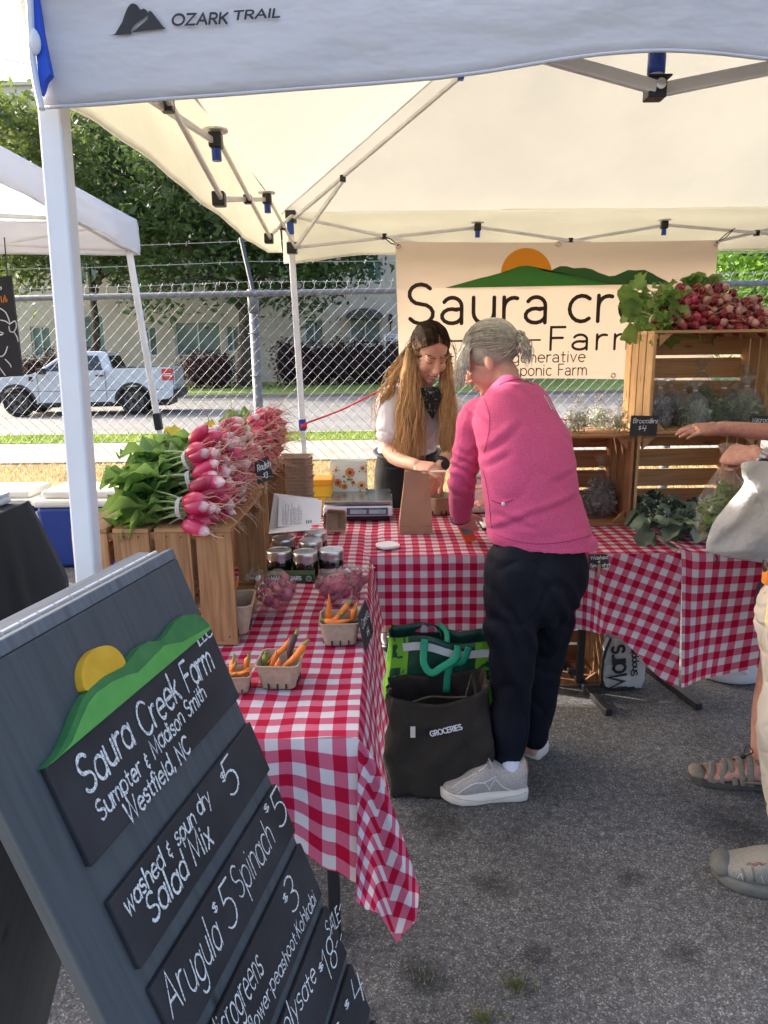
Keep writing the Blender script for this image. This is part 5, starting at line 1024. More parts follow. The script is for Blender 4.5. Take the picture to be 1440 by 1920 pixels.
for px,py,Y,lab in ((322,806,2.12,'yellowed radish leaf standing up behind the front leaf heap'),(392,797,2.3,'small yellow leaf between the two radish heaps'),(345,905,1.86,'yellow stem leaf among the pink radish stalks')):
    mb=MB(); q=random.Random(px); c=PY(px,py,Y); leaf(mb,c+V((.03,0,-.012)),V((-1,-.3,.35)),.052,.018,V((.2,-.7,.7)),q); leaf(mb,c+V((.02,.01,-.03)),V((-.8,-.1,.1)),.035,.014,V((0,-.5,1)),q)
    tag(mb.build('yellow_leaf',mYelLeaf,smooth=True),lab,'leaf','yellowed radish leaves')
# ---------------- clear bags ----------------
mFilm=film('clear plastic',op=.03); mFilm2=film('cloudy plastic',(.75,.78,.8),op=.16,rough=.2)
mGr=[leafmat('grey greens',(.15,.23,.13),(.34,.46,.28),.2,20),leafmat('dark greens',(.08,.15,.08),(.22,.34,.16),.2,20),leafmat('pale sprouts',(.25,.28,.16),(.42,.44,.3),.2,25),leafmat('purple greens',(.10,.10,.10),(.27,.27,.26),.2,20),leafmat('fresh greens',(.05,.10,.03),(.22,.30,.08),.3,14)]
def bagmesh(r,h,seed,knot=True):
    q=random.Random(seed); n=26; mb=MB(); prof=[(.3,0),(.75,.02),(.98,.14),(1.05,.34),(.98,.55),(.72,.75),(.36,.9),(.12,.97),(.09,1.0)]+([(.16,1.06),(.34,1.16),(.42,1.24)] if knot else [])
    pr=[]
    for (a,b),(c,d) in zip(prof,prof[1:]): pr+=[(a,b),((a+c)/2,(b+d)/2)]
    pr.append(prof[-1]); P=[]
    for i,(k,t) in enumerate(pr):
        for j in range(n):
            a=2*PI*j/n; nn=noise.noise(V((math.cos(a)*1.7+seed,math.sin(a)*1.7,t*3)))*.22+noise.noise(V((math.cos(a)*4+seed,math.sin(a)*4,t*6)))*.1; pl=.14*math.sin(a*7+seed)*max(0,t-.6)*2.2
            rr=r*k*(1+nn+pl); P.append(V((rr*math.cos(a),rr*math.sin(a)*.82,max(.002,h*t+(.012*nn if t>.03 else 0)))))
    F=[(i*n+j,i*n+(j+1)%n,(i+1)*n+(j+1)%n,(i+1)*n+j) for i in range(len(pr)-1) for j in range(n)]; mb.add(P,F+[tuple(range(n-1,-1,-1))]); return mb
def bag(name,label,cat,loc,r,h,content,seed,group=None,rot=(0,0,0),fm=None,n=240,leafy=.6):
    q=random.Random(seed); g=empty(name,(0,0,0),label,cat,group); o=bagmesh(r,h,seed).build('film',fm or mFilm,None,smooth=True,org=False); o.parent=g
    mb=MB(); mb.tube([V((.1*r*math.cos(a),.1*r*math.sin(a),h*1.0)) for a in [2*PI*i/8 for i in range(9)]],.0035,5); o=mb.build('tie',mTie,None,org=False); o.parent=g
    mb=MB()
    if content=='radish':
        for i in range(34):
            while 1:
                p=V((q.uniform(-1,1),q.uniform(-1,1),q.uniform(-1,1)))
                if p.length<1: break
            c=V((p.x*r*.82,p.y*r*.66,h*.37+p.z*h*.30)); o=MB().ell((0,0,0),(.0125,.0125,.0135*q.uniform(1,1.6)),None,10,7).build('radish',q.choice([mRadBag,mRadBag2]),None,smooth=True,org=False); o.location=c; o.parent=g
    else:
        for i in range(n):
            while 1:
                p=V((q.uniform(-1,1),q.uniform(-1,1),q.uniform(-1,1)))
                if p.length<1: break
            c=V((p.x*r*.8,p.y*r*.66,max(.012,h*.37+p.z*h*.33))); d=V((q.gauss(0,1),q.gauss(0,1),q.gauss(0,1))); leaf(mb,c,d,r*q.uniform(.3,.6),r*q.uniform(.06,.16)*leafy*2,V((q.random(),q.random(),1)),q,nl=3)
        o=mb.build('greens',content,None,org=False); o.parent=g
    g.rotation_euler=rot; M3=Euler(rot).to_matrix(); f=[c for c in COL.objects if c.parent==g and c.name.startswith('film')][0]; g.location=V(loc)-V((0,0,min((M3@v.co).z for v in f.data.vertices))); return g
mRadBag=mat('bagged radish',(.34,.012,.045),.35,(.46,.09,.12),scale=45); mRadBag2=mat('bagged radish dark',(.24,.01,.045),.35)
b1=PZ(532,1156,ZT+.006); GB='clear bags of small radishes'
bag('radish_bag','clear bag of dark radishes touching the wooden crate, knot at its left','bag',(b1.x-.0,b1.y+.03,ZT+.004),.064,.105,'radish',31,GB,(.1,-.75,.3))
b2=PZ(612,1146,ZT+.006); bag('radish_bag','clear bag of radishes between the mason jar carton and the carrot basket','bag',(b2.x,b2.y+.035,ZT+.004),.062,.10,'radish',32,GB,(.05,.7,.4))
b3=PZ(655,1118,ZT+.006); bag('radish_bag','smaller clear radish bag at the table edge behind the carrot basket','bag',(b3.x-.01,b3.y+.02,ZT+.004),.048,.08,'radish',33,GB,(.2,.8,.4))
GT='bags of greens in the crate stack'; zt_=1.124+.013
for i,(px,py,r,h,m,lab) in enumerate(((1232,792,.052,.12,3,'grey purple greens bag in the top crate, against its left end'),(1262,770,.05,.125,3,'purplish greens bag behind the broccolini sign in the top crate'),(1300,792,.055,.115,0,'grey green bag at the front middle of the top crate'),(1318,760,.062,.17,1,'tall dark green bag at the back of the top crate'),(1352,790,.06,.12,1,'dark green bag at the front right of the top crate, above the reaching hand'),(1385,765,.062,.15,0,'grey green bag in the right back corner of the top crate'),(1400,792,.055,.125,0,'pale grey green bag beside the right end slats of the top crate'),(1280,760,.045,.11,3,'small purple greens bag at the back left of the top crate'))):
    y=YC+(.085 if py>780 else .21); p=PY(px,py,y); r*=1.22; h*=1.32; bag('greens_bag',lab,'bag',(p.x,y,zt_),r,h,mGr[m],40+i,GT,(rnd.uniform(-.1,.1),rnd.uniform(-.15,.15),rnd.uniform(0,6)),mFilm2 if m in(0,3) else mFilm,leafy=.35)
for i,(px,lab,y) in enumerate(((1085,'sprout bag on the reddish crate right behind the pink shirt',2.95),(1124,'sprout bag with a tall knot, in the row on the reddish crate',3.0),(1160,'sprout bag with brown roots next to the topmost crate',2.93))):
    p=PY(px,808,y); bag('sprout_bag',lab,'bag',(p.x,y,ZT+.381),.062 if i<2 else .05,.125 if i<2 else .11,mGr[2],60+i,'sprout bags on the reddish crate',(0,rnd.uniform(-.1,.1),i*2.),mFilm,n=190,leafy=.2)
p=PY(1122,980,2.94); bag('greens_bag','large clear bag of dark lettuce inside the reddish crate','bag',(p.x,2.96,ZT+.018),.085,.21,mGr[3],71,None,(0,.08,1.),mFilm,n=220)
# broccolini pile
def broccolini():
    q=random.Random(21); g=empty('broccolini',PZ(1260,1010,ZT)+V((0,0,.006)),'pile of grey green broccolini with small white flowers on the cloth','vegetables'); mb=MB(); fl=MB(); wh=MB(); mBr=leafmat('broccolini leaves',(.07,.105,.075),(.19,.26,.19),.15,9); mFl=mat('florets',(.03,.06,.035),.8,(.08,.12,.07),scale=80,bump=.6); mW=mat('white petals',(.62,.62,.52),.7)
    for i in range(70):
        px,py=q.uniform(1205,1335),q.uniform(978,1018); b=PZ(px,py,ZT)+V((0,.0,.012+q.random()*.085)); leaf(mb,b,V((q.uniform(-1,1),q.uniform(-1,.2),q.uniform(-.35,.35))),q.uniform(.07,.12),q.uniform(.02,.035),V((q.uniform(-.5,.5),q.uniform(-.4,.2),1)),q,droop=.4)
    for i in range(54):
        px,py=q.uniform(1195,1330),q.uniform(955,1005); b=PZ(px,py+10,ZT)+V((0,.01,.02+q.random()*.085)); 
        for k in range(26): d=V((q.gauss(0,1),q.gauss(0,1),q.gauss(0,1))).normalized()*.017*q.uniform(.6,1.1); fl.ell(b+d,(.0055,)*3,None,5,4)
        fl.tube([b,b+V((q.uniform(-.04,.04),q.uniform(0,.06),-.03))],.004,5)
        if px<1262:
            for k in range(9): d=V((q.gauss(0,1),q.gauss(0,1),q.gauss(0,1))).normalized()*.026; c=b+d; wh.add([c+V((q.uniform(-.006,.006),q.uniform(-.004,.004),q.uniform(-.006,.006))) for _ in range(4)],[(0,1,2),(0,2,3)])
    mb.build('leaves',mBr,g,smooth=True); fl.build('florets',mFl,g,smooth=True); wh.build('flowers',mW,g)
broccolini()
# ---------------- pulp baskets with carrots ----------------
mPulp=mat('kraft pulp',(.34,.25,.17),.9,(.40,.30,.21),scale=60,detail=5,bump=.35,bscale=220,bdist=.002); mCar=mat('carrot',(.62,.13,.012),.5,(.72,.20,.03),scale=40,bump=.3,bscale=120); mCarG=mat('carrot green top',(.18,.2,.04),.7); mCarP=mat('purple carrot',(.08,.035,.035),.6)
def basket_mesh(w=.068,h=.085,tp=.8,th=.004):
    """open tapered square basket with slots near the foot and a rolled rim"""
    mb=MB(); f=lambda s_,z,r=.014:[V((s_*x,s_*y,z)) for x,y in ((-1,-1),(1,-1),(1,1),(-1,1))]
    def ring(s_,z,n=6,r=.018):
        P=[]
        for cx,cy,a0 in ((1,1,0),(-1,1,90),(-1,-1,180),(1,-1,270)):
            for i in range(n+1): a=R(a0+90*i/n); P.append(V((cx*(s_-r)+r*math.cos(a),cy*(s_-r)+r*math.sin(a),z)))
        return P
    rs=[ring(w*tp*.93,0),ring(w*tp,.004),ring(w*(tp+(1-tp)*.25),h*.25),ring(w*(tp+(1-tp)*.6),h*.6),ring(w*.985,h*.94),ring(w*1.05,h*.96),ring(w*1.05,h),ring(w*.97,h),ring(w*(tp+(1-tp)*.5)-th,h*.5),ring(w*tp-th,.008)]
    n=len(rs[0]); P=[p for r_ in rs for p in r_]; F=[(i*n+j,i*n+(j+1)%n,(i+1)*n+(j+1)%n,(i+1)*n+j) for i in range(len(rs)-1) for j in range(n)]; mb.add(P,F+[tuple(range(n-1,-1,-1)),tuple((len(rs)-1)*n+j for j in range(n))])
    return mb
def basket(name,label,loc,rz,group,scale=1.,slots=True):
    g=empty(name,(0,0,0),label,'basket',group); o=basket_mesh().build('basket_wall',mPulp,None,smooth=False,org=False); o.parent=g
    if slots:
        mb=MB()
        for k in range(4):
            M3=Matrix.Rotation(k*PI/2,3,'Z')
            for x in (-.028,0,.028): c=M3@V((x,-.0575,.012)); mb.obox(c,(M3@V((1,0,0)),M3@V((0,1,-.18)),V((0,0,1))),(.0028,.002,.009))
        o=mb.build('slot',mDark,None,org=False); o.parent=g; o['kind']='stuff'
    g.location=loc; g.rotation_euler=(0,0,rz); g.scale=(scale,)*3; return g
def carrot(label,base,d,L_,r,m=None,group='carrots in the pulp baskets'):
    """base: crown end; d: from crown to tip"""
    q=rnd; d=V(d).normalized(); x,y=frame_of(d); pts=[V(base)+d*(L_*t)+x*(.006*math.sin(t*3+L_*90))+y*(.004*math.sin(t*5)) for t in [i/8 for i in range(9)]]
    g=empty('carrot',base,label,'carrot',group); MB().tube(pts,[r*.55,r,r*.98,r*.9,r*.8,r*.66,r*.5,r*.3,r*.06],10).build('root',m or mCar,g,smooth=True)
    mb=MB(); mb.tube([V(base)+d*.004,V(base)-d*.012],[r*.6,r*.35],7); mb.build('green_top',mCarG,g); return g
GBk='pulp baskets of carrots'
# px centre of rim, depth from foot
def bk(lab,pxl,pxr,pyb,rz,sc,cs):
    a=PZ(pxl,pyb,ZT);b=PZ(pxr,pyb,ZT); s_=(b.x-a.x)/(.068*.8*2)*.97; sc=s_; c=V(((a.x+b.x)/2,a.y+.054*sc,ZT+.006)); basket('pulp_basket',lab,c,rz,GBk,sc)
    for (lx,ly,lz,dx,dy,dz,L_,r,m,l2) in cs: carrot(l2,c+V((lx,ly,lz))*sc,(dx,dy,dz),L_*sc,r*sc,m)
bk('pulp basket of carrots beside the small black carrot sign',606,668,1216,.05,1,[(-.035,-.02,.115,-.1,.1,-1,.12,.012,mCar,'upright carrot with long tip at the left of the basket by the carrot sign') if 0 else (-.03,.02,.03,-.1,.0,1,.135,.014,mCar,'orange carrot pointing up at the left of the basket by the sign'),(.0,.0,.09,-.35,.1,-.25,.07,.012,mCar,'carrot with a bushy green crown in the basket by the sign'),(.03,.02,.125,-.55,-.05,-.6,.11,.012,mCar,'slanting carrot in the middle of the basket by the sign'),(.052,.01,.11,-.08,.1,-1,.09,.012,mCar,'carrot standing at the right rim of the basket by the sign'),(-.05,-.04,.088,1,.1,-.1,.10,.012,mCar,'carrot lying along the front rim of the basket by the sign'),(.01,-.03,.08,.7,.3,-.15,.07,.012,mCarP,'dull purple carrot in the basket by the sign'),(.045,.0,.04,.1,.05,1,.10,.011,mCar,'curved carrot with raised tip at the right of the basket by the sign')])
bk('pulp basket of carrots in the middle at the front of the table',490,556,1298,-.06,1,[(-.042,-.01,.095,.05,.2,-1,.08,.013,mCarG,'stubby green carrot at the left of the middle basket'),(-.018,-.01,.04,.02,0,1,.075,.012,mCar,'short orange carrot tip up in the middle basket'),(.005,-.035,.055,-.2,.1,1,.045,.013,mCar,'tiny broken carrot in the middle basket'),(.045,.03,.14,-.6,-.3,-.5,.12,.011,mCar,'thin carrot crossing towards the back of the middle basket'),(.05,.035,.15,-.3,-.3,-1,.12,.013,mCarP,'brown purple carrot standing in the middle basket'),(.085,-.02,.14,-.75,-.1,-.75,.15,.012,mCar,'long carrot sticking out at the right of the middle basket')])
bk('pulp basket of carrots half behind the sandwich board',418,464,1306,.08,1.,[(-.05,.0,.09,.3,.1,-.4,.09,.012,mCar,'carrot at the left in the basket near the sandwich board'),(-.012,.02,.135,-.1,-.2,-1,.11,.014,mCar,'carrot with green crown standing in the basket near the sandwich board'),(.0,-.02,.125,-.35,0,-1,.11,.012,mCar,'second leaning carrot in the basket near the sandwich board'),(.055,.02,.14,-.15,0,-1,.11,.015,mCar,'thick carrot with green crown at the right of the basket near the sandwich board'),(-.04,-.03,.085,1,.0,.12,.12,.013,mCar,'carrot lying across the basket near the sandwich board'),(.0,-.045,.09,1,.3,.2,.09,.01,mCar,'thin carrot on the front rim of the basket near the sandwich board')])
p=PZ(445,1178,ZT+.02); basket('pulp_basket','pulp basket inside the front left crate behind its slats',(p.x-.02,p.y,ZT+.02),.1,None,.95); carrot('carrot leaning out of the basket inside the crate',(p.x-.02,p.y,ZT+.08),(.35,-.1,1),.09,.013)
p=PY(823,960,3.13); basket('pulp_basket','empty pulp basket behind the brown paper bag',(p.x,3.13,ZT+.005),.55,None,.95)
p=PZ(617,1006,ZT+.004); o=basket('pulp_basket','tipped pulp basket beside the scale behind the jars',(p.x+.0,p.y+.11,ZT+.04),.4,None,.62); o.rotation_euler=(R(75),.2,.5)
# nested stack of baskets
p=PY(558,925,2.84); g=empty('basket_stack',(p.x,2.84,ZT+.004),'tall stack of nested kraft pulp baskets behind the crates','basket stack')
for i in range(17): 
    b_=basket_mesh().build('nested_basket',mPulp,None,org=False); b_.parent=g; b_.location=(rnd.uniform(-.003,.003),rnd.uniform(-.003,.003),.0145*i); b_.rotation_euler=(0,0,rnd.uniform(-.05,.05)); b_.scale=(.9,.9,.9)
# ---------------- mason jars ----------------
mJar=mat('jar of dark jam',(.008,.004,.006),.07,spec=.8,coat=.6); mLidS=mat('jar lid steel',(.62,.62,.62),.28,metal=.9,bump=.1,bscale=40); mKG=mat('green carton',(.10,.17,.06),.7,(.12,.19,.07),scale=20); mKG2=mat('dark green print',(.012,.06,.022),.7)
protoJ=None
for i,(px,py,lab) in enumerate(((523,1031,'dark jam jar at the front left of the green carton, touching the crate'),(572,1034,'dark jam jar at the front middle of the green carton'),(621,1030,'dark jam jar at the front right, outside the green carton'),(531,1008,'dark jam jar in the second row beneath the papers'),(582,1013,'dark jam jar in the second row, middle one'),(592,997,'dark jam jar farthest from the radish bags'))):
    p=PZ(px,py,ZT+.094); loc=V((p.x,p.y,ZT+.006))
    if protoJ is None:
        g=empty('mason_jar',loc,lab,'jar','mason jars of dark jam'); mb=MB(); mb.lathe([(.030,0),(.039,.005),(.0405,.015),(.0405,.048),(.038,.060),(.034,.068)],loc,24); mb.build('glass',mJar,g,smooth=True)
        mb=MB(); mb.lathe([(.040,.060),(.0405,.064),(.0395,.067),(.0405,.071),(.0405,.086),(.039,.0895),(.034,.090),(.0335,.0885)],loc,28,caps=False); b_=mb.build('band',mLidS,g,smooth=True); mb=MB(); mb.lathe([(.0335,.0875),(.0335,.0885)],loc,28); d_=mb.build('lid',mLidS,g)
        mb=MB()
        for k_,(tx,rr) in enumerate((('MASON',.022),('JAR',.02))): 
            pl,tw=lay(tx,.006,.2); s_=1 if k_==0 else -1
            ribbon(mb,[[(a-tw/2,b+(.008 if k_==0 else -.012)) for a,b in q] for q in pl],.0012,xf_plane(loc+V((0,0,.0887)),(1,0,0),(0,1,0)),h=.0004)
        mb.build('lid_lettering',mat('lid print',(.12,.12,.12),.5),d_); protoJ=g
    else: dup(protoJ,loc,(0,0,rnd.uniform(-.6,.6)),lab)
def carton():
    a=PZ(503,1084,ZT);b=PZ(594,1084,ZT); x0,x1,y=a.x+.002,b.x-.002,2.150; g=empty('jar_carton',((x0+x1)/2,y,ZT+.004),'green mason jar carton holding the front jars','carton'); z0,z1=ZT+.005,ZT+.043; mb=MB(); t=.0015
    for p,q in (((x0,y,z0),(x1,y+t,z1)),((x0,y+t,z0),(x0+t,y+.2,z1)),((x1-t,y+t,z0),(x1,y+.2,z1)),((x0+t,y+.2-t,z0),(x1-t,y+.2,z1)),((x0+t,y+t,z0),(x1-t,y+.2-t,z0+t))): mb.box(p,q)
    mb.build('tray',mKG,g); mb=MB(); mb.box((x0+.012,y-.0012,z0+.003),(x1-.002,y-.0002,z1-.014)); pn=mb.build('label_panel',mKG2,g)
    mW=mat('carton print white',(.75,.78,.74),.6); write('lettering','MASON JARS',.016,.0032,(x0+.018,y-.0014,z0+.0075),(1,0,0),(0,0,1),mW,pn,w=(0,-1,0),fit=.095,track=.12,h=.0006)
    write('lettering','QUALITY',.006,.0012,(x0+.05,y-.0003,z1-.009),(1,0,0),(0,0,1),mat('carton print green',(.02,.07,.03),.6),g,w=(0,-1,0),fit=.06,h=.0006)
    mb=MB(); c=V((x1-.018,y-.0016,z0+.012)); mb.tube([c+V((.008*math.cos(a),0,.008*math.sin(a))) for a in [2*PI*i/14 for i in range(15)]],.0009,4,caps=False); mb.tube([c+V((-.004,0,-.002)),c+V((0,0,.004)),c+V((.004,0,-.003))],.0008,4); mb.build('emblem',mW,pn)
carton()
GL['Q']=(.74,GL['O'][1]+[[(.45,.2),(.7,-.04)]]); GL['U']=(.56,[[(.03,.76),(.03,.25)]+_arc(.27,.25,.24,.25,180,360,8)+[(.51,.76)]]); GL['Y']=(.54,[[(0,.76),(.26,.36),(.52,.76)],[(.26,.36),(.26,0)]]); GL['D']=(.56,[[(.03,0),(.03,.76),(.2,.76)]+_arc(.2,.38,.34,.38,90,-90,10)+[(.03,0)]])
# ---------------- papers ----------------
mPap=mat('white paper',(.72,.72,.76),.8,(.76,.76,.79),scale=6); mPrint=mat('paper print',(.16,.16,.18),.8)
def papers():
    Y0=2.36; g=empty('leaflets',PZ(553,1000,ZT+.1),'white printed leaflets leaning on the mason jars','leaflets')
    def sheet_(P,nm,th=.001): mb=MB(); n=len(P); nrm=(P[1]-P[0]).cross(P[2]-P[0]).normalized()*th; mb.add(P+[p+nrm for p in P],[tuple(range(n)),tuple(range(2*n-1,n-1,-1))]+[(i,n+i,n+(i+1)%n,(i+1)%n) for i in range(n)]); return mb.build(nm,mPap,g)
    sheet_([PY(504,996,2.36),PY(590,985,2.36),PY(596,935,2.44),PY(514,925,2.44)],'sheet'); P=[PY(521,988,2.33),PY(601,984,2.33),PY(604,938,2.42),PY(523,931,2.42)]; s2=sheet_(P,'sheet')
    sheet_([PY(503,1001,2.28),PY(582,994,2.28),PY(584,981,2.33),PY(506,993,2.33)],'envelope')
    o=P[0]; u=(P[1]-P[0]); v=(P[3]-P[0]); mb=MB(); n=V((0,-1,.3)).normalized()
    for i in range(16):
        if i in (5,6): continue
        a=.10+.032*i if i<5 else .06+.032*i; L_=rnd.uniform(.45,.8); z0=.05
        lines=[]; t=z0
        while t<L_: w_=rnd.uniform(.03,.09); lines.append((t,min(L_,t+w_))); t+=w_+.018
        for p_,q_ in lines: mb.add([o+u*a+v*p_+n*.0012,o+u*(a+.012)+v*p_+n*.0012,o+u*(a+.012)+v*q_+n*.0012,o+u*a+v*q_+n*.0012],[(0,1,2,3)])
    for k in range(3): mb.add([o+u*(.66+.05*k)+v*.06+n*.0012,o+u*(.69+.05*k)+v*.06+n*.0012,o+u*(.69+.05*k)+v*.17+n*.0012,o+u*(.66+.05*k)+v*.17+n*.0012],[(0,1,2,3)])
    mb.build('printing',mPrint,s2)
papers()
# ---------------- scale, paper bag, small things ----------------
def scale_():
    a=PZ(604,984,ZT+.006);b=PZ(737,981,ZT+.006); x0,x1,y=a.x,b.x,2.965; w=x1-x0; g=empty('counting_scale',((x0+x1)/2,y+.15,ZT+.004),'white shop scale with steel platter and two small displays','scale'); z=ZT+.006
    mB_=mat('scale casing',(.56,.56,.66),.45); mS=mat('platter steel',(.30,.33,.34),.22,(.36,.39,.4),scale=9,metal=.75); mP=mat('display panel',(.05,.055,.085),.3); mLcd=mat('lcd',(.27,.36,.38),.2)
    mb=MB(); mb.box((x0+.015,y+.02,z),(x1-.015,y+.28,z+.024)); mb.build('base',mBlk,g,bevel=.006)
    mb=MB(); P=[V((x0,y,z+.022)),V((x1,y,z+.022)),V((x1,y+.30,z+.022)),V((x0,y+.30,z+.022)),V((x0,y+.012,z+.062)),V((x1,y+.012,z+.062)),V((x1,y+.30,z+.066)),V((x0,y+.30,z+.066))]; mb.add(P,[(3,2,1,0),(4,5,6,7),(0,1,5,4),(1,2,6,5),(2,3,7,6),(3,0,4,7)]); mb.build('casing',mB_,g,bevel=.008)
    mb=MB(); mb.box((x0+.004,y+.03,z+.075),(x1-.006,y+.31,z+.083)); mb.box((x0+.004,y+.026,z+.069),(x1-.006,y+.03,z+.083)); mb.box((x0+.05,y+.08,z+.06),(x1-.05,y+.25,z+.074)); mb.build('platter',mS,g,bevel=.003)
    nrm=V((0,-.957,.287)); vv=V((0,.287,.957)); o=V((x0,y,z+.022))+nrm*.0006; X=xf_plane(o,(1,0,0),vv,nrm)
    def pan(nm,m,a0,a1,b0,b1,h,p_): mb=MB(); mb.prism([(a0,b0),(a1,b0),(a1,b1),(a0,b1)],lambda u,v,t:X(u,v,h+t),.0012); return mb.build(nm,m,p_)
    dp=pan('display_panel',mP,w*.34,w*.93,.006,.038,.0,g); 
    for a0,a1 in ((.39,.62),(.66,.90)):
        l=pan('display',mLcd,w*a0,w*a1,.012,.028,.0015,dp); pl,tw=lay('000',.010,.3); mb=MB(); ribbon(mb,[[(p[0]+w*a1-.03,p[1]+.0155) for p in q] for q in pl],.0010,X,h=.0031); mb.build('digits',mat('digit%d'%int(a0*100),(.06,.09,.1),.5),l)
        mb=MB()
        for k in range(9): mb.add([X(w*a0+.006*k,.031,.0018),X(w*a0+.006*k+.004,.031,.0018),X(w*a0+.006*k+.004,.0335,.0018),X(w*a0+.006*k,.0335,.0018)],[(0,1,2,3)])
        mb.build('display_caption',mat('cap%d'%int(a0*100),(.3,.3,.42),.6),dp)
scale_()
mKraft=mat('kraft paper',(.36,.225,.135),.75,(.42,.27,.165),scale=5,detail=6,bump=.5,bscale=9,bdist=.012)
def paperbag():
    a=PZ(749,1002,ZT+.004);b=PZ(812,1004,ZT+.004); ztop=PY(780,884,a.y+.03).z; x0,x1,y=a.x,b.x,a.y; c=(x0+x1)/2; w=(x1-x0)/2; h=ztop-ZT-.006; t=.085; g=empty('paper_bag',(c,y+t/2,ZT+.005),'upright brown paper bag standing on the gingham cloth under a hand','paper bag'); mb=MB()
    rings=[]
    for k,(s_,tt,zz,dx) in enumerate(((1,1,0,0),(1.0,1,.13,-.001),(.97,1,.2,0),(.86,.82,.5,.002),(.76,.72,.78,.004),(.72,.66,1.0,.006))):
        W_=w*s_; T_=t*tt; yy=y+ (t-T_)*.35; gs=.03*(zz); P=[V((-W_,yy)),V((0,yy-.002)),V((W_,yy)),V((W_-gs,yy+T_*.5)),V((W_,yy+T_)),V((0,yy+T_)),V((-W_,yy+T_)),V((-W_+gs,yy+T_*.5))]; rings.append([V((c+dx+p.x+.004*noise.noise(V((p.x*30,zz*5,k))),p.y+.004*noise.noise(V((p.x*30,zz*6,k+9))),ZT+.005+h*zz+(.006*math.sin(p.x*90) if k==5 else 0))) for p in P])
    n=8; P=[p for r_ in rings for p in r_]; mb.add(P,[(i*n+j,i*n+(j+1)%n,(i+1)*n+(j+1)%n,(i+1)*n+j) for i in range(5) for j in range(n)]+[tuple(range(n-1,-1,-1))]); mb.build('bag_wall',mKraft,g,solid=.0012)
    mb=MB(); mb.bar(V((c-w*1.002,y-.0022,ZT+.005+h*.13)),V((c+w*1.002,y-.0022,ZT+.005+h*.13)),.001,.0018); mb.build('fold_line',mat('kraft crease',(.27,.16,.09),.8),g)
paperbag()
p=PZ(727,1025,ZT+.006); mb=MB(); X=lambda a,b,h=0:V((p.x,p.y,ZT+.006+h))+V((math.cos(.5)*a-math.sin(.5)*b,math.sin(.5)*a+math.cos(.5)*b,0)); mb.prism([(p_.x,p_.y) for p_ in cr([(-.033,-.033),(.033,-.033),(.033,.033),(-.033,.033)],6,True)],X,.011); tag(mb.build('card_reader',mat('white gloss plastic',(.78,.77,.76),.3),bevel=.003),'small square white card reader lying on the gingham cloth','card reader')
# yellow bin, floral bag, white tub behind
a=PY(568,938,3.10);b=PY(621,938,3.10); mYel=mat('yellow plastic',(.72,.46,.02),.4,(.78,.54,.04),scale=3); g=empty('yellow_bin',((a.x+b.x)/2,3.16,ZT+.004),'yellow plastic bin with a folded orange rim behind the leaflets','bin'); zt=PY(590,899,3.1).z; mb=MB(); 
mb.box((a.x,3.10,ZT+.004),(b.x,3.22,zt-.012)); mb.build('body',mYel,g,bevel=.008); mb=MB(); mb.box((a.x-.006,3.094,zt-.03),(b.x+.006,3.226,zt)); mb.build('rim',mat('orange yellow plastic',(.7,.33,.02),.4),g,bevel=.006)
mb=MB()
for k in range(4): mb.box((a.x+.01,3.0965,ZT+.02+.022*k),(b.x-.01,3.0995,ZT+.026+.022*k))
mb.build('ribs',mat('yellow rib',(.5,.3,.01),.5),g)
def floral():
    a=PY(619,925,3.22);b=PY(689,925,3.22); z1=PY(650,866,3.22).z; m=mat('mint paper',(.60,.68,.62),.7,(.7,.74,.66),scale=4); g=empty('floral_bag',((a.x+b.x)/2,3.26,ZT),'pale green gift bag with orange flowers standing behind the scale','gift bag'); x0,x1=a.x,b.x; mb=MB(); mb.add([(x0,3.22,.742),(x1,3.22,.742),(x1,3.30,.742),(x0,3.30,.742),(x0+.004,3.225,z1),(x1-.002,3.225,z1+.004),(x1-.002,3.295,z1+.004),(x0+.004,3.295,z1)],[(0,1,5,4),(1,2,6,5),(2,3,7,6),(3,0,4,7),(3,2,1,0)]); mb.build('bag_wall',m,g)
    q=random.Random(5); cols=[mat('orange petal',(.62,.22,.07),.7),mat('dark bloom',(.14,.06,.05),.7),mat('leaf print',(.16,.26,.12),.7),mat('peach petal',(.72,.42,.22),.7)]
    for k,(px,py,r) in enumerate(((656,886,.022),(678,910,.02),(634,905,.018),(680,878,.014),(646,912,.014),(630,882,.010),(662,905,.010))):
        c=PY(px,py,3.2185); mb=MB()
        for j in range(7): a_=2*PI*j/7+k; e=c+V((math.cos(a_)*r*.6,0,math.sin(a_)*r*.6)); mb.lathe([(.0001,0),(r*.45,.0002*(j+1))],e,8,V((0,-1,0)))
        f=mb.build('flower_print',cols[0 if k%2==0 else 3],g); mb=MB(); mb.lathe([(r*.4,0),(r*.4,.0022)],c,9,V((0,-1,0))); mb.build('flower_centre',cols[1],f)
        mb=MB()
        for j in range(3): a_=q.random()*6; e=c+V((math.cos(a_)*r*1.5,0,math.sin(a_)*r*1.5)); mb.lathe([(.0001,0),(r*.3,.0002*(j+1))],e,6,V((0,-1,0)))
        mb.build('leaf_print',cols[2],f)
floral()
a=PY(862,945,3.2);b=PY(915,945,3.2); g=empty('white_tub',((a.x+b.x)/2,3.14,ZT),'plain white tub on the table beyond the pink sleeve','tub'); zt=PY(885,890,3.1).z; mb=MB(); mb.box((a.x-.02,3.10,ZT+.004),(b.x+.06,3.22,zt-.012)); mb.build('body',mWhite,g,bevel=.02); mb=MB(); mb.box((a.x-.026,3.094,zt-.014),(b.x+.066,3.226,zt)); mb.build('lid',mWhite,g,bevel=.005)
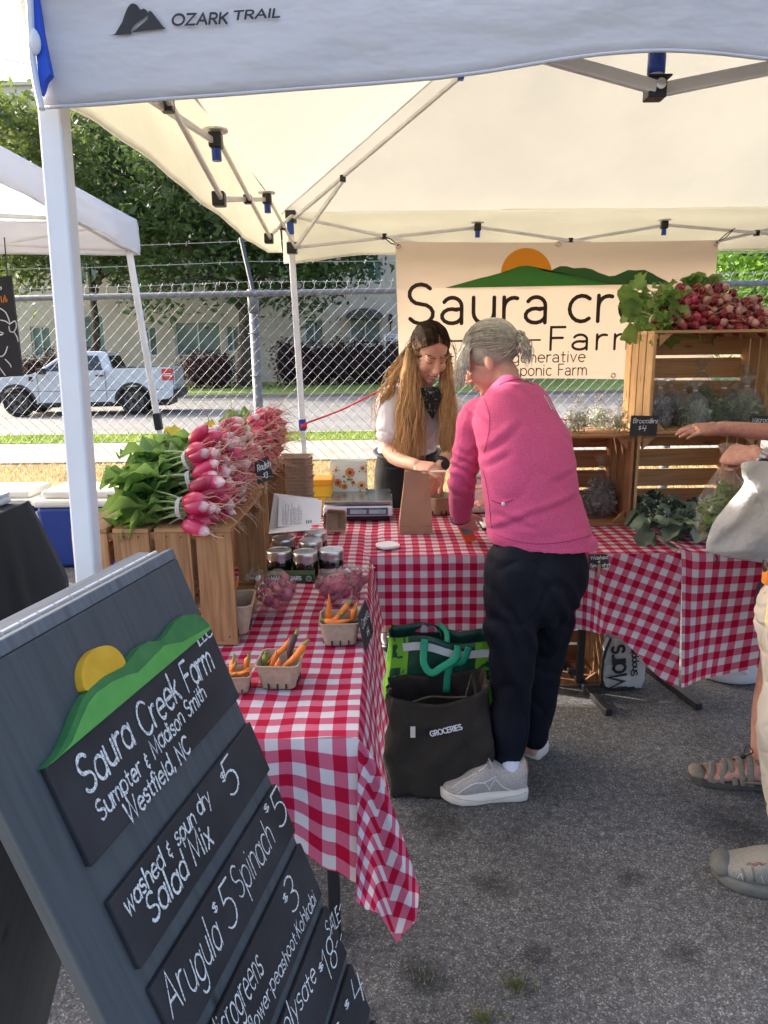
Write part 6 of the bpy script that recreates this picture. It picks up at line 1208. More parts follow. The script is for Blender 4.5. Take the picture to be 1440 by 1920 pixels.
# ---------------- small chalk signs ----------------
def tent_sign(label,P,lines,par_h=.004,wd=.0022,grp='small black price signs',stand=None):
    """P: bl, br, tr, tl corners; lines: (text, x0,x1,y,cap) in 0..1 of the board"""
    g=empty('price_sign',(P[0]+P[1])/2,label,'sign',grp); u=P[1]-P[0]; v=P[3]-P[0]; n=u.cross(v).normalized(); mb=MB(); mb.add([p-n*.004 for p in P]+P,[(3,2,1,0),(4,5,6,7),(0,1,5,4),(1,2,6,5),(2,3,7,6),(3,0,4,7)]); b_=mb.build('board',mChalkB,g)
    mb=MB(); W_,H_=u.length,v.length
    for t,x0,x1,y,cap in lines:
        pl,tw=lay(t,cap*H_/.76,.1,jit=.05,slant=.12); ribbon(mb,[[(x0*W_+p[0]*(x1-x0)*W_/tw,y*H_+p[1]) for p in q] for q in pl],wd,xf_plane(P[0],u.normalized(),v.normalized(),n),h=.0008,jit=.2)
    mb.build('chalk_lettering',mChalk,g)
    if stand: mb=MB(); mb.tube(stand,.004,6); mb.build('stick',mat('stick'+label[:8],(.4,.28,.16),.7),g)
    return g
Ys=1.93; P=[PY(484,908,Ys),PY(513,897,Ys+.02),PY(503,855,Ys+.02),PY(477,866,Ys)]
tent_sign('little black radish price sign tucked among the pink radish roots',P,[('Radish',.1,.92,.55,.27),('$3',.42,.66,.14,.26)],stand=[PY(498,905,Ys+.012),PY(497,925,Ys+.02)])
a=PZ(690,1217,ZT+.004); P=[V((a.x-.004,a.y-.012,ZT+.006)),V((a.x+.012,a.y+.105,ZT+.006)),V((a.x-.006,a.y+.107,ZT+.094)),V((a.x-.022,a.y-.008,ZT+.094))]
tent_sign('black carrot sign seen nearly edge on beside its basket',P,[('Carrots',.08,.9,.55,.24),('$4',.35,.6,.15,.24)])
mb=MB(); mb.box((a.x-.07,a.y-.005,ZT+.004),(a.x-.024,a.y+.09,ZT+.012)); 
yb=2.76; P=[PY(1180,817,yb),PY(1230,817,yb+.0),PY(1234,780,yb+.02),PY(1184,779,yb+.02)]
o_=PY(1205,817,2.855); 
P=[PY(1180,817,2.80),PY(1231,817,2.80),PY(1234,780,2.82),PY(1184,779,2.82)]
tent_sign('black broccolini price sign standing at the corner below the top crate',P,[('Brocollini',.08,.97,.62,.22),('$4',.3,.58,.22,.3)],stand=[PY(1205,816,2.806),PY(1205,822,2.87)])
P=[PY(1407,796,2.79),PY(1470,797,2.79),PY(1470,780,2.80),PY(1407,779,2.80)]
tent_sign('narrow black microgreens sign at the right front of the top crate',P,[('Microgreens',.05,.95,.25,.5)],stand=[PY(1430,796,2.795),PY(1430,800,2.87)])
P=[PY(1104,1066,2.40),PY(1142,1064,2.40),PY(1140,1040,2.405),PY(1104,1040,2.405)]
g=tent_sign('black washed and spun dry sign clipped to the cloth edge',P,[('Washed',.08,.92,.64,.24),('&',.45,.58,.4,.2),('Spun dry',.06,.96,.1,.22)],wd=.0024)
mb=MB(); c=PY(1123,1062,2.398); mb.box((c.x-.005,2.394,c.z-.035),(c.x+.005,2.402,c.z+.008)); mb.build('clothes_peg',mat('peg wood',(.45,.25,.17),.7),g)
# ---------------- under the tables ----------------
def tote(label,name,cat,x0,x1,y0,y1,h,m,flare=.03,sag=.0,top=None,seed=0,rz=0,nz=.012):
    g=empty(name,((x0+x1)/2,(y0+y1)/2,0),label,cat); c=V(((x0+x1)/2,(y0+y1)/2,0)); W_,T_=(x1-x0)/2,(y1-y0)/2
    def fn(i,j):
        a=i*4; k=int(a)%4; t=a-int(a); cs=[(-1,-1),(1,-1),(1,1),(-1,1),(-1,-1)]; px_=cs[k][0]+(cs[k+1][0]-cs[k][0])*t; py_=cs[k][1]+(cs[k+1][1]-cs[k][1])*t; rl=math.hypot(px_,py_); px_*= (1-.12*max(0,rl-1)); py_*=(1-.12*max(0,rl-1))
        s_=.9+.1*math.sin(PI*min(1,j*1.1))+flare*j; z=h*j
        if top: z=j*top(px_,py_)
        n_=nz*noise.noise(V((px_*2.2+seed,py_*2.2,j*3)))+nz*.5*noise.noise(V((px_*6+seed,py_*6,j*7))); return c+V((px_*(W_*s_+n_),py_*(T_*s_+n_),max(.004,z+n_*.3)))
    mb=MB(); mb.grid(fn,72,22); mb.build('bag_wall',m,g,smooth=True,solid=.002)
    mb=MB(); mb.add([fn(k/4+.0001,0)+V((0,0,.002)) for k in range(4)],[(3,2,1,0)]); mb.build('bag_base',m,g); return g,fn
mTote=mat('dark brown canvas',(.022,.016,.012),.9,(.032,.025,.019),scale=300,bump=.5,bscale=6,bdist=.02); a=PZ(757,1480,0);b=PZ(916,1476,0)
g,fn=tote('dark brown canvas tote with GROCERIES lettering on the asphalt','grocery_tote','tote bag',-.005,.345,2.09,2.27,.37,mTote,.05,top=lambda x,y:.37+.012*x-.03*y*0-.025*math.cos(x*2.2)*(y<0)+.03*max(0,x-.6),seed=2,nz=.02)
mb=MB(); s0=[fn((.42)/4+.30/4*t,.735) for t in (0,.5,1)]
p0=fn(.105,.70);p1=fn(.178,.745); u=(p1-p0); L_=u.length; n=V((0,-1,-.06)).normalized(); write('lettering','GROCERIES',.024,.0038,p0+V((0,-.014,0)),u.normalized(),V((-u.normalized().z,0,1)).normalized(),mat('white print',(.7,.68,.72),.7),g,w=n,fit=L_,track=.12,h=.002)
mb=MB(); c=fn(.065,.73); mb.box((c.x-.008,c.y-.012,c.z-.018),(c.x+.008,c.y-.009,c.z+.02)); mb.build('tag',mat('cream tag',(.6,.56,.48),.7),g)
mb=MB(); mb.tube(cr([fn(.19,1)+V((0,.004,0)),fn(.20,1)+V((.0,.01,.05)),fn(.235,1)+V((-.03,.02,.04)),fn(.22,.9)+V((0,.01,0))],5),.006,6,flat=.4); mb.tube(cr([fn(.06,1),fn(.09,1)+V((.02,.02,.015)),fn(.15,1)+V((0,.02,.01)),fn(.2,1)],5),.006,6,flat=.4); mb.build('handle',mTote,g,smooth=True)
mGrn=mat('dark green woven plastic',(.006,.045,.028),.4,(.01,.06,.035),scale=30,bump=.4,bscale=12,bdist=.01); mLime=mat('lime woven plastic',(.12,.34,.02),.4,(.17,.42,.03),scale=12,bump=.5,bscale=10,bdist=.01); mTeal=mat('teal strap',(.015,.30,.16),.6); mBand=mat('grey white band',(.5,.53,.52),.5,(.6,.62,.62),scale=8)
g,fn=tote('green shopping bag with lime sides and teal handles behind the brown tote','shopping_bag','shopping bag',-.0,.385,2.285,2.415,.47,mGrn,.03,seed=6,top=lambda x,y:.485-.02*x-.01*math.sin(x*5))
for i0,i1,nm,m in ((.0,.045,'side_panel',mLime),(.205,.25,'side_panel',mLime),(.75,1.0,'side_panel',mLime),(.25,.5,'side_panel',mLime)): MB().grid(lambda i,j,i0=i0,i1=i1:fn(i0+(i1-i0)*i,j)+(fn(i0+(i1-i0)*i,j)-V((.192,2.35,fn(i0+(i1-i0)*i,j).z))).normalized()*.004,10,14).build(nm,m,g,smooth=True)
MB().grid(lambda i,j:fn(.025+.22*i,.90+.06*j-.02*i)+V((0,-.005,0)),14,3).build('top_band',mBand,g,smooth=True)
for k,(i0,i1) in enumerate(((.085,.165),(.11,.19))):
    a_,b_=fn(i0,.93)+V((0,-.01,0)),fn(i1,.93)+V((0,-.01,0)); mb=MB()
    pts=[fn(i0,.98)+V((0,-.008,.0)),a_+V((-.005,-.02,-.05)),a_+V((.02,-.03,-.085)),a_.lerp(b_,.5)+V((0,-.03,-.05)),b_+V((-.01,-.03,.0)),fn(i1,.99)+V((0,-.01,0))] if k==0 else [fn(i0,.6)+V((.04,-.012,0)),fn(i0,.8)+V((.05,-.02,0)),b_+V((-.02,-.02,-.02)),b_+V((0,-.015,.03))]
    mb.tube(cr(pts,5),.013,8,flat=.18,ref=(1,0,0)); mb.build('handle',mTeal,g,smooth=True)
mb=MB(); a_=fn(.13,.95); mb.tube(cr([a_+V((0,.10,0)),a_+V((-.01,.08,.05)),a_+V((.015,.06,.03)),a_+V((.01,.0,-.01))],4),.01,8,flat=.2); mb.build('handle',mTeal,g,smooth=True)
mSh=mat('white shop tote',(.5,.52,.5),.8,(.58,.6,.58),scale=3,bump=.6,bscale=6,bdist=.02); a=PZ(1132,1290,0); b=PZ(1203,1291,0); z1=PY(1150,1205,2.86).z
g,fn=tote('white shop tote with big black lettering under the middle table','shopping_bag','tote bag',a.x-.01,b.x+.005,2.86,2.96,.24,mSh,.0,seed=9,nz=.012); o_=V((b.x-.045,2.838,.015)); write('lettering','Mars',.10,.013,(a.x+.085,2.842,.02),(-.12,0,1),(-1,0,-.12),mInk,g,w=(0,-1,0),fit=.20,h=.004); write('lettering','Shopping',.035,.006,(a.x+.128,2.842,.08),(-.12,0,1),(-1,0,-.12),mInk,g,w=(0,-1,0),fit=.15,h=.004)
mb=MB(); mb.tube(cr([fn(.0,1)+V((.01,0,0)),fn(.0,.6)+V((-.012,-.008,0)),fn(.0,0)+V((-.005,-.01,.01)),fn(.2,.0)+V((0,-.012,.008))],5),.006,6); mb.build('trim',mInk,g)
a=PZ(1318,1284,0); z1=.22; g=empty('drink_cooler',(a.x+.2,3.02,0),'white plastic drink cooler with a spigot on the ground under the right table','cooler'); mb=MB(); mb.lathe([(.155,0),(.172,.012),(.178,.05),(.185,.30)],(a.x+.17,3.05,.001),36); mb.build('body',mat('white cooler plastic',(.70,.69,.70),.4),g,smooth=True)
c=PZ(1396,1262,.05); sx=PY(1396,1258,2.87); mb=MB(); mb.lathe([(.016,0),(.018,.012),(.013,.03),(.013,.05)],(sx.x,2.905,sx.z),12,V((0,-1,0))); mb.build('spigot',mWhite,g,smooth=True)
mb=MB(); mb.lathe([(.19,.30),(.192,.33),(.15,.345)],(a.x+.17,3.05,.001),36); mb.build('lid',mWhite,g,smooth=True)
# tufts of grass in the asphalt
mTuft=mat('tuft',(.10,.13,.04),.9,(.25,.22,.09),scale=30,island=.3,trans=.3)
for k,(px,py,r,n,lab) in enumerate(((968,1848,.035,150,'larger tuft of dry grass growing from a crack in the asphalt'),(905,1912,.035,120,'grass tuft at the bottom edge of the picture'),(795,1835,.03,24,'sparse dry sprigs near the tip of the gingham cloth'))):
    c=PZ(px,py,0); mb=MB(); q=random.Random(k)
    for _ in range(n):
        a_=q.random()*6.28; rr=abs(q.gauss(0,r*.6)); b0=c+V((math.cos(a_)*rr*1.3,math.sin(a_)*rr,0)); h=q.uniform(.006,.024); l=V((q.uniform(-.02,.02),q.uniform(-.02,.02),h)); w_=V((.0012,.0006,0)); mb.add([b0-w_,b0+w_,b0+l],[(0,1,2)])
    tag(mb.build('grass_tuft',mTuft),lab,'grass tuft','grass tufts in the asphalt')
q=random.Random(3); mPeb=mat('pale pebble',(.45,.43,.4),.8)
# ======================= PEOPLE =======================
mSkinA=mat('warm skin',(.60,.33,.235),.5,(.66,.385,.28),scale=30,sss=.15,spec=.35); mSkinB=mat('fair pink skin',(.56,.30,.23),.5,(.62,.36,.28),scale=30,sss=.15,spec=.35); mSkinC=mat('ruddy skin',(.46,.22,.16),.55,(.54,.29,.22),scale=60,detail=5,sss=.15,bump=.35,bscale=90,bdist=.003)
mLip=mat('lips',(.36,.09,.08),.45); mDk=mat('dark brown brow',(.10,.05,.032),.7); mBrow=mat('soft brown brow',(.13,.062,.04),.7); mTeeth=mat('teeth',(.62,.58,.52),.3)
def limb(mb,pts,rs,k=5,n=14):
    P=cr(pts,k); m=len(pts)-1; rr=[]
    for i in range(len(P)): t=i/k; a=min(int(t),m-1); f=t-a; f=f*f*(3-2*f); rr.append(rs[a]+(rs[a+1]-rs[a])*f)
    mb.tube(P,rr,n); mb.ell(P[0],(rs[0]*.98,)*3,None,n,8); mb.ell(P[-1],(rs[-1]*.98,)*3,None,n,8)
def loft(mb,secs,n=28,e=2.3,sub=4):
    """secs: (centre, half x vector, half y vector); smooth through them"""
    def ip(k): 
        q=[cr([s_[k] for s_ in secs],sub)][0]; return q
    C,X,Y=ip(0),ip(1),ip(2); P=[]
    for c,x,y in zip(C,X,Y):
        for j in range(n): a=2*PI*j/n; ca,sa=math.cos(a),math.sin(a); P.append(c+x*(abs(ca)**(2/e)*(1 if ca>=0 else -1))+y*(abs(sa)**(2/e)*(1 if sa>=0 else -1)))
    k=len(C); F=[(i*n+j,i*n+(j+1)%n,(i+1)*n+(j+1)%n,(i+1)*n+j) for i in range(k-1) for j in range(n)]; mb.add(P,F+[tuple(range(n-1,-1,-1)),tuple(range((k-1)*n,k*n))])
class Head:
    def __init__(s,c,fwd,up,sc=1.):
        s.c=V(c); s.f=V(fwd).normalized(); s.r=s.f.cross(V(up)).normalized(); s.u=s.r.cross(s.f); s.k=sc; s.M=Matrix((s.r,s.f,s.u)).transposed()
    def w(s,x,y,z): return s.c+(s.r*x+s.f*y+s.u*z)*s.k
    def l(s,p): d=V(p)-s.c; return V((d.dot(s.r),d.dot(s.f),d.dot(s.u)))/s.k
    def add(s,mb,neck=None,nr=.052):
        def E_(x,y,z,a,b,c): mb.ell(s.w(x,y,z),(a*s.k,b*s.k,c*s.k),s.M,18,12)
        E_(0,-.012,.035,.074,.092,.086); E_(0,.028,-.03,.061,.062,.085); E_(0,.034,-.082,.044,.046,.034); E_(0,.074,-.098,.02,.015,.017)
        mb.tube(cr([s.w(0,.085,.012),s.w(0,.098,-.012),s.w(0,.113,-.036)],4),[.007*s.k+.0006*i*s.k for i in range(9)],10); E_(0,.108,-.038,.0125,.011,.010)
        for q in (-1,1):
            E_(q*.012,.098,-.042,.008,.009,.007); E_(q*.036,.058,-.035,.026,.026,.027); E_(q*.031,.076,.004,.0155,.012,.011); E_(q*.073,-.010,-.014,.008,.018,.028); mb.tube([s.w(q*.012,.09,.021),s.w(q*.032,.087,.025),s.w(q*.05,.068,.018)],.0065*s.k,8)
        E_(0,.091,-.064,.023,.009,.006); E_(0,.088,-.076,.020,.010,.007)
        if neck is not None: limb(mb,[s.w(0,-.02,-.05),s.w(0,-.022,-.09).lerp(V(neck),.35),V(neck)],[nr,nr*.97,nr*1.12])
    def rules(s,smile=.0,closed=True):
        def lip(p): q=s.l(p); return q.y>.07 and abs(q.x)<.024 and ((q.z+.070)/.0095)**2+(q.x/.025)**2<1
        def mouth(p): q=s.l(p); return q.y>.06 and abs(q.x)<.019 and abs(q.z+.0705)<.0042
        def brow(p): q=s.l(p); return q.y>.05 and .010<abs(q.x)<.05 and abs(q.z-(.027-.10*abs(abs(q.x)-.034)))<.0022
        def eye(p): q=s.l(p); return q.y>.05 and .018<abs(q.x)<.044 and abs(q.z-(-.004+9*(abs(q.x)-.031)**2))<.0021
        return [(1,lip),(3 if smile else 2,mouth),(4,brow),(2,eye)]
def hand(mb,wrist,d,nrm,side,curl=.5,spread=.0,sc=1.,thumb=(.6,.5),curls=None):
    """d: towards the knuckles, nrm: out of the back of the hand, side: +1 thumb on d x nrm"""
    d=V(d).normalized(); nrm=V(nrm); nrm=(nrm-d*nrm.dot(d)).normalized(); s_=d.cross(nrm)*side; w=V(wrist); k=sc
    loft(mb,[(w,s_*.026*k,nrm*.019*k),(w+d*.03*k,s_*.034*k,nrm*.0175*k),(w+d*.07*k,s_*.041*k,nrm*.015*k),(w+d*.094*k,s_*.038*k,nrm*.0115*k)],20)
    for i,(off,L_,r) in enumerate(((.030,.068,.0084),(.0102,.077,.0087),(-.0100,.071,.0083),(-.029,.055,.0074))):
        c=(curls[i] if curls else curl); b=w+d*(.084-.006*abs(off)/.03)*k+s_*off*k; a=0; P=[b]; dd=(d+s_*off*spread*12).normalized()
        for j,fr in enumerate((.46,.30,.24)):
            a+=c*(.75,1.0,.7)[j]; v=dd*math.cos(a)-nrm*math.sin(a); P.append(P[-1]+v*L_*fr*k)
        limb(mb,P,[r*k,r*.97*k,r*.88*k,r*.74*k],4,10)
    t0=w+d*.022*k+s_*.026*k; td=(d*thumb[0]+s_*thumb[1]-nrm*.35).normalized(); t1=t0+td*.040*k; t2=t1+(td*.8+d*.45-nrm*.15).normalized()*.033*k; t3=t2+(td*.5+d*.7-nrm*.2).normalized()*.026*k; limb(mb,[t0,t1,t2,t3],[.0155*k,.0125*k,.0105*k,.0082*k],4,10)
def cloth(name,mb,m,parent,voxel=.006,it=5,amp=.004,fs=(9,9,9),fine=.5,fn=None):
    o=mb.build(name,m,parent,smooth=True)
    def disp(c,n):
        a=noise.noise(V((c.x*fs[0],c.y*fs[1],c.z*fs[2])))+fine*noise.noise(V((c.x*fs[0]*2.7+3,c.y*fs[1]*2.7,c.z*fs[2]*2.7))); r=n*(a*amp)
        return r+fn(c,n) if fn else r
    return remesh(o,voxel,it,.5,disp)
def person(label,loc,group=None): return empty('person',loc,label,'person',group)
def shoe(parent,heel,toe,L_=.28,w=.098,hgt=.075,ms=None,mu=None,ma=None,z=0,nm='shoe',toecap=None,sole=.03,coll=.062):
    heel=V(heel);d=(V(toe)-heel); d.z=0; d.normalize(); s_=V((d.y,-d.x,0)); up=V((0,0,1)); X=lambda t,x,h: heel+d*(t*L_)+s_*x+up*(h+z-heel.z)
    prof=[(0,.55),(.02,.74),(.1,.86),(.28,.82),(.45,.84),(.62,1.0),(.78,.98),(.9,.78),(.97,.48),(1,.22)]
    def ring(sc,h,e=0): 
        a=[(t,k*w/2*sc) for t,k in prof]; o=[X(t*1.0+(t-.5)*e,x,h) for t,x in a]+[X(t+(t-.5)*e,-x,h) for t,x in reversed(a)]; return o
    mb=MB(); zs=[(0.97,.001,0),(1.04,.006,.012),(1.07,sole*.6,.02),(1.03,sole,.012)]; n=len(prof)*2; P=[]
    for sc,h,e in zs:
        r=ring(sc,h,e); 
        for p in r:
            t=(p-heel).dot(d)/L_; P.append(p+up*((.012*max(0,t-.82)/.18+(.006 if h>.01 else 0)*max(0,.25-t)/.25)))
    mb.add(P,[(i*n+j,i*n+(j+1)%n,(i+1)*n+(j+1)%n,(i+1)*n+j) for i in range(3) for j in range(n)]+[tuple(range(n-1,-1,-1)),tuple(range(3*n,4*n))]); so=mb.build('sole',ms,None,org=False,smooth=True); par(so,parent)
    top=[(0,hgt*.95),(.03,hgt*1.15),(.12,hgt*1.02),(.26,hgt*.92),(.40,hgt*1.12),(.5,hgt*.92),(.64,hgt*.62),(.8,hgt*.46),(.92,hgt*.34),(1,hgt*.1)]
    mb=MB(); secs=[]
    for (t,k),(t2,h) in zip(prof,top):
        c=X(t*.985+.005,0,sole*.7+h*.5); secs.append((c,s_*(k*w/2*.98),up*(h*.5)))
    loft(mb,secs,22,2.6,3); u=mb.build('upper',mu,parent,smooth=True)
    return X,so,u
mHairG=mat('grey hair',(.40,.375,.32),.45,(.58,.55,.48),scale=60,detail=4,island=.32,spec=.45); mHairGB=mat('grey hair base',(.27,.255,.22),.6,(.36,.34,.29),scale=80,stretch=(1,1,1))
from mathutils.bvhtree import BVHTree
def bvh(o): M=WM(o); return BVHTree.FromPolygons([M@v.co for v in o.data.vertices],[tuple(p.vertices) for p in o.data.polygons])
def hitpx(bv,px,py,lift=.0005):
    d=ray(px,py).normalized(); h=bv.ray_cast(CAM,d); return h[0]+h[1]*lift if h[0] is not None else None
def crease(c,s1,amp,dirz=1.6): 
    a=noise.noise(V((c.x*s1+5,c.y*s1,c.z*s1*dirz))); return -amp*max(0,1-abs(a)*5)**2
# ---------- woman in the pink pullover ----------
mPink=mat('heather pink jersey',(.50,.042,.16),.88,(.64,.12,.26),scale=380,detail=2,bump=.3,bscale=300,bdist=.0015,sheen=.1,lo=.3,hi=.7); mNavy=mat('navy stretch cloth',(.0045,.0055,.011),.75,(.007,.0085,.016),scale=8,spec=.2,bump=.3,bscale=9,bdist=.012,stretch=(1,1,.6))
mShoe=mat('cream mesh shoe',(.33,.295,.265),.85,(.44,.40,.365),scale=180,detail=2,bump=.5,bscale=400,bdist=.0015); mSole=mat('cream foam sole',(.62,.56,.48),.6,(.68,.62,.54),scale=12); mSock=mat('white sock',(.62,.62,.70),.9)
def pinkwoman():
    g=person('woman with grey ponytail in pink pullover and navy trousers leaning on the table',(.5,2.22,0))
    mb=MB(); hd=Head(PY(921,674,2.52),(-.80,.42,-.42),(-.34,.12,.93),.98); neck=PY(958,722,2.43); sk=MB(); hd.add(sk,neck+V((0,0,-.03)),.05)
    S1=PY(893,778,2.42); E1=PY(868,893,2.44); W1=PY(863,966,2.56); H1=PY(868,990,2.60)      # arm at image left
    S2=PY(1008,808,2.42); E2=PY(1010,900,2.62); W2=PY(935,925,2.82); H2=PY(903,922,2.86)   # far arm, hidden by the body
    HC=PY(1012,1035,2.24); CH=PY(985,790,2.36)
    T1=PY(958,1075,2.19);K1=PY(960,1240,2.14);A1=PY(953,1425,2.15); T2=PY(1038,1080,2.29);K2=PY(1020,1225,2.33);A2=PY(1002,1382,2.34)
    # continuous body
    fx=V((.93,.36,0)).normalized(); fy=V((-.36,.93,0)).normalized()
    loft(sk,[(HC+V((0,0,-.05)),fx*.13,fy*.09),(HC+V((0,.02,.12)),fx*.12,fy*.085),(CH+V((0,.03,-.06)),fx*.11,fy*.075),(CH+V((-.01,.03,.04)),fx*.08,fy*.05)],20)
    limb(sk,[S1,E1,W1],[.044,.037,.026]); limb(sk,[S2,E2,W2],[.044,.036,.026]); limb(sk,[T1,K1,A1,A1+V((0,0,-.05))],[.075,.05,.03,.026]); limb(sk,[T2,K2,A2,A2+V((0,0,-.05))],[.075,.05,.03,.026]); limb(sk,[A1+V((0,0,-.05)),A1+V((-.07,0,-.06))],[.022,.018]); limb(sk,[A2+V((0,0,-.05)),A2+V((-.06,.04,-.06))],[.022,.018]); limb(sk,[S1,CH+V((-.02,.03,-.0)),S2],[.045,.06,.04])
    hand(sk,W1,(H1-W1)+V((.05,.02,-.05)),(-.35,-.75,.45),-1,.55,.0,.9,thumb=(.75,.45),curls=[.35,.45,.6,.7]); hand(sk,W2,(-.85,.15,-.25),(.0,-.75,.5),1,.75,0,.9)
    b=sk.build('body',[mSkinB,mLip,mDk,mTeeth,mBrow],g,smooth=True); remesh(b,.0045,4)
    # pullover: one skin of torso, sleeves and collar
    mb=MB()
    def sec(pxl,pxr,py,Y,dep,tilt=0): a=PY(pxl,py,Y-.03);c_=PY(pxr,py+tilt,Y+.06); return ((a+c_)/2,(c_-a)/2,V((-.30,.95,.08)).normalized()*dep)
    loft(mb,[sec(918,1114,1016,2.23,.122,4),sec(916,1096,970,2.235,.113),sec(911,1084,930,2.25,.110),sec(904,1074,885,2.27,.110),sec(902,1068,845,2.30,.115),sec(892,1058,805,2.335,.115),sec(894,1038,770,2.37,.103),sec(915,1022,738,2.40,.083),sec(935,1002,716,2.425,.06)],36,2.25,5)
    limb(mb,[S1+V((.045,.01,.0)),S1+V((-.0,.0,-.012)),S1.lerp(E1,.45),E1,E1.lerp(W1,.5),W1],[.066,.062,.056,.050,.046,.040]); limb(mb,[S2,S2.lerp(E2,.5),E2,W2+V((.03,0,0))],[.055,.05,.045,.038])
    limb(mb,[neck+V((.005,-.02,-.075)),neck+V((0,-.012,-.04)),neck+V((-.004,.0,-.018))],[.075,.062,.056])
    ctr=V((S1+E1)/2)
    def fold(c,n):
        t=(c-S1).dot((E1-S1).normalized())/(E1-S1).length; q=V((0,0,0)); near=(c-S1.lerp(E1,max(0,min(1,t)))).length
        if near<.085 and .25<t<1.5: q=n*.0032*math.sin(t*34+5*noise.noise(c*11))*min(1,(t-.25)*2)
        tw=(E1-c).dot((E1-W1).normalized())
        hz=c.z; hp=math.exp(-((hz-(HC.z+.05))/.05)**2); q+=n*.006*hp*noise.noise(V((c.x*9,c.y*9,c.z*42))); q+=n*(crease(c,4.5,.0035,1.5)*max(0,min(1,(1.32-c.z)*4)))
        return q
    SEG=[(PY(*a,2.2),PY(*b_,2.2),am,sg) for a,b_,am,sg in (((908,858),(985,800),.008,.011),((908,880),(960,850),.006,.010),((1098,932),(985,962),.008,.010),((922,990),(1005,952),.007,.010),((1090,890),(1030,905),.005,.011),((898,765),(925,795),.005,.007),((890,775),(915,808),.005,.007),((930,960),(1000,985),.005,.010),((960,730),(1010,765),.004,.014))]
    fold0=fold
    def fold(c,n):
        q=fold0(c,n)
        if n.y<.15:
            for a,b_,am,sg in SEG:
                d=b_-a; t=max(0,min(1,((c.x-a.x)*d.x+(c.z-a.z)*d.z)/(d.x*d.x+d.z*d.z))); px_,pz_=c.x-a.x-d.x*t,c.z-a.z-d.z*t; r2=(px_*px_+pz_*pz_)
                if r2<.0036: r=math.sqrt(r2); sgn=1 if pz_>0 else -1; q+=n*am*math.sin(min(1,t*1.0)*PI*.8+.4)*(-math.exp(-(r/sg)**2)+.75*math.exp(-((r-sg*1.9)/(sg*1.3))**2)*(sgn>0))
        return q
    top=cloth('pullover',mb,mPink,g,.005,6,.003,(7,7,10),.4,fold)
    bv=bvh(top)
    def seam(nm,pts,m,r,lift=.0005,par_=top,flat=1.): 
        P=[hitpx(bv,x.x,x.y,lift) for x in cr(pts,5)]; P=[p for p in P if p is not None]; 
        if len(P)>2: return MB().tube(P,r,5,flat=flat).build(nm,m,par_,smooth=True)
    mRf=mat('reflective print',(.55,.5,.52),.3,metal=.5); seam('reflective_print',[(1020,742),(1028,755),(1034,768)],mRf,.0022); seam('reflective_print',[(1025,744),(1033,757),(1039,770)],mRf,.0018)
    mSm=mat('pink seam',(.30,.018,.095),.85); seam('pocket_seam',[(922,938),(940,944),(962,937)],mSm,.0016); seam('sleeve_seam',[(908,748),(918,780),(916,815),(908,848)],mSm,.0013); seam('collar_seam',[(936,722),(955,714),(980,712),(1000,722)],mSm,.0015); seam('side_seam',[(906,880),(916,930),(922,990)],mSm,.0011); seam('hem_seam',[(924,1000),(965,1014),(1012,1020),(1065,1015),(1108,1004)],mSm,.0011)
    c=hitpx(bv,944,945,.004)
    if c is not None: mb=MB(); mb.ell(c,(.006,.004,.007)); mb.build('zip_tab',mat('zip tab',(.7,.66,.7),.4),top)
    # trousers
    mb=MB()
    loft(mb,[(PY(1006,1165,2.225),fx*.085,fy*.08),(PY(1012,1120,2.235),fx*.140,fy*.118),(PY(1013,1065,2.24),fx*.157,fy*.128),(HC+V((0,0,.02)),fx*.142,fy*.106),(HC+V((0,0,.07)),fx*.132,fy*.098)],30)
    limb(mb,[T1+V((.012,0,.03)),T1.lerp(K1,.5)+V((.0,0,0)),K1,K1.lerp(A1,.5),A1+V((0,0,.0))],[.098,.092,.077,.067,.050],5,18); limb(mb,[T2+V((-.005,0,.03)),T2.lerp(K2,.5),K2,K2.lerp(A2,.5),A2+V((0,0,.0))],[.096,.089,.075,.064,.049],5,18)
    cloth('trousers',mb,mNavy,g,.006,7,.006,(9,9,7),.5,lambda c,n:n*.005*math.sin((c.z*.7+c.x*1.3)*70+4*noise.noise(c*8))*math.exp(-((c.z-.62)/.16)**2)+n*crease(c,7,.006,.8))
    # shoes
    for k,(he,to,A_) in enumerate(((PZ(988,1500,0),PZ(842,1508,0),A1),(PZ(1024,1428,0),PZ(930,1392,0),A2))):
        he=V((he.x,he.y,0)); X,so,up_=shoe(g,he+V((.0,.035,0)),to+V((0,.035,0)),.285,.108,.098,mSole,mShoe,sole=.036)
        mb=MB()
        for i in range(5): t=.46+.055*i; h=.136-.014*i; mb.tube(cr([X(t,-.03,h-.02),X(t+.012,0,h+.004),X(t+.024,.03,h-.02)],4),.0035,5); mb.tube(cr([X(t+.03,-.03,h-.024),X(t+.012,0,h),X(t,.03,h-.016)],4),.0035,5)
        mb.tube(cr([X(.47,0,.138),X(.43,.03,.145),X(.45,.055,.12),X(.5,.02,.132),X(.46,-.02,.15),X(.43,-.055,.125),X(.48,0,.138)],4),.0032,5); mb.build('lace',mShoe,up_)
        mb=MB(); mb.tube([X(.02,.0,.05),X(-.012,0,.085),X(.0,.0,.125)],.014,6,flat=.4); mb.build('heel_tab',mat('rust tab%d'%k,(.38,.10,.07),.6),up_)
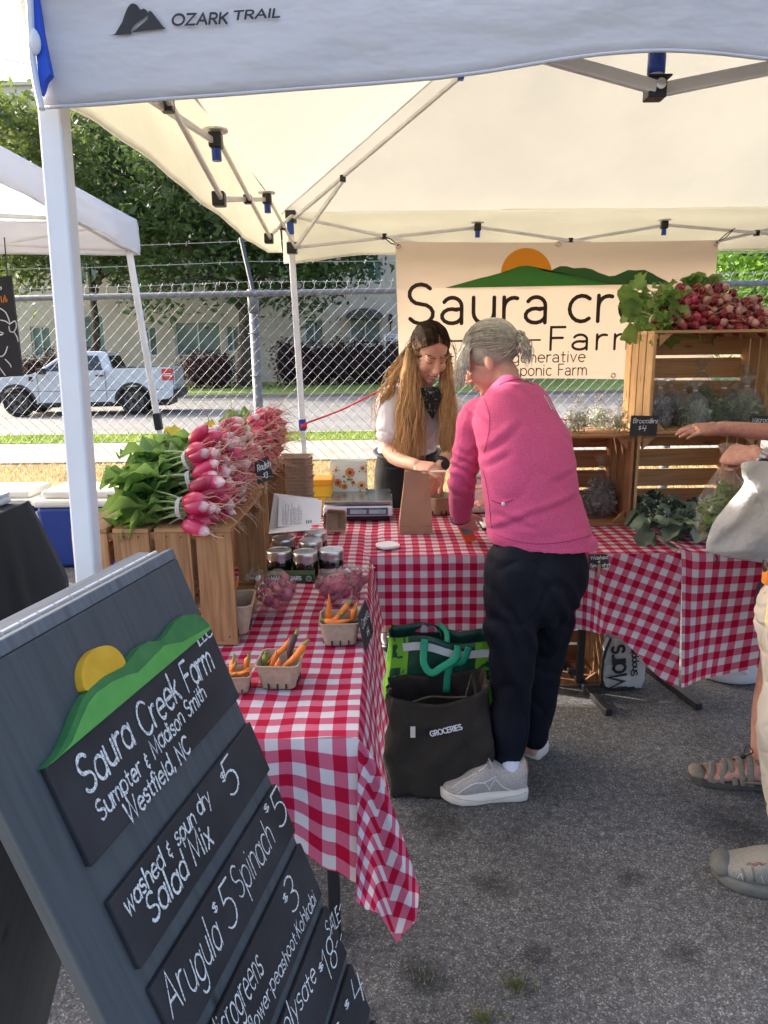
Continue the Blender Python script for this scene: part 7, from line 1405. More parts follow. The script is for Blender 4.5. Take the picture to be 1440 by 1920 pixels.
        if k==0:
            bs=bvh(up_)
            for nm,pts,r in (('overlay',[(858,1489),(872,1479),(884,1472),(898,1468),(910,1470),(918,1482),(924,1492)],.0038),('overlay',[(900,1470),(916,1464),(930,1456),(922,1472),(918,1482)],.003),('overlay',[(930,1462),(944,1476),(962,1482),(985,1478)],.0042),('overlay',[(846,1478),(862,1466),(880,1456),(894,1448)],.003),('eyelet_row',[(897,1446),(906,1440),(914,1432),(920,1428)],.0035)):
                P=[hitpx(bs,q_.x,q_.y,.0006) for q_ in cr(pts,4)]; P=[q_ for q_ in P if q_ is not None]
                if len(P)>2: MB().tube(P,r,5,flat=.5).build(nm,mSole,up_,smooth=True)
            P=[hitpx(bs,x,y,.001) for x,y in ((984,1462),(993,1466),(992,1482),(982,1480))]
            if all(q_ is not None for q_ in P): mb=MB(); mb.add(P,[(0,1,2,3)]); mb.build('reflective_patch',mat('white reflective patch',(.75,.75,.8),.3),up_)
            bo=bvh(so); P=[hitpx(bo,q_.x,q_.y,.0006) for q_ in cr([(842,1490),(870,1500),(910,1502),(945,1496),(975,1490),(994,1480)],4)]; P=[q_ for q_ in P if q_ is not None]
            if len(P)>2: MB().tube(P,.0016,4).build('sole_groove',mat('sole groove',(.36,.31,.26),.7),so)
        mb=MB(); limb(mb,[X(.2,0,.05),X(.17,0,.10),A_+V((0,0,.01))],[.038,.037,.036]); so_=mb.build('sock',mSock,g,smooth=True)
    # hair
    tie=hd.w(-.0,-.105,.012); hp=MB(); hp.ell(hd.w(0,-.016,.04),(.080*.98,.098*.98,.091*.98),hd.M,28,18)
    cap_=hp.build('hair',mHairGB,g,smooth=True)
    for p in list(cap_.data.vertices):
        q=hd.l(p.co)
        if q.y>.045 and q.z<.085 or q.z<-.035 and q.y>-.06: p.co=hd.w(q.x*.9,q.y*.86,q.z*.92)
    q=random.Random(2); mb=MB()
    def onskull(x,y,z,k=1.0):
        d=V((x,y,z)); d=V((d.x/.082,d.y/.10,d.z/.094)).normalized()*k; return hd.w(d.x*.082,d.y*.10-.016,d.z*.094+.04)
    for i in range(1100):
        a=q.uniform(-2.9,2.9); el=q.uniform(-.75,1.5); 
        st=V((math.sin(a)*.09*math.cos(el),math.cos(a)*.10*math.cos(el),math.sin(el)*.1)); 
        if st.y>.0 and st.z<.03 or st.y>-.03 and st.z<-.02: continue
        en=V((q.uniform(-.012,.012),-.1,-.025+q.uniform(-.02,.02))); L_=[]; kk0=q.uniform(1.0,1.03)
        for t in [j/10 for j in range(11)]: v=st.lerp(en,t*.97); kk=kk0+.03*math.sin(PI*t); p=onskull(v.x,v.y,v.z,kk); L_.append(p)
        mb.tube(L_,[.0008]+[.0014]*9+[.001],3)
    for i in range(260):     # loose ponytail tuft
        o=V((q.gauss(0,.012),0,q.gauss(0,.012))); b0=tie+hd.M@o; d1=hd.M@V((q.gauss(0,.35),-1.0,q.gauss(.15,.3))); pts=[b0,b0+d1*.020,b0+d1*.030+V((q.gauss(.006,.006),q.gauss(0,.006),-.016)),b0+d1*.026+V((q.gauss(.008,.008),q.gauss(0,.007),-.05+q.gauss(0,.010)))]; P=cr(pts,4); mb.tube(P,[.0015]*(len(P)-2)+[.0011,.0005],3)
    for i in range(420):      # strands falling beside the face
        s_=q.choice((-1,-1,-1,1)); st=V((s_*q.uniform(.03,.075),q.uniform(.03,.09),q.uniform(.02,.085))); p=onskull(st.x,st.y,st.z,1.03); d=hd.M@V((s_*.25,.55,-.2)); L_=q.uniform(.06,.125); pts=[p,p+d*.02+V((0,0,-.012)),p+d*.03+V((q.gauss(0,.006),q.gauss(0,.006),-L_*.6)),p+d*.03+V((q.gauss(-.004,.01),q.gauss(0,.01),-L_))]; P=cr(pts,3); mb.tube(P,[.0012]*(len(P)-1)+[.0004],3)
    mb.build('hair_strands',mHairG,cap_)
    mb=MB(); mb.tube([tie+hd.M@V((.017*math.cos(a),-.004,.017*math.sin(a))) for a in [2*PI*i/14 for i in range(15)]],.005,6,caps=False); mb.build('hair_tie',mDark,cap_)
    # wrist strap, phone in the hand
    mb=MB(); dW=(W1-E1).normalized(); x,y=frame_of(dW)
    for k,(o,tl) in enumerate(((.004,.35),(.012,-.3))): mb.tube([W1+dW*(o+tl*.03*math.cos(a))+x*.034*math.cos(a)+y*.034*math.sin(a) for a in [2*PI*i/18 for i in range(19)]],.0042,6,caps=False)
    mb.build('wrist_strap',mBlk,g)
    P=[PY(858,990,2.58),PY(880,988,2.60),PY(893,1014,2.575),PY(872,1019,2.55)]; n=(P[1]-P[0]).cross(P[3]-P[0]).normalized()*-.009; ph=empty('phone',P[0].lerp(P[2],.5),'phone in an orange case under the hand of the woman in pink','phone'); mb=MB(); mb.add(P+[p+n for p in P],[(0,1,2,3),(7,6,5,4)]+[(i,4+i,4+(i+1)%4,(i+1)%4) for i in range(4)]); mb.build('case',mat('orange case',(.62,.08,.02),.4),ph,bevel=.002)
    c=sum(P,V())/4; mb=MB(); pp=[c+(p-c)*.86-n*.12 for p in P]; pp=[P[0].lerp(P[3],.05),P[1].lerp(P[2],.05),P[1].lerp(P[2],.55),P[0].lerp(P[3],.55)]; mm=sum(pp,V())/4; pp=[mm+(p-mm)*.86-n*.15 for p in pp]; mb.add(pp,[(0,1,2,3)]); pp=[p+n*1.32 for p in pp]; mb.add(pp,[(3,2,1,0)]); mb.build('screen',mat('grey screen',(.16,.18,.2),.1),ph)
    # card and notes in the far hand
    mb=MB(); c=H2+V((-.02,-.03,-.01)); mb.obox(c,(V((1,.1,.3)),V((-.1,1,0)),V((-.3,0,1))),(.03,.0008,.018)); tag(mb.build('paper_slip',mPap),'white paper slip in the far hand of the woman in pink','paper slip')
    a=PY(906,970,2.80); mb=MB(); mb.box((a.x,2.80,ZT+.006),(a.x+.08,2.95,ZT+.02)); o=tag(mb.build('card_terminal',mWhite,bevel=.004),'white card terminal with black rim half hidden by the pink pullover','card terminal'); mb=MB(); mb.box((a.x-.004,2.796,ZT+.0055),(a.x+.084,2.954,ZT+.012)); mb.build('rim',mBlk,o,bevel=.002)
pinkwoman()
# ---------- young woman behind the table ----------
mTee=mat('white tee',(.66,.63,.66),.85,(.72,.69,.72),scale=200,bump=.4,bscale=9,bdist=.012); mJean=mat('black denim',(.014,.015,.017),.85,(.028,.029,.032),scale=160,bump=.4,bscale=14,bdist=.008)
def hairgrad(name,c1,c2,z0,z1):
    m=mat(name,c1,.6,island=.34,spec=.04); nt=m.node_tree; N=nt.nodes; L=nt.links; b=N['Principled BSDF']; g=N.new('ShaderNodeNewGeometry'); sp=N.new('ShaderNodeSeparateXYZ'); L.new(g.outputs['Position'],sp.inputs[0]); nz=N.new('ShaderNodeTexNoise'); nz.inputs['Scale'].default_value=25; ad=N.new('ShaderNodeMath'); ad.operation='MULTIPLY_ADD'; L.new(nz.outputs[0],ad.inputs[0]); ad.inputs[1].default_value=.12; L.new(sp.outputs[2],ad.inputs[2])
    mr=N.new('ShaderNodeMapRange'); mr.inputs[1].default_value=z0+.06; mr.inputs[2].default_value=z1+.06; L.new(ad.outputs[0],mr.inputs[0]); rp=N.new('ShaderNodeValToRGB'); rp.color_ramp.elements[0].color=(*c2,1); rp.color_ramp.elements[1].color=(*c1,1); L.new(mr.outputs[0],rp.inputs[0])
    hs=[n for n in N if n.bl_idname=='ShaderNodeHueSaturation'][0]; L.new(rp.outputs[0],hs.inputs['Color']); return m
mHairB=hairgrad('brown to honey hair',(.03,.018,.012),(.50,.315,.155),1.37,1.50)
def youngwoman():
    g=person('young woman with long wavy hair in white tee and black jeans behind the table',(.12,3.4,0))
    hd=Head(PY(806,661,3.14),(.30,-.80,-.52),(.16,-.42,.89),.97); sk=MB(); neck=PY(792,738,3.24); hd.add(sk,neck,.046)
    S1=PY(733,752,3.24);E1=PY(731,846,3.16);W1=PY(781,872,2.97);H1=PY(815,880,2.90)
    S2=PY(846,765,3.26);E2=PY(850,828,3.20);W2=PY(825,874,3.02)
    HC=PY(765,905,3.42); WA=PY(764,842,3.38); CH=PY(790,785,3.30); K=(.02,0,0)
    fx=V((.97,.1,.0)).normalized(); fy=V((-.1,.97,.2)).normalized()
    loft(sk,[(HC+V((0,.02,-.08)),fx*.15,fy*.10),(WA,fx*.11,fy*.085),(CH,fx*.14,fy*.09),(neck+V((0,.01,-.03)),fx*.10,fy*.06)],20)
    limb(sk,[S1,E1,W1],[.043,.036,.025]); limb(sk,[S2,E2,W2],[.043,.036,.025]); limb(sk,[S1,neck+V((0,.02,-.05)),S2],[.05,.06,.05])
    L1=HC+V((-.09,.02,-.1));R1=HC+V((.09,.02,-.1))
    for h,x in ((L1,-.1),(R1,.1)): limb(sk,[h,V((HC.x+x,3.45,.5)),V((HC.x+x,3.48,.09))],[.085,.055,.036]); limb(sk,[V((HC.x+x,3.48,.05)),V((HC.x+x+.0,3.34,.03))],[.036,.028])
    hand(sk,W1,(H1-W1),(-.25,-.45,.85),1,.42,.0,.9,thumb=(.7,.35),curls=[.28,.36,.5,.6]); hand(sk,W2,V((-.25,-.6,-.6)),(.6,-.5,.4),-1,.45,0,.9)
    b=sk.build('body',[mSkinA,mLip,mDk,mTeeth,mBrow],g,smooth=True); remesh(b,.0045,3); paint(b,hd.rules(smile=1))
    mb=MB(); loft(mb,[(WA+V((0,0,-.04)),fx*.142,fy*.11),(WA+V((0,0,.02)),fx*.142,fy*.11),(CH+V((0,0,-.06)),fx*.152,fy*.118),(CH+V((0,0,.03)),fx*.165,fy*.115),(neck+V((-.0,.03,-.045)),fx*.13,fy*.08),(neck+V((0,.02,-.015)),fx*.07,fy*.06)],32)
    limb(mb,[S1+V((.06,.02,.01)),S1,S1.lerp(E1,.35),S1.lerp(E1,.62)],[.07,.066,.066,.068]); limb(mb,[S2+V((-.06,.02,.01)),S2,S2.lerp(E2,.5),S2.lerp(E2,.85)],[.07,.065,.064,.066])
    cloth('tee',mb,mTee,g,.005,5,.005,(10,10,8),.5,lambda c,n:n*crease(c,9,.007,1.))
    mb=MB(); loft(mb,[(HC+V((0,.02,-.14)),fx*.175,fy*.125),(HC+V((0,.01,-.03)),fx*.172,fy*.125),(WA+V((0,0,-.035)),fx*.148,fy*.115),(WA+V((0,0,.0)),fx*.145,fy*.113)],30)
    for h,x in ((L1,-.1),(R1,.1)): limb(mb,[h,V((HC.x+x,3.45,.5)),V((HC.x+x,3.48,.1))],[.105,.085,.075])
    j=cloth('jeans',mb,mJean,g,.006,5,.003,(12,12,12)); mb=MB(); mb.tube([WA+V((0,0,-.012))+fx*(.150*math.cos(a))+fy*(.118*math.sin(a)) for a in [2*PI*i/30 for i in range(31)]],.016,8,caps=False,flat=.4); mb.build('belt',mBlk,j,smooth=True)
    mb=MB(); c=WA+V((-.07,-.122,-.075)); mb.tube(cr([c+V((-.045,.01,.01)),c,c+V((.05,.0,.018))],4),.003,5); mb.build('pocket_seam',mat('denim seam',(.05,.05,.055),.8),j)
    for x in (-.1,.1): shoe(g,V((HC.x+x,3.53,0)),V((HC.x+x,3.2,0)),.25,.09,.07,mBlk,mBlk,sole=.025)
    # scarf
    mS=mat('black paisley cotton',(.012,.015,.014),.85,(.2,.2,.18),scale=95,detail=1,lo=.6,hi=.66); mb=MB(); n0=neck+V((0,-.02,.0)); 
    P=[PY(788,728,3.10),PY(822,724,3.09),PY(829,742,3.085),PY(821,765,3.09),PY(812,787,3.10),PY(800,770,3.10),PY(794,748,3.10)]; n=len(P); mb.add(P+[p+V((.0,.02,0)) for p in P],[tuple(range(n)),tuple(range(2*n-1,n-1,-1))]+[(i,n+i,n+(i+1)%n,(i+1)%n) for i in range(n)]); mb.tube([neck+V((.066*math.cos(a),.06*math.sin(a)-.005,.0+.012*math.sin(a))) for a in [2*PI*i/20 for i in range(21)]],.014,8,caps=False); mb.ell(PY(806,735,3.085),(.022,.018,.018)); mb.build('neck_scarf',mS,g,smooth=True)
    # watch
    mb=MB(); d=(W2-E2).normalized(); x,y=frame_of(d); c=W2-d*.02; mb.tube([c+x*.030*math.cos(a)+y*.030*math.sin(a) for a in [2*PI*i/18 for i in range(19)]],.009,6,caps=False,flat=.5); mb.lathe([(.019,-.004),(.019,.006)],c+V((.012,-.03,.0)),16,V((.3,-.9,.2))); mb.build('watch',mBlk,g)
    # pen between the fingers
    mb=MB(); a_=PY(806,884,2.90); mb.tube([a_,PY(836,884,2.86)],.0042,8); tag(mb.build('folded_note',mat('pale note',(.6,.58,.52),.7)),'pale rolled note between the fingers of the young woman','banknote')
    # hair
    q=random.Random(6); hp=MB(); hp.ell(hd.w(0,-.018,.038),(.0785,.0965,.090),hd.M,28,18); cap_=hp.build('hair',mHairB,g,smooth=True)
    for p in cap_.data.vertices:
        l=hd.l(p.co)
        if l.y>.042 and l.z<.113-.6*abs(l.x): p.co=hd.w(l.x*.84,l.y*.78,l.z*.9)
    mb=MB()
    def sk_(x,y,z,k): d=V((x/.0785,y/.0965,z/.09)).normalized()*k; return hd.w(d.x*.0785,d.y*.0965-.018,d.z*.09+.038)
    for i in range(2500):
        s_=-1 if i%2 else 1       # hd.r points to her right
        u=q.uniform(-1.2,1.0); root=V((.004*s_,math.sin(u)*.097,math.cos(u)*.09)); yy=q.uniform(-.085,.02) if u<.6 else q.uniform(-.02,.028); low=V((s_*.08,yy*.9,-.03)); k=1.035+q.uniform(0,.035); pts=[]
        for t in [j/6 for j in range(7)]:
            v=root.lerp(low,t); v=V((v.x*(1+.35*math.sin(PI*t)),v.y,v.z)); pts.append(sk_(v.x,v.y,v.z,k+.01*math.sin(PI*t)))
        e=pts[-1]; img_left=(hd.r.x*s_<0)
        L_=q.uniform(.34,.46); outer=q.random()<.07
        if img_left: tx=PY(q.gauss(768,10),800,3.10+q.gauss(0,.025)) if not outer else PY(q.gauss(716,9),800,3.2)
        else: tx=PY(q.gauss(840,6),800,3.14+q.gauss(0,.03))
        zend=PY(780,q.uniform(835,872),3.1).z if not outer else PY(780,q.uniform(790,838),3.1).z; ph=5*noise.noise(V((tx.x*28,tx.y*20,s_*3)))+q.gauss(0,.8); am=q.uniform(.005,.010); N_=22; fq=17+q.gauss(0,1.2)
        for j in range(1,N_+1):
            t=j/N_; z=e.z+(zend-e.z)*t; s2=1-(1-t)**2.2; x=e.x+(tx.x-e.x)*s2+am*math.sin(t*fq+ph)*min(1,t*2); y=e.y+(tx.y-e.y)*s2*.9+am*.8*math.cos(t*fq+ph*1.3)*min(1,t*2); pts.append(V((x,y,z)))
        r=q.uniform(.0008,.0014); mb.tube(pts,[r]*(len(pts)-4)+[r*.9,r*.75,r*.5,r*.2],4)
    for s_ in (-1,1):        # the mass the loose strands lie on
        left=hd.r.x*s_<0; a=hd.w(s_*.074,-.03,.0); tx=PY(768 if left else 840,800,3.12 if left else 3.16); e=PY(770 if left else 838,838,3.12 if left else 3.15); hm=MB(); limb(hm,[a,a.lerp(tx,.4)+V((-.012 if left else .012,0,0)),tx,e],[.026,.034,.030,.010],6,18)
        ho=hm.build('hair_mass',mHairB,cap_,smooth=True)
        for v in ho.data.vertices: v.co+=V((noise.noise(V((v.co.x*40,v.co.y*40,v.co.z*9)))*.008,noise.noise(V((v.co.x*40+9,v.co.y*40,v.co.z*9)))*.006,0))
    for i in range(40):      # flyaways
        s_=q.choice((-1,1)); a=sk_(s_*.07,q.uniform(-.06,.03),q.uniform(-.03,.05),1.05); d=V((q.gauss(0,.02)+(-.02 if hd.r.x*s_<0 else .02),q.gauss(0,.015),-q.uniform(.05,.2))); mb.tube(cr([a,a+d*.5+V((q.gauss(0,.015),0,.01)),a+d],4),.0009,3)
    mb.build('hair_strands',mHairB,cap_)
youngwoman()
# ---------- two shoppers cut by the right edge ----------
mRedTop=mat('raspberry top',(.42,.02,.06),.85,(.48,.03,.08),scale=200,bump=.3,bscale=10,bdist=.01); mKhaki=mat('khaki cotton',(.50,.44,.36),.85,(.56,.5,.42),scale=9,bump=.4,bscale=8,bdist=.015); mYellow=mat('pale yellow shirt',(.66,.58,.30),.85,(.7,.62,.36),scale=9,bump=.3,bscale=9,bdist=.012); mShort=mat('navy shorts cloth',(.012,.014,.028),.85,(.018,.02,.036),scale=9)
mSandal=mat('taupe sandal strap',(.17,.145,.115),.75,(.22,.19,.155),scale=90,bump=.3); mSandSole=mat('sandal rubber',(.075,.07,.06),.8)
def shopper_red():
    g=person('shopper in red sleeve, navy shorts and sandals reaching towards the crates',(1.55,2.2,0)); sk=MB()
    A=PY(1424,1428,2.16); F0=PZ(1438,1490,0); Wr=PY(1352,803,2.60); El=V((1.60,2.46,Wr.z+.0)); Sh=V((1.62,2.28,1.36)); S2=V((1.70,2.0,1.36)); HCc=V((1.50,2.16,.92)); hd=Head((1.55,2.2,1.56),(-.8,.4,-.4),(-.2,.1,.95),1.0)
    hd.add(sk,(1.62,2.15,1.40)); fx=V((-.4,-.9,0)).normalized(); fy=V((-.9,.4,0)).normalized()
    loft(sk,[(HCc,fx*.15,fy*.1),(V((1.56,2.15,1.15)),fx*.14,fy*.1),(V((1.64,2.14,1.36)),fx*.16,fy*.09)],20)
    limb(sk,[Sh,El,Wr],[.048,.040,.0265]); limb(sk,[S2,V((1.72,1.95,1.1)),V((1.6,2.0,.9))],[.045,.038,.028])
    A2=V((1.62,1.98,.09)); limb(sk,[HCc+V((-.02,.09,-.1)),V((A.x+.08,2.22,.5)),V((A.x+.035,2.19,.30)),A+V((.012,0,0)),A+V((.01,0,-.06))],[.085,.058,.056,.040,.042]); limb(sk,[HCc+V((.06,-.09,-.1)),V((1.58,2.0,.5)),A2,A2+V((0,0,-.05))],[.085,.058,.04,.04])
    toe=PZ(1306,1462,0); heel=V((A.x+.075,A.y-.03,0)); 
    d=(V((toe.x,toe.y,0))-heel).normalized(); s_=V((d.y,-d.x,0)); FX=lambda t,x,h: heel+d*(t*.29)+s_*x+V((0,0,h))
    loft(sk,[(FX(.08,0,.045),s_*.030,V((0,0,.03))),(FX(.3,0,.055),s_*.034,V((0,0,.045))),(FX(.5,0,.05),s_*.038,V((0,0,.033))),(FX(.72,0,.037),s_*.044,V((0,0,.021))),(FX(.84,0,.032),s_*.042,V((0,0,.014)))],18)
    for k,(o,l) in enumerate(((.032,.10),(.014,.115),(-.003,.11),(-.018,.10),(-.032,.085))): limb(sk,[FX(.80,o,.032),FX(.80+l*.7,o*.95,.033),FX(.80+l*1.1,o*.9,.026)],[.011,.0095,.008],3,8)
    loft(sk,[(A2+V((.04,0,-.045)),fx*.03,V((0,0,.03))),(A2+V((-.15,0,-.06)),fx*.04,V((0,0,.018)))],14)
    hand(sk,Wr,PY(1290,806,2.60)-Wr,(.0,-.35,.95),1,.18,.0,1.0,thumb=(.85,.28),curls=[.22,.2,.22,.26])
    b=sk.build('body',[mSkinC,mLip,mDk,mTeeth,mBrow],g,smooth=True); remesh(b,.003,3); paint(b,hd.rules())
    mb=MB(); loft(mb,[(HCc+V((0,0,.02)),fx*.17,fy*.125),(V((1.56,2.15,1.15)),fx*.16,fy*.12),(V((1.63,2.14,1.36)),fx*.175,fy*.105),(V((1.63,2.15,1.42)),fx*.09,fy*.07)],30); cu=PY(1432,800,2.56); limb(mb,[Sh,V((1.64,2.42,1.24)),El+V((.0,.0,.01)),El.lerp(Wr,.42)],[.075,.066,.06,.052]); limb(mb,[S2,V((1.72,1.95,1.1)),V((1.64,1.98,.98))],[.075,.06,.05]); cloth('top',mb,mRedTop,g,.007,5,.005)
    mb=MB(); loft(mb,[(HCc+V((0,0,-.12)),fx*.18,fy*.13),(HCc+V((0,0,.08)),fx*.165,fy*.12)],26); sx=PY(1416,1165,2.2); limb(mb,[HCc+V((-.02,.09,-.1)),V((A.x+.09,2.23,.62)),V((A.x+.065,2.22,sx.z+.07))],[.11,.105,.098]); limb(mb,[HCc+V((.06,-.09,-.1)),V((1.58,2.0,.55))],[.11,.105]); cloth('shorts',mb,mShort,g,.007,4,.004)
    # sandal
    mb=MB(); ol=[(0,.028),(.1,.038),(.35,.036),(.6,.046),(.8,.05),(.93,.042),(1.02,.018)]; pl=[FX(t,x,0) for t,x in ol]+[FX(t,-x,0) for t,x in reversed(ol)]; n=len(pl); mb.add([p+V((0,0,.002)) for p in pl]+[p+V((0,0,.022+.008*((p-heel).dot(d)/.29>.85))) for p in pl],[tuple(range(n-1,-1,-1)),tuple(range(n,2*n))]+[(i,(i+1)%n,n+(i+1)%n,n+i) for i in range(n)]); so=mb.build('sandal_sole',mSandSole,g,bevel=.004)
    mb=MB(); 
    def strap(pts,r=.0105): mb.tube(cr([FX(*p) for p in pts],5),r,8,flat=.32,ref=tuple(d))
    def over(t0,t1,hh,w0=.044,w1=.044): strap([(t0,-w0,.024),(t0*.7+t1*.3,-.026,hh*.82),((t0+t1)/2,0,hh),(t0*.3+t1*.7,.026,hh*.82),(t1,w1,.024)])
    for a_,b_,h in ((.72,.60,.085),(.56,.70,.084),(.48,.56,.098),(.40,.44,.112),(.84,.74,.068),(.78,.9,.06)): over(a_,b_,h,.047,.047)
    strap([(.1,-.038,.03),(.05,-.034,.075),(-.01,0,.085),(.05,.034,.075),(.1,.038,.03)],.012); strap([(.05,.034,.07),(.2,.042,.085),(.36,.03,.112)],.012); strap([(.05,-.034,.07),(.2,-.044,.085),(.36,-.03,.112)],.012); strap([(.02,-.04,.035),(.25,-.047,.04),(.5,-.047,.035)],.014); strap([(.02,.04,.035),(.25,.047,.04),(.5,.047,.035)],.014)
    mb.build('sandal_straps',mSandal,so,smooth=True); mb=MB(); mb.ell(FX(.48,-.01,.112),(.010,.008,.009)); mb.tube(cr([FX(.48,-.01,.115),FX(.42,.02,.135),FX(.38,-.01,.13),FX(.48,-.01,.112)],4),.002,4); mb.build('cord_lock',mBlk,so)
    mb=MB(); mb.ell(FX(.95,0,.034),(.03,.042,.016),Matrix((d,s_,V((0,0,1)))).transposed()); mb.build('toe_bumper',mSandal,so,smooth=True)
    shoe(g,A2+V((.09,0,-.09)),A2+V((-.2,0,-.09)),.27,.095,.06,mSandSole,mSandal,sole=.022)
    mb=MB(); mb.ell(hd.w(0,-.02,.042),(.081,.098,.09),hd.M,20,14); mb.build('hair',mHairGB,g,smooth=True)
shopper_red()
def shopper_khaki():
    g=person('shopper in khaki trousers and hiking shoes holding a bag of greens',(1.2,1.7,0)); sk=MB()
    to=PZ(1338,1640,0); he=V((to.x+.265,to.y-.115,0)); A=he+(to-he).normalized()*.06+V((0,0,.10)); HCc=V((1.115,1.68,.90)); Wr=PY(1420,856,2.13); Hd=PY(1372,852,2.20); El=V((1.40,1.90,1.00)); Sh=V((1.26,1.72,1.33)); S2=V((1.20,1.40,1.33)); hd=Head((1.15,1.62,1.55),(-.6,.75,-.25),(-.1,.2,.95),1.02); hd.add(sk,(1.21,1.57,1.39))
    fx=V((-.5,-.85,0)).normalized(); fy=V((-.85,.5,0)).normalized()
    loft(sk,[(HCc,fx*.15,fy*.11),(V((1.17,1.60,1.13)),fx*.14,fy*.11),(V((1.22,1.57,1.33)),fx*.16,fy*.09)],20); limb(sk,[Sh,El,Wr],[.05,.042,.029]); limb(sk,[S2,V((1.25,1.33,1.08)),V((1.2,1.42,.9))],[.05,.042,.03])
    K=V((1.075,1.69,.48)); limb(sk,[HCc+V((-.06,.06,-.1)),K,A],[.085,.06,.042]); A2=V((1.36,1.46,.1)); limb(sk,[HCc+V((.08,-.08,-.1)),V((1.3,1.5,.5)),A2],[.085,.06,.042])
    hand(sk,Wr,Hd-Wr,(.05,-.80,.55),1,1.25,.0,1.08,thumb=(.8,.3),curls=[1.1,1.2,1.3,1.35])
    b=sk.build('body',[mSkinC,mLip,mDk,mTeeth,mBrow],g,smooth=True); remesh(b,.003,3); paint(b,hd.rules())
    mb=MB(); loft(mb,[(HCc+V((-.01,.0,-.14)),fx*.165,fy*.135),(HCc+V((0,0,.05)),fx*.16,fy*.125),(V((1.17,1.60,1.13)),fx*.155,fy*.12),(V((1.22,1.57,1.33)),fx*.175,fy*.10),(V((1.22,1.57,1.40)),fx*.09,fy*.07)],30); limb(mb,[Sh,Sh.lerp(El,.55)],[.078,.07]); limb(mb,[S2,V((1.24,1.35,1.2))],[.078,.07]); cloth('shirt',mb,mYellow,g,.007,5,.006)
    mb=MB(); loft(mb,[(HCc+V((-.01,0,-.15)),fx*.175,fy*.13),(HCc+V((0,0,.0)),fx*.165,fy*.125)],26); limb(mb,[HCc+V((-.05,.05,-.12)),K.lerp(HCc,.4)+V((-.0,0,-.05)),K,K.lerp(A,.5)+V((-.005,0,0)),A+V((.012,0,-.005))],[.11,.108,.10,.09,.082]); limb(mb,[HCc+V((.08,-.08,-.1)),V((1.3,1.5,.5)),A2],[.115,.095,.085]); t=cloth('trousers',mb,mKhaki,g,.005,4,.007,(9,9,6),.5,lambda c,n:n*(crease(c,7,.009,.7)+crease(c,12,.005,1.2)))
    mHik=mat('grey hiking mesh',(.17,.165,.15),.8,(.22,.21,.19),scale=200,bump=.5,bscale=350,bdist=.002); mHs=mat('hiking rubber',(.10,.10,.09),.8,(.13,.13,.115),scale=30)
    for k,(h_,t_) in enumerate(((he,to),(A2+V((.08,-.02,-.1)),A2+V((-.17,.1,-.1))))):
        X,so,up_=shoe(g,h_,t_,.295,.11,.092,mHs,mHik,sole=.034); mb=MB(); dd=(V(t_)-V(h_)).normalized(); s_=V((dd.y,-dd.x,0)); mb.ell(X(.915,0,.045),(.034,.050,.029),Matrix((dd,s_,V((0,0,1)))).transposed()); mb.build('toe_bumper',mHs,up_,smooth=True)
        if k==0:
            bs=bvh(up_); mP_=mat('pale stripe',(.55,.55,.52),.5); mL_=mat('maroon lace',(.14,.05,.045),.8)
            for nm,pts,r,m_ in (('stripe',[(1377,1655),(1383,1645),(1389,1638),(1393,1650),(1395,1664)],.0018,mP_),('stripe',[(1404,1666),(1406,1652),(1409,1642),(1417,1643),(1421,1655),(1424,1669)],.0018,mP_),('stripe',[(1427,1642),(1432,1656),(1438,1672)],.0018,mP_),('eyestay',[(1392,1628),(1396,1640),(1399,1662)],.0045,mHs),('eyestay',[(1412,1626),(1414,1640),(1416,1664)],.0045,mHs),('seam_line',[(1352,1630),(1362,1648),(1380,1668),(1410,1680),(1440,1686)],.002,mHs),('lace',[(1400,1622),(1408,1618),(1416,1622),(1424,1617),(1432,1621)],.0035,mL_),('lace',[(1402,1617),(1410,1622),(1418,1617),(1428,1622),(1436,1618)],.003,mL_)):
                P=[hitpx(bs,q_.x,q_.y,.001) for q_ in cr(pts,4)]; P=[q_ for q_ in P if q_ is not None]
                if len(P)>2: MB().tube(P,r,5,flat=.5).build(nm,m_,up_,smooth=True)
    # watch with metal links
    d=(Wr-El).normalized(); x,y=frame_of(d); c=Wr-d*.018; mb=MB()
    for i in range(16): a=2*PI*i/16; mb.obox(c+x*.034*math.cos(a)+y*.034*math.sin(a),(d,x*math.cos(a)+y*math.sin(a),y*math.cos(a)-x*math.sin(a)),(.009,.003,.0055))
    w_=mb.build('watch',mSteel,g,bevel=.0015); mb=MB(); fz=V((-.35,-.85,-.1)).normalized(); mb.lathe([(.022,-.004),(.024,.0),(.024,.008),(.020,.010)],c+fz*.032+V((0,0,-.012)),22,fz); mb.build('watch_face',mBlk,w_)
    mb=MB(); mb.ell(hd.w(0,-.02,.042),(.083,.10,.09),hd.M,20,14); mb.build('hair',mDk,g,smooth=True)
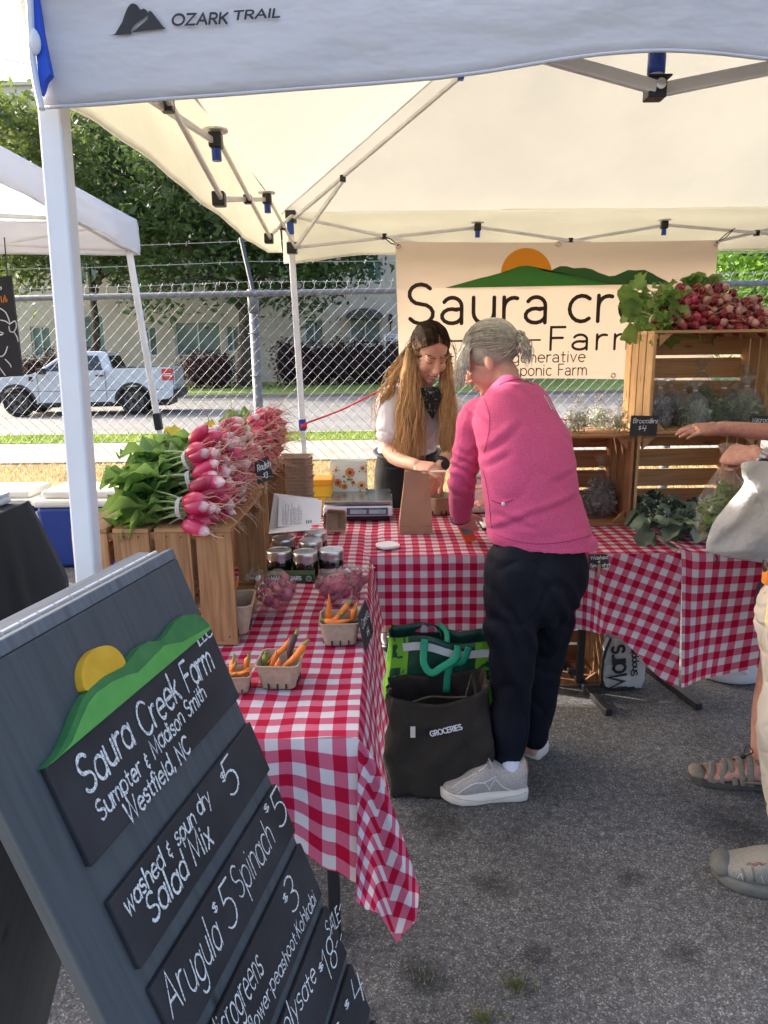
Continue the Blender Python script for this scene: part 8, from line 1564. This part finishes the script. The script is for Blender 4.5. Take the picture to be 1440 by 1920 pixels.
    op=PY(1438,1078,1.66); mb=MB(); mb.box((op.x-.012,1.64,op.z-.022),(op.x+.05,1.665,op.z+.02)); o=mb.build('belt_pouch',mat('orange nylon',(.7,.22,.03),.6),g,bevel=.006); mb=MB(); mb.tube(cr([PY(1434,1050,1.66),PY(1433,1062,1.655),PY(1436,1072,1.65)],3),.009,6,flat=.4); mb.build('strap',mBlk,o)
    # bag of greens hanging from the fist
    kn=PY(1372,868,2.205); bt=PY(1352,1012,2.22); h=kn.z-bt.z
    bag('greens_bag','bulging clear bag of green leaves hanging from the fist with the watch','bag',(PY(1355,960,2.22).x,2.22,kn.z-h),.078,h*1.0,mGr[4],91,None,(0,0,.4),mFilm,n=170,leafy=1.2)
    # white tote over the forearm
    mW=mat('white cotton tote',(.42,.40,.39),.9,(.49,.47,.455),scale=4,bump=1,bscale=8,bdist=.05); P=[(1391,868),(1396,905),(1362,948),(1335,985),(1324,1030),(1345,1040),(1385,1049),(1440,1056),(1500,1060),(1520,960),(1500,880),(1450,866)]
    gt=empty('white_tote',PY(1400,1040,2.10),'slack white cotton tote hanging over the forearm with the watch','tote bag'); c=PY(1430,960,2.06); mb=MB(); n=30
    bd=[PY(x,y,2.07) for x,y in P]; bd=cr(bd,5,True); m=len(bd); rings=[]
    NR=26
    for k in range(NR+1):
        t=k/NR; s_=math.sin(PI*t)**.8; off=-math.cos(PI*t)*.024
        for p in bd:
            v=c+(p-c)*s_; w_=(v.z-v.x*.8); f=(.012*math.sin(w_*38+3*noise.noise(V((v.x*5,v.z*5,1))))+.016*noise.noise(V((v.x*7-v.z*5,v.z*9+v.x*5,1)))-.010*max(0,1-5*abs(noise.noise(V((v.x*6+v.z*5,v.z*4,3))))))*min(1,(1-s_)*4+.1); mb.v.append(tuple(v+V((0,off+f,0))))
    for k in range(NR):
        for i in range(m): mb.f.append((k*m+i,k*m+(i+1)%m,(k+1)*m+(i+1)%m,(k+1)*m+i)); mb.u.append(None); mb.m.append(0)
    mb.build('cloth',mW,gt,smooth=True)
    mb=MB(); a=PY(1338,1046,2.05); mb.tube(cr([PY(1342,1040,2.04),PY(1345,1050,2.04),PY(1338,1056,2.045)],4),.0025,5); mb.build('drawstring',mBlk,gt)
shopper_khaki()
